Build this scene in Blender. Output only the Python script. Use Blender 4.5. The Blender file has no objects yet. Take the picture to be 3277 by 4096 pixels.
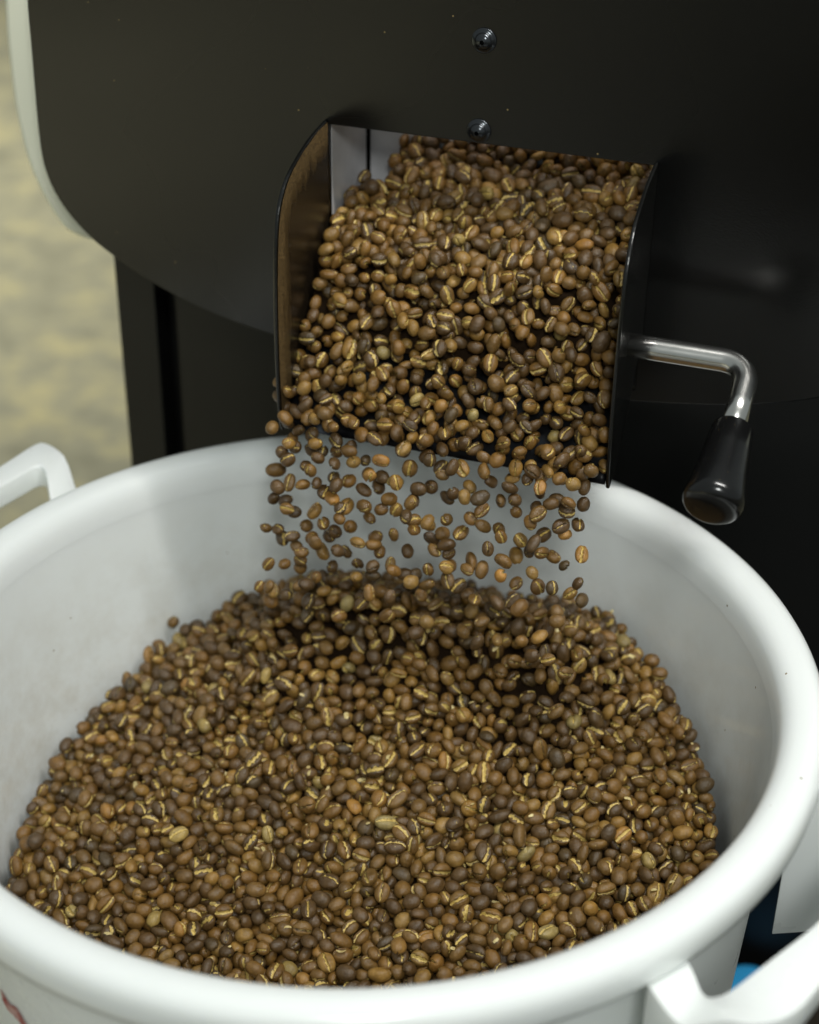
import bpy, bmesh, math, random, zlib, base64
import numpy as np
from mathutils import Vector, Matrix, Quaternion, noise

sc = bpy.context.scene
rnd = random.Random(11)
pi = math.pi

# ------------------------------------------------------------------ camera
CAM_LOC = Vector((0.028010, -0.688053, 0.510643))
PITCH, ROLL = 0.554474, 0.013615
fw = Vector((0, math.cos(PITCH), -math.sin(PITCH))); rt = Vector((1, 0, 0)); up = rt.cross(fw)
r2 = math.cos(ROLL)*rt + math.sin(ROLL)*up
u2 = -math.sin(ROLL)*rt + math.cos(ROLL)*up
cd = bpy.data.cameras.new('camera'); cam = bpy.data.objects.new('camera', cd)
sc.collection.objects.link(cam); sc.camera = cam
R = Matrix((r2, u2, -fw)).transposed()
cam.matrix_world = Matrix.Translation(CAM_LOC) @ R.to_4x4()
cd.sensor_fit = 'VERTICAL'; cd.sensor_height = 36; cd.sensor_width = 28.8
cd.lens = 60.0; cd.clip_start = .02; cd.clip_end = 60
cd.dof.use_dof = True; cd.dof.focus_distance = .872; cd.dof.aperture_fstop = 4.5
cd.dof.aperture_blades = 9

# ------------------------------------------------------------------ light
w = bpy.data.worlds.new('World'); sc.world = w; w.use_nodes = True
bg = w.node_tree.nodes['Background']
bg.inputs['Color'].default_value = (.90, 1.0, .99, 1); bg.inputs['Strength'].default_value = .30
sc.view_settings.view_transform = 'Standard'; sc.view_settings.look = 'None'
sc.view_settings.gamma = 1; sc.view_settings.exposure = 0
sc.cycles.use_denoising = True
sc.cycles.max_bounces = 8

def area(name, loc, target, sx, sy, power, col):
    l = bpy.data.lights.new(name, 'AREA'); l.shape = 'RECTANGLE'; l.size = sx; l.size_y = sy
    l.energy = power; l.color = col
    o = bpy.data.objects.new(name, l); sc.collection.objects.link(o); o.location = loc
    d = Vector(target) - Vector(loc)
    o.rotation_euler = d.to_track_quat('-Z', 'Y').to_euler()
    return o
# ------------------------------------------------------------------ frames
M = Vector((.066, .185, 0)); PSI = math.radians(18.5)
U = Vector((math.cos(PSI), -math.sin(PSI), 0)); N = Vector((-math.sin(PSI), -math.cos(PSI), 0))
def mw(u, o, z): return M + U*u + N*o + Vector((0, 0, z))
def tube_lamp(u_, o_, z_, L, W, power, col):
    l = bpy.data.lights.new('ceiling_tube', 'AREA'); l.shape = 'RECTANGLE'; l.size = L; l.size_y = W; l.energy = power; l.color = col
    o = bpy.data.objects.new('ceiling_tube', l); sc.collection.objects.link(o)
    o.matrix_world = Matrix.Translation(mw(u_, o_, z_)) @ Matrix.Rotation(-PSI, 4, 'Z')
tube_lamp(.42, .15, 1.04, .55, .05, 8.6, (1.0, .985, .95))
area('off_frame_light', (.12, -1.20, 1.08), (.03, .08, .05), .26, .26, 11.5, (.97, 1.0, .97))
o = area('off_frame_light', (-2.1, -1.35, 2.3), (-2.1, -1.35, -.6), .8, .8, 58, (1.0, 1.0, .95)); o.data.spread = math.radians(75)  # added downlight, brightens the floor mirrored in the left of the plate
o = area('off_frame_light', (-1.5, 2.2, 2.3), (-1.2, 2.2, -.6), .8, 2.2, 27, (1.0, .98, .84)); o.data.spread = math.radians(80)  # added downlight to brighten the floor behind the machine

# ------------------------------------------------------------------ materials
def mat(name, col, rough=.5, metal=0.0, spec=.5):
    m = bpy.data.materials.new(name); m.use_nodes = True
    b = m.node_tree.nodes['Principled BSDF']
    b.inputs['Base Color'].default_value = (*col, 1); b.inputs['Roughness'].default_value = rough
    b.inputs['Metallic'].default_value = metal; b.inputs['Specular IOR Level'].default_value = spec
    return m, m.node_tree, b
def nd(nt, typ, **kw):
    n = nt.nodes.new(typ)
    for k, v in kw.items():
        if k in n.inputs: n.inputs[k].default_value = v
        else: setattr(n, k, v)
    return n
def ramp(nt, fac, stops):
    r = nt.nodes.new('ShaderNodeValToRGB'); e = r.color_ramp.elements
    while len(e) < len(stops): e.new(.5)
    for x, (p, c) in zip(e, stops):
        x.position = p; x.color = (*c, 1) if len(c) == 3 else c
    nt.links.new(fac, r.inputs['Fac']); return r.outputs['Color']
def tex(nt, scale, detail=4, rough=.55, vec=None, dim='3D'):
    n = nd(nt, 'ShaderNodeTexNoise', Scale=scale, Detail=detail, Roughness=rough)
    if vec is None:
        tc = nt.nodes.new('ShaderNodeTexCoord'); vec = tc.outputs['Object']
    nt.links.new(vec, n.inputs['Vector']); return n.outputs['Fac']
def bump(nt, b, h, strength, dist):
    n = nd(nt, 'ShaderNodeBump', Strength=strength, Distance=dist)
    nt.links.new(h, n.inputs['Height']); nt.links.new(n.outputs['Normal'], b.inputs['Normal']); return n
def mixc(nt, fac, a, b):
    n = nt.nodes.new('ShaderNodeMix'); n.data_type = 'RGBA'
    for s, v in ((n.inputs[0], fac), (n.inputs[6], a), (n.inputs[7], b)):
        if isinstance(v, (int, float)): s.default_value = v
        elif isinstance(v, tuple): s.default_value = (*v, 1)
        else: nt.links.new(v, s)
    return n.outputs[2]

# black powder-coat of the roaster, with tiny pale dust specks
def black_paint(name, base, rough, dust=1.0, speck=.60, bumpy=.12, vs=170.0):
    m, nt, b = mat(name, base, rough)
    f1 = tex(nt, 3.0, 3)
    r = nd(nt, 'ShaderNodeMapRange', **{'From Min': .3, 'From Max': .7, 'To Min': rough-.04, 'To Max': rough+.08})
    nt.links.new(f1, r.inputs['Value']); nt.links.new(r.outputs[0], b.inputs['Roughness'])
    tc = nt.nodes.new('ShaderNodeTexCoord')
    v = nd(nt, 'ShaderNodeTexVoronoi', Scale=vs); nt.links.new(tc.outputs['Object'], v.inputs['Vector'])
    lt = nd(nt, 'ShaderNodeMath', operation='LESS_THAN'); lt.inputs[1].default_value = .085
    nt.links.new(v.outputs['Distance'], lt.inputs[0])
    sep = nt.nodes.new('ShaderNodeSeparateColor'); nt.links.new(v.outputs['Color'], sep.inputs[0])
    gt = nd(nt, 'ShaderNodeMath', operation='GREATER_THAN'); gt.inputs[1].default_value = 1-.055*dust
    nt.links.new(sep.outputs[0], gt.inputs[0])
    mu = nd(nt, 'ShaderNodeMath', operation='MULTIPLY'); nt.links.new(lt.outputs[0], mu.inputs[0]); nt.links.new(gt.outputs[0], mu.inputs[1])
    mu2 = nd(nt, 'ShaderNodeMath', operation='MULTIPLY'); nt.links.new(mu.outputs[0], mu2.inputs[0]); mu2.inputs[1].default_value = speck
    c = mixc(nt, mu2.outputs[0], base, (.30, .22, .09))
    nt.links.new(c, b.inputs['Base Color'])
    bump(nt, b, tex(nt, 900, 2), bumpy, .0003)
    return m
M_PLATE = black_paint('black_powder_coat', (.0012, .0012, .0011), .24)
M_CAB = black_paint('black_cabinet_paint', (.0012, .0012, .0011), .42, .6)
M_PANEL = black_paint('black_gloss_paint', (.004, .004, .0035), .22, 3.0, .35, .25)

# dusty inner face of the chute cheek, its lit front strip painted in
def dusty_lit():
    m, nt, b = mat('black_paint_with_dust_and_lit_edge', (.01, .008, .006), .3)
    at = nd(nt, 'ShaderNodeAttribute', attribute_name='uvo'); at.attribute_type = 'GEOMETRY'
    sp = nt.nodes.new('ShaderNodeSeparateXYZ'); nt.links.new(at.outputs['Vector'], sp.inputs[0])
    tc = nt.nodes.new('ShaderNodeTexCoord')
    mp = nd(nt, 'ShaderNodeMapping'); mp.inputs['Scale'].default_value = (1, 1, .16)
    nt.links.new(tc.outputs['Object'], mp.inputs['Vector'])
    st = tex(nt, 170, 4, .6, mp.outputs['Vector'])
    fine = tex(nt, 1100, 4, .7)
    # sp.x = distance behind the front edge (m), add noise, dusty and painted lighter toward the lit edge
    a = nd(nt, 'ShaderNodeMath', operation='MULTIPLY_ADD'); nt.links.new(st, a.inputs[0]); a.inputs[1].default_value = .024; nt.links.new(sp.outputs[0], a.inputs[2])
    r = nd(nt, 'ShaderNodeMapRange', **{'From Min': .020, 'From Max': .031, 'To Min': 1.0, 'To Max': .05})
    nt.links.new(a.outputs[0], r.inputs['Value'])
    r2_ = nd(nt, 'ShaderNodeMapRange', **{'From Min': .38, 'From Max': .62, 'To Min': .35, 'To Max': 1.0})
    nt.links.new(fine, r2_.inputs['Value'])
    mu = nd(nt, 'ShaderNodeMath', operation='MULTIPLY'); nt.links.new(r.outputs[0], mu.inputs[0]); nt.links.new(r2_.outputs[0], mu.inputs[1])
    dcol = ramp(nt, fine, [(.35, (.055, .032, .010)), (.65, (.21, .13, .042))])
    c = mixc(nt, mu.outputs[0], (.008, .006, .0045), dcol)
    nt.links.new(c, b.inputs['Base Color'])
    rr = nd(nt, 'ShaderNodeMapRange', **{'To Min': .22, 'To Max': .75}); nt.links.new(mu.outputs[0], rr.inputs['Value']); nt.links.new(rr.outputs[0], b.inputs['Roughness'])
    bump(nt, b, fine, .3, .0004)
    return m
M_DUST_LIT = dusty_lit()
def scuffed():
    m, nt, b = mat('scuffed_black_enamel', (.009, .010, .011), .36, 0, .12)
    tc = nt.nodes.new('ShaderNodeTexCoord')
    mp = nd(nt, 'ShaderNodeMapping'); mp.inputs['Scale'].default_value = (1, 1, 1)
    nt.links.new(tc.outputs['Object'], mp.inputs['Vector'])
    n1 = tex(nt, 42, 2, .5, mp.outputs['Vector'])
    nt.links.new(ramp(nt, n1, [(.54, (.0025, .0025, .003)), (.66, (.010, .012, .015)), (.76, (.06, .07, .085))]), b.inputs['Base Color'])
    bump(nt, b, n1, .5, .002)
    return m
M_SCUFF = scuffed()

def plastic(name='white_polyethylene', rl=.26):
    m, nt, b = mat(name, (.72, .76, .74), .34)
    b.inputs['Subsurface Weight'].default_value = .25
    b.inputs['Subsurface Radius'].default_value = (1.0, 1.0, .9); b.inputs['Subsurface Scale'].default_value = .018
    n = tex(nt, 9, 4)
    nt.links.new(ramp(nt, n, [(.3, (.80, .83, .81)), (.7, (.83, .86, .84))]), b.inputs['Base Color'])
    r = nd(nt, 'ShaderNodeMapRange', **{'From Min': .3, 'From Max': .7, 'To Min': rl, 'To Max': rl+.10})
    nt.links.new(tex(nt, 22, 5), r.inputs['Value']); nt.links.new(r.outputs[0], b.inputs['Roughness'])
    if rl < .2:
        tz = nt.nodes.new('ShaderNodeTexCoord'); sz = nt.nodes.new('ShaderNodeSeparateXYZ'); nt.links.new(tz.outputs['Object'], sz.inputs[0])
        mz = nd(nt, 'ShaderNodeMapRange', **{'From Min': -.015, 'From Max': -.12}); nt.links.new(sz.outputs[2], mz.inputs['Value'])
        n5 = nd(nt, 'ShaderNodeMapRange', **{'From Min': .40, 'From Max': .75, 'To Max': .40}); nt.links.new(tex(nt, 45, 6, .7), n5.inputs['Value'])
        m5 = nd(nt, 'ShaderNodeMath', operation='MULTIPLY'); nt.links.new(mz.outputs[0], m5.inputs[0]); nt.links.new(n5.outputs[0], m5.inputs[1])
        nt.links.new(mixc(nt, m5.outputs[0], b.inputs['Base Color'].links[0].from_socket, (.42, .35, .23)), b.inputs['Base Color'])
    # sparse dust specks
    tc = nt.nodes.new('ShaderNodeTexCoord')
    v = nd(nt, 'ShaderNodeTexVoronoi', Scale=120.0); nt.links.new(tc.outputs['Object'], v.inputs['Vector'])
    lt = nd(nt, 'ShaderNodeMath', operation='LESS_THAN'); lt.inputs[1].default_value = .075; nt.links.new(v.outputs['Distance'], lt.inputs[0])
    sep = nt.nodes.new('ShaderNodeSeparateColor'); nt.links.new(v.outputs['Color'], sep.inputs[0])
    gt = nd(nt, 'ShaderNodeMath', operation='GREATER_THAN'); gt.inputs[1].default_value = .93; nt.links.new(sep.outputs[0], gt.inputs[0])
    mu = nd(nt, 'ShaderNodeMath', operation='MULTIPLY'); nt.links.new(lt.outputs[0], mu.inputs[0]); nt.links.new(gt.outputs[0], mu.inputs[1])
    src = b.inputs['Base Color'].links[0].from_socket
    nt.links.new(mixc(nt, mu.outputs[0], src, (.25, .19, .10)), b.inputs['Base Color'])
    bump(nt, b, tex(nt, 260, 3), .06, .0006)
    return m
M_TUB = plastic(); M_TUBIN = plastic('glossy_white_polyethylene', .13)
M_STEEL, nt, b = mat('brushed_stainless', (.62, .61, .58), .22, 1.0)
mp = nd(nt, 'ShaderNodeMapping'); tc = nt.nodes.new('ShaderNodeTexCoord'); mp.inputs['Scale'].default_value = (.05, 1, 1)
nt.links.new(tc.outputs['Object'], mp.inputs['Vector'])
sn = tex(nt, 900, 3, .6, mp.outputs['Vector'])
r = nd(nt, 'ShaderNodeMapRange', **{'To Min': .20, 'To Max': .27}); nt.links.new(sn, r.inputs['Value']); nt.links.new(r.outputs[0], b.inputs['Roughness'])
bump(nt, b, sn, .02, .0002)
M_SHEET, nt, b = mat('drum_sheet_steel', (.7, .7, .72), .45, .5)
nt.links.new(ramp(nt, tex(nt, 40, 4), [(.3, (.60, .60, .61)), (.7, (.76, .76, .78))]), b.inputs['Base Color'])
M_SCREW, nt, b = mat('blackened_steel', (.055, .06, .065), .2, .85)
M_GRIP = black_paint('black_bakelite', (.004, .004, .004), .20, 5.0, .6, .02, 620.0)
M_CREAM, nt, b = mat('cream_enamel', (.86, .87, .72), .5)
M_BLUE, nt, b = mat('blue_plastic', (.03, .30, .60), .4)
M_RED, nt, b = mat('red_marker_ink', (.36, .055, .05), .6)
nt.links.new(ramp(nt, tex(nt, 160, 4), [(.42, (.33, .05, .045)), (.62, (.55, .34, .31))]), b.inputs['Base Color'])
M_CARD, nt, b = mat('brown_cardboard', (.10, .062, .03), .8)
M_CART, nt, b = mat('dark_cart_top', (.016, .013, .009), .65, 0, .2)
nt.links.new(ramp(nt, tex(nt, 14, 5), [(.4, (.010, .008, .006)), (.7, (.034, .026, .015))]), b.inputs['Base Color'])
M_FLOOR, nt, b = mat('mottled_concrete', (.3, .28, .17), .75)
nt.links.new(ramp(nt, tex(nt, 17, 6, .68), [(.30, (.18, .17, .115)), (.49, (.275, .26, .185)), (.62, (.40, .355, .20))]), b.inputs['Base Color'])
bump(nt, b, tex(nt, 60, 5), .3, .004)

# ------------------------------------------------------------------ object helpers
def link(name, me, m, parent=None, smooth=False, **props):
    o = bpy.data.objects.new(name, me); sc.collection.objects.link(o)
    if m is not None and not me.materials: me.materials.append(m)
    if smooth:
        for p in me.polygons: p.use_smooth = True
    if parent is not None:
        o.parent = parent
        o.matrix_parent_inverse = parent.matrix_world.inverted()
    for k, v in props.items(): o[k] = v
    return o
def empty(name, loc, **props):
    o = bpy.data.objects.new(name, None); sc.collection.objects.link(o); o.location = loc
    o.empty_display_size = .02
    o.matrix_world = Matrix.Translation(Vector(loc))
    for k, v in props.items(): o[k] = v
    return o
def child_empty(name, parent):
    o = bpy.data.objects.new(name, None); sc.collection.objects.link(o); o.parent = parent
    o.matrix_parent_inverse = parent.matrix_world.inverted(); o.empty_display_size = .01
    return o
def mesh(name, v, f):
    me = bpy.data.meshes.new(name); me.from_pydata([tuple(x) for x in v], [], f); me.update(); return me
def bevel_mesh(me, width, seg=3, angle=35):
    bm = bmesh.new(); bm.from_mesh(me)
    bmesh.ops.recalc_face_normals(bm, faces=bm.faces)
    ed = [e for e in bm.edges if len(e.link_faces) == 2 and e.calc_face_angle(0) > math.radians(angle)]
    bmesh.ops.bevel(bm, geom=ed, offset=width, segments=seg, profile=.5, affect='EDGES', clamp_overlap=True)
    bm.to_mesh(me); bm.free(); return me
def box(x0, x1, y0, y1, z0, z1, f=None):
    v = [(x, y, z) for x in (x0, x1) for y in (y0, y1) for z in (z0, z1)]
    if f: v = [f(*p) for p in v]
    return v, [(0, 1, 3, 2), (4, 6, 7, 5), (0, 4, 5, 1), (2, 3, 7, 6), (0, 2, 6, 4), (1, 5, 7, 3)]
def mbox(name, x0, x1, y0, y1, z0, z1, bev=.001):
    me = mesh(name, *box(x0, x1, y0, y1, z0, z1, mw))
    return bevel_mesh(me, bev, 2)
def slab(name, pts, thick_fn, bev=.0006, seg=2):
    """pts: outline as world points; thick_fn: world offset vector; both faces and the edge."""
    n = len(pts); T = thick_fn
    v = [tuple(p) for p in pts] + [tuple(p + T) for p in pts]
    f = [tuple(range(n)), tuple(range(2*n-1, n-1, -1))] + [(i, (i+1) % n, n+(i+1) % n, n+i) for i in range(n)]
    me = mesh(name, v, f)
    bm = bmesh.new(); bm.from_mesh(me); bmesh.ops.recalc_face_normals(bm, faces=bm.faces)
    if bev:
        ed = [e for e in bm.edges if len(e.link_faces) == 2 and e.calc_face_angle(0) > math.radians(50)]
        bmesh.ops.bevel(bm, geom=ed, offset=bev, segments=seg, profile=.5, affect='EDGES', clamp_overlap=True)
    bm.to_mesh(me); bm.free(); return me
def smooth_pts(P, n=6):
    """Catmull-Rom through 2-D points (open)."""
    out = []
    for i in range(len(P)-1):
        p0 = P[max(0, i-1)]; p1 = P[i]; p2 = P[i+1]; p3 = P[min(len(P)-1, i+2)]
        for k in range(n):
            t = k/n
            out.append(tuple(.5*((2*p1[j]) + (-p0[j]+p2[j])*t + (2*p0[j]-5*p1[j]+4*p2[j]-p3[j])*t*t + (-p0[j]+3*p1[j]-3*p2[j]+p3[j])*t**3) for j in range(2)))
    out.append(P[-1]); return out
def tube(path, rad, seg=28, caps=True):
    """path: world Vectors, rad: list of radii; one swept surface."""
    v = []; f = []; n = len(path); ref = None
    for i, p in enumerate(path):
        t = (path[min(n-1, i+1)] - path[max(0, i-1)]).normalized()
        if ref is None: ref = t.orthogonal().normalized()
        a = (ref - t*ref.dot(t)).normalized(); ref = a; b_ = t.cross(a)
        for k in range(seg):
            an = 2*pi*k/seg; v.append(p + (a*math.cos(an) + b_*math.sin(an))*rad[i])
    for i in range(n-1):
        for k in range(seg):
            f.append((i*seg+k, i*seg+(k+1) % seg, (i+1)*seg+(k+1) % seg, (i+1)*seg+k))
    if caps: f += [tuple(range(seg-1, -1, -1)), tuple(range((n-1)*seg, n*seg))]
    return v, f

# ================================================================== floor and surroundings
FZ = -.62
me = mesh('floor', [(-8, -8, FZ), (8, -8, FZ), (8, 10, FZ), (-8, 10, FZ)], [(0, 1, 2, 3)])
link('floor', me, M_FLOOR, kind='structure')

# ================================================================== roaster
roaster = empty('coffee_roaster', mw(0, -.07, FZ), category='coffee roaster',
    label='large black coffee roaster with rounded front plate pouring beans into the white tub')
# front plate with the discharge opening cut out
half = [(.0, .0575), (.06, .0598), (.125, .0667), (.165, .0745), (.198, .0858), (.2284, .1017), (.2462, .1143), (.2603, .1303), (.2685, .1480), (.2710, .170), (.2700, .22), (.2685, .26), (.2610, .298), (.240, .320), (.20, .329), (.15, .330)]
hs = smooth_pts(half, 5)
outl = hs + [(-a, b_) for a, b_ in reversed(hs[1:])]
OPEN = [(-.0902, .0700), (.0907, .0700), (.0907, .2000), (-.0902, .2000)]
def curve_plate(name, outer, hole, o_front, thick, bev):
    cu = bpy.data.curves.new(name, 'CURVE'); cu.dimensions = '2D'; cu.fill_mode = 'BOTH'
    for L in [outer] + ([hole] if hole else []):
        s = cu.splines.new('POLY'); s.points.add(len(L)-1)
        for p, (a, b_) in zip(s.points, L): p.co = (a, b_, 0, 1)
        s.use_cyclic_u = True
    cu.extrude = thick/2 - bev; cu.bevel_depth = bev; cu.bevel_resolution = 2; cu.offset = -bev
    tmp = bpy.data.objects.new('tmp', cu); sc.collection.objects.link(tmp)
    dg = bpy.context.evaluated_depsgraph_get()
    me = bpy.data.meshes.new_from_object(tmp.evaluated_get(dg)); bpy.data.objects.remove(tmp)
    for v in me.vertices:
        a, b_, c = v.co; v.co = mw(a, o_front - thick/2 + c, b_)
    me.name = name; me.materials.clear()
    return me
me = curve_plate('face_plate', outl, OPEN, 0.0, .006, .0009)
link('face_plate', me, M_PLATE, roaster)
# cream drum housing behind the plate, a little larger than it
hh = smooth_pts([(0, .072), (.12, .074), (.20, .078), (.2565, .0835), (.285, .088), (.296, .098), (.307, .118), (.314, .142), (.3175, .18), (.315, .24), (.300, .290), (.262, .318)], 5)
outh = hh + [(-a, b_) for a, b_ in reversed(hh[1:])]
HOLE = [(-.100, .085), (.100, .085), (.100, .24), (-.100, .24)]
me = curve_plate('drum_housing', outh, HOLE, -.050, .030, .004)
link('drum_housing', me, M_CREAM, roaster)
# drum barrel joining plate and housing
for nm, a, b2, mm in (('drum_barrel', -.0062, -.050, M_PLATE),):
    sc_ = lambda q: (q[0]*.93, q[1] + (.02 if q[1] < .2 else -.02))
    P = [sc_(q) for q in outl]; n = len(P)
    v = [mw(x, a, z) for x, z in P] + [mw(x, b2, z) for x, z in P]
    link(nm, mesh(nm, v, [(i, (i+1) % n, n+(i+1) % n, n+i) for i in range(n)]), mm, roaster)
# machine base: post, recessed seam, cabinet panel
link('base_post', mbox('base_post', -.2680, -.2400, -.34, -.070, FZ, .085), M_CAB, roaster)
link('base_seam', mbox('base_seam', -.2400, -.2283, -.34, -.088, FZ, .085), M_CAB, roaster)
link('base_panel', mbox('base_panel', -.2283, .30, -.34, -.074, FZ, .0790, .0015), M_CAB, roaster)
link('body_shell', mbox('body_shell', -.25, .25, -.34, -.0815, .0792, .318), M_CAB, roaster)

# button-head screws
def screw(u_, z_):
    prof = [(0, .0036), (.0012, .0035), (.0026, .0031), (.0038, .0024), (.0045, .0013), (.0048, .0), (.0062, .0), (.0066, -.0002), (.0066, -.0012)]
    hexr = .0016
    v = []; f = []; seg = 24
    for r_, h in prof[1:]:
        for k in range(seg):
            an = 2*pi*k/seg
            v.append(mw(u_ + r_*math.cos(an), h + .0010, z_ + r_*math.sin(an)))
    nr = len(prof)-1
    for i in range(nr-1):
        for k in range(seg): f.append((i*seg+k, (i+1)*seg+k, (i+1)*seg+(k+1) % seg, i*seg+(k+1) % seg))
    # hex socket
    b0 = len(v)
    for k in range(seg):
        an = 2*pi*k/seg; rr = .0017*math.cos(pi/6)/math.cos(((an + pi/6) % (pi/3)) - pi/6)
        v.append(mw(u_ + rr*math.cos(an), .0044, z_ + rr*math.sin(an)))
    for k in range(seg):
        p = b0+k; q = v[p]; v.append(q - N*.0022)
    for k in range(seg):
        k2 = (k+1) % seg
        f.append((k, b0+k, b0+k2, k2)); f.append((b0+k, b0+seg+k, b0+seg+k2, b0+k2))
    f.append(tuple(b0+seg+k for k in range(seg)))
    o = link('screw', mesh('screw', v, f), M_SCREW, roaster, True)
screw(-.0030, .2552); screw(-.0042, .2070)

# ---- recess behind the opening
rec = child_empty('discharge_recess', roaster)
def quad(name, P, m, parent, t=None):
    me = mesh(name, P, [tuple(range(len(P)))]); return link(name, me, m, parent)
link('recess_side', mbox('recess_side', -.0940, -.0904, -.062, -.0065, .075, .232, .0004), M_SHEET, rec)
link('recess_side', mbox('recess_side', .0909, .0940, -.062, -.0065, .075, .232, .0004), M_SHEET, rec)
link('recess_back', mbox('recess_back', -.0890, .0909, -.0700, -.0645, .075, .232, .0004), M_SHEET, rec)
link('recess_ceiling', mbox('recess_ceiling', -.0940, .0940, -.0700, -.0065, .2325, .236, .0004), M_SHEET, rec)
l = bpy.data.lights.new('drum_lamp', 'AREA'); l.shape = 'RECTANGLE'; l.size = .15; l.size_y = .02; l.energy = .010; l.color = (1, .93, .86); l.spread = math.radians(80)
lo = bpy.data.objects.new('drum_lamp', l); sc.collection.objects.link(lo)
lo.matrix_world = Matrix((( U.x, -N.x, 0, 0), (U.y, -N.y, 0, 0), (U.z, 0, 1, 0), (0, 0, 0, 1))) if False else Matrix.Translation(mw(0, -.050, .2305)) @ Matrix.Rotation(-PSI, 4, 'Z')
lo.parent = roaster; lo.matrix_parent_inverse = roaster.matrix_world.inverted()

# ---- chute: two cheeks, floor
chute = child_empty('chute', roaster)
OP = smooth_pts([(.0005, .2025), (.020, .2012), (.035, .1990), (.055, .1935), (.067, .1870), (.0755, .1765), (.0800, .1600), (.0826, .1340), (.0834, .1000), (.0822, .070), (.0800, .0560)], 4)
LOW = [(.0772, .0500), (.055, .0560), (.0005, .1010)]
def cheek(name, ub, splay, inward, m):
    P = [mw(ub + splay*o, o, z) for o, z in OP + LOW]
    T = U*(-.0022 if inward > 0 else .0022)
    me = slab(name, P, T, .0008, 3)
    at = me.attributes.new('uvo', 'FLOAT_VECTOR', 'POINT')
    ed = [mw(ub + splay*o, o, z) for o, z in OP]
    for i, vv in enumerate(me.vertices):
        p = Vector(vv.co); rel = p - M; o_ = rel.dot(N)
        # distance to the curved front edge
        d = min((math.hypot(o_-a, p.z-b_) for a, b_ in OP))
        at.data[i].vector = (d, 0, 0)
    return me
def cheek_grid(name, ub, splay):
    """thin inner skin carrying the dust and lit-strip attribute on a fine grid"""
    v = []; f = []; at = []
    rows = 40
    zs = [.052 + (.2015-.052)*i/rows for i in range(rows+1)]
    def omax(z):
        best = 0
        for i in range(len(OP)-1):
            (a, b_), (c, d) = OP[i], OP[i+1]
            if min(b_, d) <= z <= max(b_, d) and b_ != d: best = max(best, a + (c-a)*(z-b_)/(d-b_))
        return best
    cols = 16
    for z in zs:
        om = max(.001, omax(z)-.0011); o0 = max(.0008, .0772 - (z-.050)*1.36)
        o0 = min(o0, om-.0005)
        for j in range(cols+1):
            o = o0 + (om-o0)*j/cols
            v.append(mw(ub + splay*o + .0003, o, z)); at.append(min(math.hypot(o-a, z-b_) for a, b_ in OP))
    for i in range(rows):
        for j in range(cols):
            a = i*(cols+1)+j; f.append((a, a+1, a+cols+2, a+cols+1))
    me = mesh(name, v, f); A = me.attributes.new('uvo', 'FLOAT_VECTOR', 'POINT')
    for i, d in enumerate(at): A.data[i].vector = (d, 0, 0)
    return me
link('side_cheek', cheek('side_cheek', -.0902, .03, 1, M_PANEL), M_PANEL, chute, label='left cheek of the chute, its inner face brown with chaff dust and a painted lit strip')
link('dust_and_lit_strip', cheek_grid('dust_and_lit_strip', -.0902, .03), M_DUST_LIT, chute)  # chaff dust plus the light along the front edge, painted as colour
link('side_cheek', cheek('side_cheek', .0907, .045, -1, M_PANEL), M_PANEL, chute)
# floor of the chute with a slightly rippled lip
v = []; f = []; nu, no = 60, 26
for j in range(no+1):
    o = -.030 + .1092*j/no
    for i in range(nu+1):
        uu = -.0898 + (.1803 + .045*max(0, o))*i/nu + .03*max(0, o)*(1-i/nu)
        z = .0485 + (.0845-o)*math.tan(math.radians(42))
        z += .0011*noise.noise(Vector((uu*60, o*90, 3))) * (1 if j < no else .4)
        if o > .070: z += .0
        v.append(mw(uu, o, z))
for j in range(no):
    for i in range(nu):
        a = j*(nu+1)+i; f.append((a, a+1, a+nu+2, a+nu+1))
me = mesh('chute_floor', v, f)
bm = bmesh.new(); bm.from_mesh(me); bmesh.ops.recalc_face_normals(bm, faces=bm.faces)
g = bmesh.ops.solidify(bm, geom=bm.faces[:], thickness=.0018); bm.to_mesh(me); bm.free()
link('chute_floor', me, M_SCUFF, chute, True)

# ---- gate lever: steel rod with bakelite grip
def lev(u_, o, z): return mw(u_, o, z)
path = [lev(.0930, .0505, .1215)]
ub = .1575; Rb = .014
path.append(lev(.11, .0505, .1215)); path.append(lev(.13, .0505, .1214))
gd = Vector((0, .926, -.378))     # (u,o,z) direction of the grip arm
for k in range(0, 11):
    a = k/10*pi/2
    c = Vector((ub-Rb, .0505, .1213))
    q = c + Vector((Rb*math.sin(a), 0, 0)) + gd*(Rb*(1-math.cos(a)))
    path.append(lev(*q))
c = Vector((ub, .0505, .1213)) + gd*Rb
end = c + gd*.031
path += [lev(*(c + gd*.012)), lev(*end)]
v, f = tube(path, [.0062]*len(path), 32)
rod = link('gate_lever', mesh('gate_lever', v, f), M_STEEL, roaster, True)
gp = []; gr = []
for t, r_ in ((0, .0), (0, .0070), (.0006, .0082), (.0020, .0088), (.020, .0109), (.040, .0132), (.0545, .0148), (.0575, .0149), (.0600, .0146), (.0622, .0136), (.0640, .0120), (.0652, .0095), (.0660, .0062), (.0664, .0030), (.0665, .0004)):
    if r_ == 0: continue
    gp.append(lev(*(end - gd*.002 + gd*t*.80))); gr.append(r_ + max(0, .0018*(1-t/.04)))
v, f = tube(gp, gr, 40)
link('grip', mesh('grip', v, f), M_GRIP, rod, True)
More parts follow.
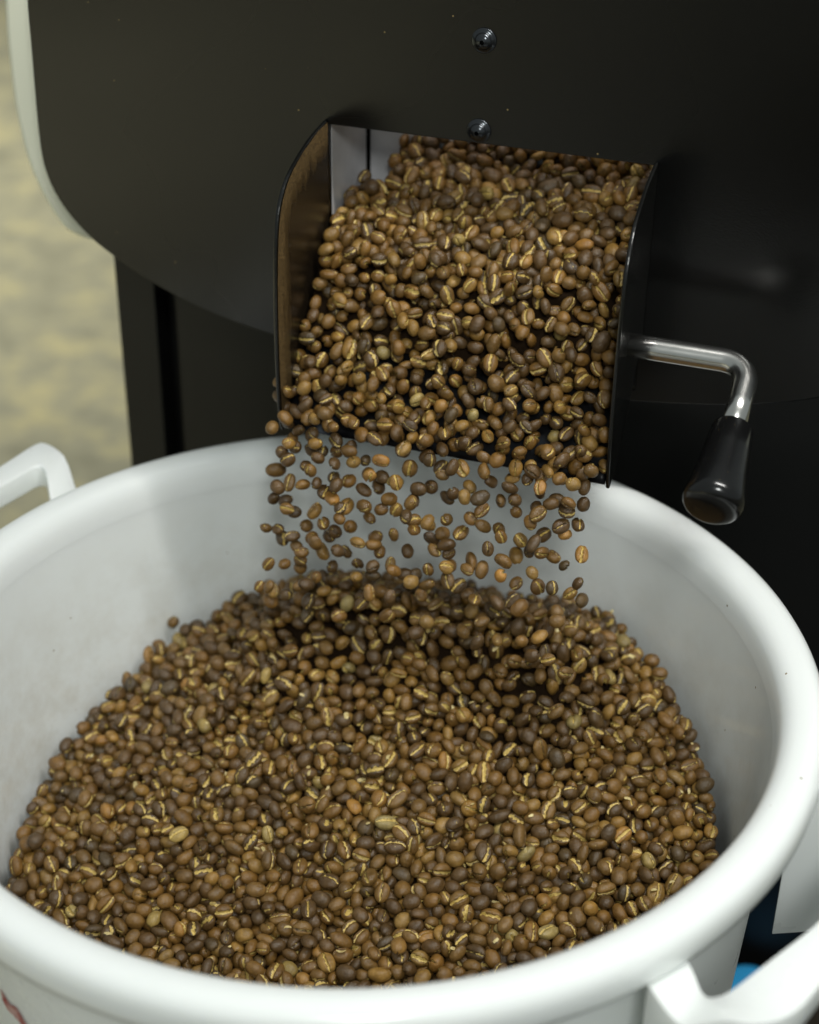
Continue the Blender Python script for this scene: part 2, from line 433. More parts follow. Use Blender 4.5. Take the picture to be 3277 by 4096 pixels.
# ================================================================== tub
tub = empty('plastic_tub', (0, 0, -.42), category='tub', label='round white plastic tub with two handles, heaped with roasted coffee beans')
def lathe(name, prof, seg=160):
    v = []; f = []; n = len(prof)
    for k in range(seg):
        a = 2*pi*k/seg
        for r_, z in prof: v.append((r_*math.cos(a), r_*math.sin(a), z))
    for k in range(seg):
        k2 = (k+1) % seg
        for i in range(n-1): f.append((k*n+i, k2*n+i, k2*n+i+1, k*n+i+1))
    return mesh(name, v, f)
inner = [(.0005, -.385), (.12, -.385), (.155, -.3825), (.1645, -.370)] + [(.2125+.12*z, z) for z in (-.35, -.25, -.16, -.08, -.035, -.022)]
rimp = [(.2108, -.0150), (.2118, -.0095), (.2136, -.0052), (.2165, -.0022), (.2200, -.0006), (.2250, 0.0), (.2290, -.0006), (.2322, -.0026), (.2342, -.0058), (.2350, -.0100), (.2350, -.0160), (.2344, -.0196), (.2328, -.0212), (.2306, -.0216), (.2284, -.0208), (.2268, -.0190), (.2240, -.0165), (.2185, -.0170), (.2172, -.0215)]
outer = [(.2175+.055*z, z) for z in (-.030, -.06, -.12, -.2, -.3, -.40)] + [(.188, -.418), (.180, -.4195), (.0005, -.4195)]
# body (inside + outside walls) and rim as two parts meeting under the lip
link('tub_body', lathe('tub_body', inner[:-1] + [(.2099, -.0200)], 200), M_TUBIN, tub, True)
link('outer_wall', lathe('outer_wall', [(.2172, -.0215)] + outer, 200), M_TUB, tub, True)
link('rim', lathe('rim', [(.2099, -.0200)] + rimp, 200), M_TUBIN, tub, True)

def loop_handle(az, outerp, innerp):
    A = math.radians(az); er = Vector((math.cos(A), math.sin(A), 0)); et = Vector((-math.sin(A), math.cos(A), 0))
    P = lambda r_, t, z: er*r_ + et*t + Vector((0, 0, z))
    h = None
    # U-shaped strap in plan, deep skirts at both ends, thin bar in the middle
    outerp = smooth_pts(outerp, 4); innerp = smooth_pts(innerp, 4)
    outerp += [(a, -b_) for a, b_ in reversed(outerp[:-1])]; innerp += [(a, -b_) for a, b_ in reversed(innerp[:-1])]
    n = len(outerp); v = []; f = []
    for i in range(n):
        t = abs(outerp[i][1]); r_ = outerp[i][0]
        ri_ = innerp[i][0]
        tf = lambda rr: -.0205 + .019*(lambda q: q*q*(3-2*q))(max(0, min(1, (rr-.235)/.026))); top = tf(r_); topi = tf(ri_)
        k_ = max(0, min(1, (r_-.256)/.014))
        bot = -.112*(1-k_) + -.0165*k_
        ro, to = outerp[i]; ri, ti = innerp[i]
        zb_in = bot
        v += [P(ro, to, top), P(ro, to, bot), P(ri, ti, zb_in), P(ri, ti, topi)]
    for i in range(n-1):
        a = i*4; b_ = a+4
        for k in range(4): f.append((a+k, a+(k+1) % 4, b_+(k+1) % 4, b_+k))
    f += [(3, 2, 1, 0), tuple((n-1)*4+k for k in range(4))]
    me = mesh('handle', v, f); bevel_mesh(me, .0028, 3, 40)
    return link('handle', me, M_TUB, tub, True)
loop_handle(145, [(.2165, -.036), (.2326, -.0450), (.2611, -.0600), (.2800, -.0640), (.2850, -.0580), (.2830, -.0350), (.2810, -.012), (.2800, 0)],
            [(.2165, -.012), (.2332, -.0210), (.2500, -.0350), (.2610, -.0425), (.2650, -.0390), (.2650, -.0300), (.2648, -.012), (.2648, 0)])
loop_handle(-35, [(.2165, -.0860), (.2309, -.0950), (.2450, -.1000), (.2600, -.0990), (.2710, -.0920), (.2775, -.0800), (.2795, -.0600), (.2800, -.03), (.2800, 0)],
            [(.2165, -.0580), (.2290, -.0690), (.2370, -.0770), (.2430, -.0805), (.2485, -.0800), (.2530, -.0730), (.2590, -.0560), (.2650, -.0290), (.2665, 0)])
# hand-drawn red mark on the outer wall
v = []; f = []; n = 24
for i in range(n+1):
    a = math.radians(-136 + 16*i/n); zc = -.083 - .030*i/n - .002*math.sin(i*.9); hw = .0042 + .0009*math.sin(i*1.7)
    for dz in (-hw, hw):
        z = zc + dz; r_ = .2175 + .055*z + .0005; v.append((r_*math.cos(a), r_*math.sin(a), z))
for i in range(n): f.append((2*i, 2*i+1, 2*i+3, 2*i+2))
link('red_mark', mesh('red_mark', v, f), M_RED, tub)

# ================================================================== what stands around and below
me = mesh('reflection_mat', *box(-1.3, 1.7, -2.7, -.45, FZ+.0005, FZ+.012)); bevel_mesh(me, .004, 2)  # unseen dark mat, added so the right of the plate reflects black
o = link('reflection_mat', me, M_CART, label='dark mat added out of view to darken reflections in the roaster plate', category='floor mat')
v, f = tube([Vector((.272, .155, z)) for z in (-.4210, -.4205, -.404, -.4020, -.4012)], [.023, .0245, .0245, .0235, .020], 40)
o = link('blue_lid', mesh('blue_lid', v, f), M_BLUE, None, True, label='blue round plastic lid on the cart beside the tub, under its right handle', category='lid')
cart = empty('low_cart', (.1, .0, FZ), category='cart', label='low dark cart under the white tub, seen through its right handle')
me = mesh('cart_top', *box(-.20, .62, -.40, .215, -.445, -.4215)); bevel_mesh(me, .004, 2); link('cart_top', me, M_CART, cart)
for x, y in ((-.17, -.36), (.58, -.36), (-.17, .18), (.58, .18)):
    me = mesh('leg', *box(x-.015, x+.015, y-.015, y+.015, FZ, -.4452)); bevel_mesh(me, .002, 2); link('leg', me, M_CART, cart)

# ================================================================== coffee beans
# settled beans: x, y, z in tenths of a millimetre, quaternion x, y, z in 1/99 (w positive), shape + 4*size + 32*place
BEANS = [
648,533,-297,27,77,0,90, 993,808,721,-72,-59,21,87, 739,912,611,33,21,-89,87, 278,1043,475,-49,-43,-51,89, -281,862,-166,-4,24,40,84, 163,862,-370,-22,53,70,84,
934,628,271,44,-13,-85,82, 648,764,464,26,-6,26,82, 963,576,34,-23,-62,-48,85, 327,995,374,4,50,84,87, 751,606,-94,38,36,79,80, 1067,809,676,-15,79,-48,80,
1072,670,357,-87,-30,-1,80, 34,963,280,7,46,73,85, 867,528,-65,16,46,-80,82, 921,812,602,-60,30,2,81, 381,662,-262,2,-94,17,83, 669,701,56,-2,58,-55,80,
559,906,158,-44,88,8,80, -467,1319,294,67,7,6,86, 1126,715,585,78,46,-12,83, 293,738,-55,57,17,18,83, -181,1185,726,-18,-86,44,83, 939,409,-293,-49,-45,73,81,
17,1188,595,-25,-34,75,84, 1195,556,-35,41,36,35,82, 245,1038,600,-87,-37,-30,81, 781,692,117,-41,26,-9,80, 1067,485,-120,74,4,-1,83, 481,803,142,-14,31,92,80,
-125,1203,550,-61,43,-20,81, 950,675,426,33,-73,-58,80, -404,1292,636,35,16,91,81, 169,943,342,-1,-29,-94,83, 673,904,545,57,-44,-49,80, -247,1157,128,-19,88,0,80,
324,750,-398,-6,38,-88,83, -117,1018,378,42,-28,-79,81, -445,1147,285,4,-61,69,83, 362,1020,664,28,-93,7,83, -141,1026,287,9,20,77,212, 1118,366,-372,-62,0,34,76,
-105,896,-395,-96,-23,0,83, -385,1158,452,-89,-6,-32,83, -26,1067,500,-77,59,-21,80, -233,946,58,38,-71,36,80, 1214,718,666,34,-77,45,77, 1168,721,335,69,-67,-17,77,
1017,712,468,14,92,-31,77, -43,1028,109,-27,-19,-72,83, 449,1032,599,-36,40,-42,77, 206,907,467,-71,45,41,77, 30,1044,334,25,-1,94,76, 502,935,548,74,-9,55,76,
288,949,313,-55,19,76,81, -200,1070,-80,-13,-83,11,84, 762,903,363,36,53,47,78, 857,801,84,21,7,-66,80, 567,804,445,-16,-77,10,79, 123,1050,515,-11,-59,-79,204,
89,1108,620,-32,-91,-19,76, 553,820,-132,-87,-29,-21,85, 457,988,725,-64,-75,7,77, 804,784,522,90,21,-25,78, 1189,731,455,-63,21,72,79, 384,999,555,-44,-46,-45,79,
395,1033,368,-76,49,-28,83, 835,878,582,-62,-52,-46,76, 770,661,46,-66,-36,64,205, 260,834,300,58,61,43,77, 976,444,-195,-6,-25,19,76, 88,918,68,26,-94,15,76,
-52,1091,362,85,43,8,83, 583,718,-362,-30,-58,65,76, -130,1086,472,19,37,53,78, 1054,741,602,14,11,-93,75, 995,797,220,-86,-8,-35,81, 1198,714,153,-68,-63,-12,204,
69,788,-165,-28,-74,6,76, -189,999,147,-74,59,-19,77, -261,1101,420,-13,50,38,77, -282,1018,-385,-67,-51,-23,81, 766,919,711,-75,18,-44,74, 635,643,-95,66,-73,-1,78,
459,906,149,43,21,16,83, 960,768,534,-76,-54,-34,200, 832,774,450,-2,30,43,79, -237,1175,546,90,-32,11,77, 491,782,-69,-71,60,19,78, 378,730,-63,38,84,-28,78,
204,1116,654,3,55,-54,77, -406,972,-311,-24,-37,-34,79, 483,749,36,5,-89,-31,77, -290,1114,56,25,33,34,77, 63,1016,441,-29,36,68,77, 479,853,273,-63,70,-25,75,
1161,810,731,-1,49,50,73, 672,848,237,16,30,8,78, -474,1249,599,41,20,52,79, -293,1274,731,7,90,-17,76, 272,880,51,65,-31,-56,79, 140,1138,691,9,87,44,77,
567,977,677,-39,-30,-38,75, 873,773,200,-82,31,29,79, -497,1035,-394,17,21,-36,85, 376,812,281,12,-25,43,72, 84,856,-36,-68,-27,26,79, 197,811,-32,17,31,13,74,
107,1122,309,-39,31,-63,84, -111,972,-13,24,36,29,76, 1190,753,545,-14,-58,11,77, 181,707,-131,-68,43,55,73, 130,1070,403,50,-11,-29,77, -145,1004,-138,-61,52,-53,77,
-129,1060,56,-18,-82,-43,79, 985,678,180,-60,-5,42,78, 767,657,-372,68,-33,-53,75, -8,908,-142,-17,19,55,73, 1106,752,397,-75,8,-3,83, 668,897,305,-61,-35,2,76,
-26,1134,700,63,-63,-32,75, 1,888,94,-48,13,-21,72, 1035,545,50,-53,-61,-32,75, -366,1071,17,-96,-23,5,72, 917,734,337,-43,48,-26,79, -382,1192,535,91,33,-21,75,
306,849,210,62,76,-9,72, 512,940,384,61,-60,46,77, 207,989,246,-66,-26,-51,77, -221,1134,479,-25,-26,-90,73, 1172,562,68,10,-53,-21,68, 1028,428,-332,-11,90,39,73,
1103,673,495,-45,26,-7,68, 677,587,-201,94,26,11,72, 610,899,253,-85,35,15,73, -388,1222,269,-45,77,10,78, 858,711,-36,-71,-39,-9,73, -2,975,-102,-27,29,55,74,
1048,724,131,93,-28,-17,77, -241,1237,667,-54,-65,48,78, -392,1073,191,-85,7,12,73, 599,946,422,-26,18,-55,76, -516,1146,24,60,-73,15,74, -302,1088,335,-36,-1,37,72,
63,997,183,-27,9,-54,72, 350,791,-176,52,48,68,75, 277,1052,733,-30,-65,-68,68, 615,848,11,-40,59,-23,82, 126,1050,210,30,-9,18,75, 418,826,96,86,-44,-21,72,
-308,942,-7,-99,-1,-7,73, -471,1175,194,-45,28,74,73, 26,816,-255,-76,-37,-15,73, 930,596,111,32,31,-35,69, 670,961,598,5,-73,62,68, 385,808,-19,-54,-37,-65,69,
402,941,91,-50,30,19,78, 847,831,340,49,44,-9,71, 887,493,-259,22,-74,61,71, 998,797,613,41,47,71,68, -446,1094,44,29,92,12,71, 591,705,52,28,67,64,68,
853,859,693,-25,0,26,69, 765,722,251,-39,-65,-48,69, 839,667,-117,-23,90,14,78, 759,833,227,-53,-15,-69,76, 1144,643,-51,-73,-22,-26,68, -139,1183,647,-49,-76,40,71,
-504,1067,-170,-74,-29,-34,68, 699,714,180,-59,54,37,68, 256,890,-104,-6,-94,31,81, 1103,644,125,-44,-8,75,70, 118,947,2,56,63,41,77, 748,699,-213,-77,38,-34,82,
-187,1096,290,63,-73,-19,80, -95,954,274,-73,-47,7,71, -66,1066,217,-78,-52,-7,80, -227,1077,354,-40,52,-58,69, -488,905,-213,52,9,-84,68, -52,1137,524,67,-6,-13,74,
38,1120,476,21,-47,-66,71, 452,953,490,-1,-98,10,69, 1174,767,620,65,-47,56,76, 194,947,112,-63,-9,-70,68, -410,1030,-144,-34,90,-21,71, -430,1178,-67,-75,49,40,83,
-250,1249,569,-58,55,-24,71, -233,977,-193,-56,-45,-43,71, 1074,577,-127,30,-37,76,79, -103,1029,159,91,-33,-17,71, 327,829,-368,18,91,29,79, -329,1100,-212,-81,-3,43,79,
82,927,-140,97,-5,-7,72, 95,1060,22,18,93,-4,83, 447,1056,476,-37,73,54,81, 900,849,536,47,-53,-66,73, -358,1162,116,-95,-1,0,73, -552,1003,-280,-82,-23,-43,71,
-415,1255,135,89,-12,16,77, 605,736,-126,-12,-11,27,72, -164,1115,-8,-84,51,3,79, -355,1257,478,-75,30,-33,76, -427,1277,431,-80,-20,48,79, -66,1053,-70,1,-85,-12,68,
-52,1215,668,-90,-12,28,80, 315,928,-138,52,10,40,83, 484,1009,317,-40,-77,40,78, 1104,735,262,-17,20,95,197, -321,1018,-106,-85,36,-3,75, 133,1160,584,34,60,-60,71,
496,831,71,28,-78,-53,68, -140,1196,323,-54,83,-5,75, 829,968,465,-21,-6,95,72, 950,811,385,25,-46,-62,73, -346,1098,-72,29,-13,91,73, 1056,801,433,-15,-45,84,81,
-479,1007,-308,72,-40,-55,79, 305,926,218,-13,89,41,79, 923,768,135,-47,73,10,69, 178,897,-47,-37,76,11,68, -258,1282,441,21,-90,12,80, -330,967,-246,-5,4,34,75,
972,850,449,-57,-40,67,68, -291,1189,397,4,-59,-65,71, 955,484,-381,-73,-8,-39,82, 977,862,547,-69,-44,4,76, -257,1060,10,-48,-36,-50,77, 342,1084,607,50,54,50,75,
504,828,-7,42,45,28,76, -375,1341,481,-66,60,-26,76, -395,1356,572,-49,-79,33,74, 387,981,156,90,-26,-23,75, 240,1110,547,-2,62,65,85, 52,1114,400,-42,2,85,75,
-29,-665,-1408,22,-93,23,29, 692,-246,-1079,62,-68,-34,28, 1245,-663,-1179,71,-49,-22,29, 873,-722,-1252,19,-69,0,29, 160,-794,-1404,17,88,-42,28, 1273,1186,1174,61,-28,45,60,
441,-759,-1358,33,71,14,28, -114,-296,-1255,-94,28,-13,28, 885,-169,-1034,66,-49,-50,30, 96,-300,-1217,65,68,12,28, 1161,-586,-1199,16,9,-60,29, 564,-443,-1232,-25,89,36,29,
-130,-119,-1198,74,57,32,29, -1574,-242,-1466,-60,56,54,31, -821,-25,-1280,-78,53,-29,30, 783,-16,-1032,91,12,13,30, 1092,234,-844,70,-9,-53,29, 665,-324,-1143,-64,21,-54,24,
-475,-731,-1453,-54,25,-13,25, -152,-377,-1306,-13,-72,63,29, 1525,-399,-1080,-56,-58,55,26, 1662,-430,-1115,-41,85,0,28, 543,-236,-1143,-16,3,-12,31, -252,121,-1098,7,81,43,29,
723,-548,-1240,19,96,13,24, 1089,1832,1588,-16,-38,89,60, 808,1635,1429,-49,82,24,63, 1269,159,-903,-43,20,-80,28, -25,-359,-1253,35,-68,-33,27, -1133,-397,-1459,69,5,-13,25,
233,113,-1040,-92,-30,-21,30, -301,-328,-1350,43,12,42,30, 137,115,-1043,-73,-61,10,27, 492,33,-1033,68,-67,25,29, 1565,-479,-1130,-61,75,21,28, 436,-127,-1124,28,-69,-60,26,
930,-655,-1233,65,-69,-22,30, 917,-547,-1177,4,4,-83,27, 601,147,-943,53,18,-77,26, 541,-75,-1049,-55,-15,26,25, 719,1315,1090,-60,14,77,56, 440,-356,-1219,-47,-30,2,31,
1316,436,-735,-85,5,50,28, -111,-708,-1419,-54,-82,-10,24, 1198,1824,1624,-9,-87,-47,57, -912,336,-1157,-77,-26,42,31, 1385,-395,-1096,13,-4,-75,24, 806,230,-894,16,88,-16,29,
430,350,-896,82,51,3,29, 1299,1077,895,-54,68,2,121, 1023,132,-914,1,28,-93,27, -932,148,-1234,39,14,90,28, 1280,33,-929,-61,47,-29,27, 1046,1176,996,-64,58,14,57,
621,19,-1019,1,-72,-48,31, -217,-438,-1316,-72,66,-12,24, 1005,282,-824,-33,-72,-28,26, 1710,-71,-985,47,28,-39,27, 270,-357,-1249,-13,2,72,29, 41,2309,1578,-19,-41,80,61,
729,1206,911,-21,-86,5,59, 1272,1382,1369,-66,45,3,122, 994,-494,-1184,-53,8,-62,25, 764,-337,-1130,53,-35,20,27, 254,-681,-1322,-13,-2,-73,20, 1138,699,-485,3,-77,2,28,
351,44,-1032,-6,-9,-74,27, 1512,343,-827,80,-55,19,28, 422,-683,-1330,-4,68,68,29, 522,179,-976,-39,48,-60,28, 554,-166,-1101,60,-61,47,24, -1509,370,-1298,-51,-53,31,31,
-1389,-152,-1447,-17,-10,97,29, 1542,1856,1647,-82,13,-7,56, 869,-594,-1230,35,-67,-42,29, 1117,2,-969,69,-67,7,25, 477,-278,-1187,-70,-3,30,24, 642,-728,-1314,-84,21,-27,26,
648,1789,1450,-26,-11,-90,62, -1213,-420,-1480,-63,27,-38,26, 1314,-350,-1078,79,-46,-21,23, -1797,-133,-1490,23,12,51,29, -220,-85,-1197,35,-87,21,24, -1749,131,-1395,-23,43,-73,31,
-745,123,-1178,-73,62,-19,24, -634,-52,-1250,83,-13,-24,26, 1320,1162,1098,-44,-84,25,59, -666,-379,-1404,-91,-9,4,21, 318,-448,-1243,22,-14,5,21, 68,-32,-1120,-10,5,70,31,
-244,-516,-1381,-79,5,13,25, 1391,1873,1612,28,2,-28,61, 1108,-652,-1222,-29,-93,-5,23, 451,1848,1442,68,-60,-36,57, 623,1228,880,-67,-71,-17,57, -371,-720,-1476,-59,79,-9,28,
1040,1714,1537,-44,-87,-5,59, -43,-605,-1368,-21,25,3,30, -357,-158,-1248,67,-35,-28,26, 1642,287,-870,77,-45,-33,28, -548,-508,-1443,-11,46,85,27, 1701,-252,-1072,-39,45,-32,23,
-1017,-47,-1340,85,29,-41,28, 164,-384,-1244,-75,-58,-25,20, 867,1338,1150,29,-12,-73,53, 1011,-662,-1225,93,32,-7,26, 1097,-167,-1047,13,86,45,21, 612,665,-705,76,38,-43,27,
567,-302,-1190,10,-29,5,21, 376,267,-984,-4,18,-36,28, 718,-429,-1179,27,-61,65,22, 726,-756,-1323,36,-14,-46,20, 175,-20,-1088,9,-98,-6,24, 1377,-578,-1173,-39,-69,46,20,
556,2278,1660,-40,-90,1,56, -1839,-9,-1452,-43,65,3,24, 986,1960,1606,77,-37,-48,57, 1188,413,-733,71,66,-1,24, 115,282,-984,-9,86,48,27, 1225,-564,-1160,-34,-21,-88,23,
1736,-144,-1024,-15,10,97,24, 986,1871,1537,11,-11,-81,60, 415,884,-609,60,-5,79,30, 847,412,-828,-65,31,-67,24, -948,-406,-1451,23,1,91,28, 1210,-408,-1121,55,64,16,23,
-519,-352,-1362,85,-31,-8,27, 179,1574,1165,-46,-47,-67,57, 459,2086,1577,-53,-5,-17,56, -1303,-284,-1455,-62,-40,-10,24, 589,510,-776,-79,56,-16,27, 889,-32,-965,3,27,91,23,
71,-106,-1160,-8,-24,-95,25, 781,2421,1761,-37,-40,52,63, 1711,524,-804,88,-36,-22,24, 104,-408,-1304,-52,-7,54,20, -44,1024,-567,88,28,9,27, 1678,111,-955,65,-56,36,24,
1372,1294,1300,-37,-13,-85,52, 1342,-182,-998,59,-14,52,21, 424,-434,-1249,-33,15,88,25, 59,1441,925,-85,29,42,55, 1070,1291,1193,13,14,88,53, 653,694,-621,-7,-28,17,25,
-838,-288,-1405,-42,76,-43,26, 229,-154,-1138,99,-6,1,24, 362,1475,1072,21,-19,-16,57, 1648,-177,-1039,13,-50,-58,24, -1314,608,-1202,-47,-36,53,29, -206,-599,-1391,-9,21,80,22,
-983,-300,-1411,-18,34,-90,21, -277,397,-1015,69,13,44,29, 1125,1701,1537,-14,72,-58,55, -233,873,-790,47,-86,8,24, 1335,1976,1657,-78,-46,26,61, 430,1363,1037,73,47,48,53,
602,-516,-1251,-58,67,33,23, -320,60,-1198,-6,-66,-55,31, 673,-485,-1208,11,-5,-96,21, -700,523,-1066,61,-78,8,29, 1270,577,-621,-34,24,76,25, 831,1822,1515,-24,37,86,57,
1057,1216,1075,44,-71,-8,53, -364,619,-961,7,3,-21,30, 1197,-28,-958,36,-77,-50,23, 912,-387,-1140,15,-40,-79,24, 1576,-83,-1019,68,66,-1,24, 266,2374,1627,-86,-32,-36,56,
-57,1513,952,-53,61,53,56, -9,-771,-1425,-10,-24,93,20, 189,351,-968,52,-81,-24,24, -664,-238,-1327,-26,-3,-84,23, 1110,-381,-1097,-3,-49,-45,22, -143,26,-1149,55,-75,3,28,
261,-72,-1119,-91,34,15,24, 1640,392,-860,34,-85,36,28, 793,679,-599,-66,31,-33,23, -1723,-90,-1472,58,-37,-47,20, -472,386,-1066,-69,-64,21,24, 95,1625,1208,-39,-62,66,59,
700,-108,-1073,5,-35,-84,28, -629,121,-1181,11,80,-4,25, 273,-516,-1312,24,-14,34,21, 1309,-526,-1156,3,-38,-68,23, -1057,-485,-1507,-14,18,-96,23, 1535,-37,-971,89,35,-6,27,
1296,2256,1787,51,16,80,56, -946,48,-1257,-93,-26,-5,20, 226,-448,-1280,-16,-77,52,21, 987,1242,1048,-36,-84,-18,56, 315,-636,-1297,-22,-94,20,17, -335,-505,-1393,30,12,-22,19,
1885,145,-942,9,12,-95,20, 551,-729,-1315,-2,78,-45,16, 1183,1116,989,-86,-40,10,52, -695,73,-1226,6,-96,22,20, -222,-11,-1165,75,64,8,25, 1045,407,-795,-38,87,-26,25,
338,374,-919,-88,-41,2,22, 700,213,-932,-66,-68,-7,26, 818,1249,929,-89,-35,-20,117, 1749,719,-779,-42,-73,33,24, -499,-312,-1306,7,6,3,20, -960,1031,-984,74,-63,21,31,
1254,501,-670,-60,22,-21,20, -274,-199,-1244,73,66,6,22, -1639,-21,-1423,-85,44,24,21, -903,-45,-1335,-26,85,-37,24, -306,912,-770,31,50,49,29, 1364,149,-866,-38,41,78,21,
-440,-159,-1240,-44,-67,18,20, -303,735,-850,74,16,51,26, 512,-629,-1273,40,-78,-28,16, 646,-404,-1192,-16,-95,22,24, 1837,-70,-1004,-12,-61,-51,21, -60,763,-828,35,-5,-41,31,
1429,274,-879,-29,-7,88,21, -6,1376,842,56,70,-13,119, 407,121,-1044,57,77,-24,28, 90,868,-658,7,-66,56,23, 715,623,-670,82,-27,-46,23, 234,1514,1126,-53,-54,46,52,
1037,-17,-993,-82,-51,-20,20, 1332,1470,1466,-53,-29,37,52, 915,429,-743,-41,32,81,20, -1371,275,-1297,73,-42,-25,25, -148,256,-1032,21,87,-7,23, 549,1719,1401,-40,22,-14,59,
-496,778,-890,-92,-25,-23,24, 632,2062,1607,45,22,44,55, 361,-726,-1361,-19,-84,-49,23, 839,606,-639,52,75,-24,20, 859,159,-914,-38,-58,43,20, 700,1257,1006,-68,-60,-25,48,
1195,2150,1689,-31,-75,46,55, 1207,-284,-1053,61,-15,-76,18, -630,920,-852,-65,-39,-19,26, -1143,26,-1331,-62,-43,-61,21, -825,1123,-907,27,-5,95,31, 1286,866,796,-62,7,-77,113,
1891,-110,-1039,60,-76,-16,16, -1431,-57,-1436,-19,-93,-29,25, -120,1674,1166,-67,36,-13,53, 1538,149,-920,13,-96,14,20, 708,1634,1376,-40,79,-1,53, -1217,664,-1180,13,37,86,28,
-637,-659,-1514,-47,73,11,21, 172,954,-563,-52,-59,-23,27, -93,-204,-1257,-31,-44,-75,28, -802,-561,-1466,89,2,20,16, 1024,-376,-1101,-20,50,49,16, 959,-67,-1007,0,11,98,20,
902,1711,1469,51,-65,-52,57, 164,2350,1591,24,73,61,54, -564,426,-1039,-41,85,29,20, 623,1393,1030,88,-22,-7,113, 1468,536,-730,-36,82,30,23, -753,21,-1261,-28,8,-76,21,
1405,-336,-1055,-37,57,26,21, 206,1458,988,-20,58,9,55, 1386,74,-898,-37,28,-85,25, 625,2524,1812,75,-35,8,59, 483,-32,-1093,9,-2,37,29, 961,1616,1445,14,-60,45,52,
892,857,-429,53,-34,52,20, 289,-205,-1180,70,9,-70,21, 203,267,-1003,63,-75,17,21, -1245,-43,-1372,-81,-32,12,29, 740,-691,-1268,0,-42,71,19, -42,-136,-1184,-43,-79,19,16,
1152,509,-649,-14,-27,-80,20, 1060,2346,1791,32,-22,33,54, 991,-131,-1041,-10,-30,93,16, -163,627,-895,-63,59,23,20, -1692,811,-1284,-57,-53,27,25, 221,1396,870,-37,17,-79,117,
760,149,-920,-24,30,-78,23, -1592,560,-1278,-39,33,-58,21, -291,263,-1057,-26,-77,20,20, 1165,-505,-1150,13,-12,-86,16, -415,234,-1132,-47,-79,37,22, 301,245,-1004,1,-50,-39,25,
-292,-239,-1303,-52,54,-52,20, 910,-241,-1093,86,4,35,22, -1236,114,-1332,41,11,46,20, -1432,1129,-1148,-78,-56,10,29, 1090,454,-698,94,10,30,20, 1584,-259,-1030,87,-28,-19,19,
585,756,-604,-49,-17,-80,20, 61,-577,-1367,-38,87,-21,16, -480,109,-1197,65,73,2,27, -1396,159,-1329,36,10,2,20, 1046,1148,887,7,46,-39,120, -1033,-388,-1454,-30,-25,47,21,
-398,703,-890,-35,27,89,22, -192,382,-1022,-58,-77,10,21, -121,-451,-1350,-83,51,-11,17, 598,1883,1485,-42,85,-8,52, 946,348,-791,22,19,-43,16, -793,250,-1146,-75,-56,29,20,
140,-184,-1224,-38,-17,47,24, -72,2247,1511,-24,-13,82,57, -167,455,-976,-1,99,7,27, -1076,-220,-1373,-12,6,98,16, -749,-422,-1436,-83,-15,-38,16, 1709,863,-743,-55,-1,4,23,
50,-166,-1193,-15,-77,-60,21, 1200,1586,1470,14,18,-77,52, 567,94,-1016,91,-34,-13,20, 268,-265,-1232,14,6,96,20, 831,509,-766,-17,19,70,25, 797,460,-809,10,-81,-20,27,
-1335,-49,-1360,-27,12,-52,22, -78,1842,1455,-21,-51,-23,117, 833,-312,-1102,17,-60,-55,16, 1031,-289,-1092,35,-2,5,23, 1592,574,-782,95,19,21,27, 441,1367,916,-63,65,-17,116,
-115,101,-1122,95,3,28,24, 803,1497,1324,-22,-48,-47,114, 1184,1489,1431,64,59,-34,51, -292,1127,-554,-60,-45,31,26, -56,1683,1127,-20,5,-91,120, 276,1633,1242,-77,28,-22,116,
1496,-86,-1027,74,63,16,20, -3,981,-656,-46,-78,-38,26, 1194,1408,1335,68,29,-43,121, -723,798,-949,68,61,19,23, -431,-486,-1402,83,-48,23,18, 628,1403,1163,25,-33,44,48,
-1483,209,-1370,-38,61,15,27, -1188,1055,-1116,97,-5,-2,27, 1123,1546,1439,-44,-86,-14,53, 1219,916,719,82,-31,-36,123, 285,2552,1710,-82,51,5,56, 1386,-33,-968,-25,93,1,19,
1419,-167,-1023,-84,-35,2,20, -146,2126,1449,-82,-35,16,55, 450,1484,1101,24,81,49,59, -1128,-237,-1431,15,-80,-29,23, 495,1073,787,-31,-49,-2,113, 518,803,-647,-28,-22,93,28,
1541,2015,1721,23,32,-87,55, -913,472,-1139,1,-21,-81,24, 1438,1689,1569,-75,-26,24,52, 4,-532,-1349,-34,92,2,17, 1404,-496,-1117,-63,55,52,13, -176,2000,1413,63,-12,26,53,
81,615,-847,67,26,-67,21, 683,2396,1713,9,-96,-7,52, 1644,174,-912,56,65,48,23, 822,-110,-1050,-24,-25,-84,25, 315,-147,-1132,-37,72,20,16, 793,-630,-1215,-1,-19,43,12,
-1253,509,-1239,-79,-33,42,26, 1499,-570,-1116,-78,57,-3,19, -878,1287,-916,-33,-76,52,28, 310,-775,-1388,8,39,43,16, 20,1499,976,-41,-60,-11,55, 1131,316,-793,65,-50,55,17,
393,-25,-1061,-76,15,-6,16, -1150,-180,-1380,-77,10,37,21, -1717,663,-1295,0,-12,95,24, -181,1664,1044,-2,58,-67,113, -403,397,-1043,-30,-39,70,20, 936,140,-920,-60,78,6,19,
1067,1047,858,-82,-37,38,113, 1154,55,-927,95,18,-21,23, 1182,821,-421,17,95,-3,19, -112,-631,-1380,-19,16,-20,13, 1854,-191,-1068,2,93,-26,20, 333,1851,1429,-71,-4,-1,52,
1315,-461,-1129,-64,-14,10,20, 492,310,-940,-49,-70,3,20, -80,209,-1051,23,-4,-90,16, 1261,-66,-977,23,-14,31,17, 443,1651,1349,-79,53,-18,113, 1094,-513,-1170,-4,-56,21,13,
682,518,-825,57,59,47,23, -75,593,-893,94,-9,-14,23, 756,595,-727,31,27,85,26, -438,1558,726,-30,-21,3,116, 574,274,-942,-79,-27,-2,17, -190,-688,-1465,97,15,0,20,
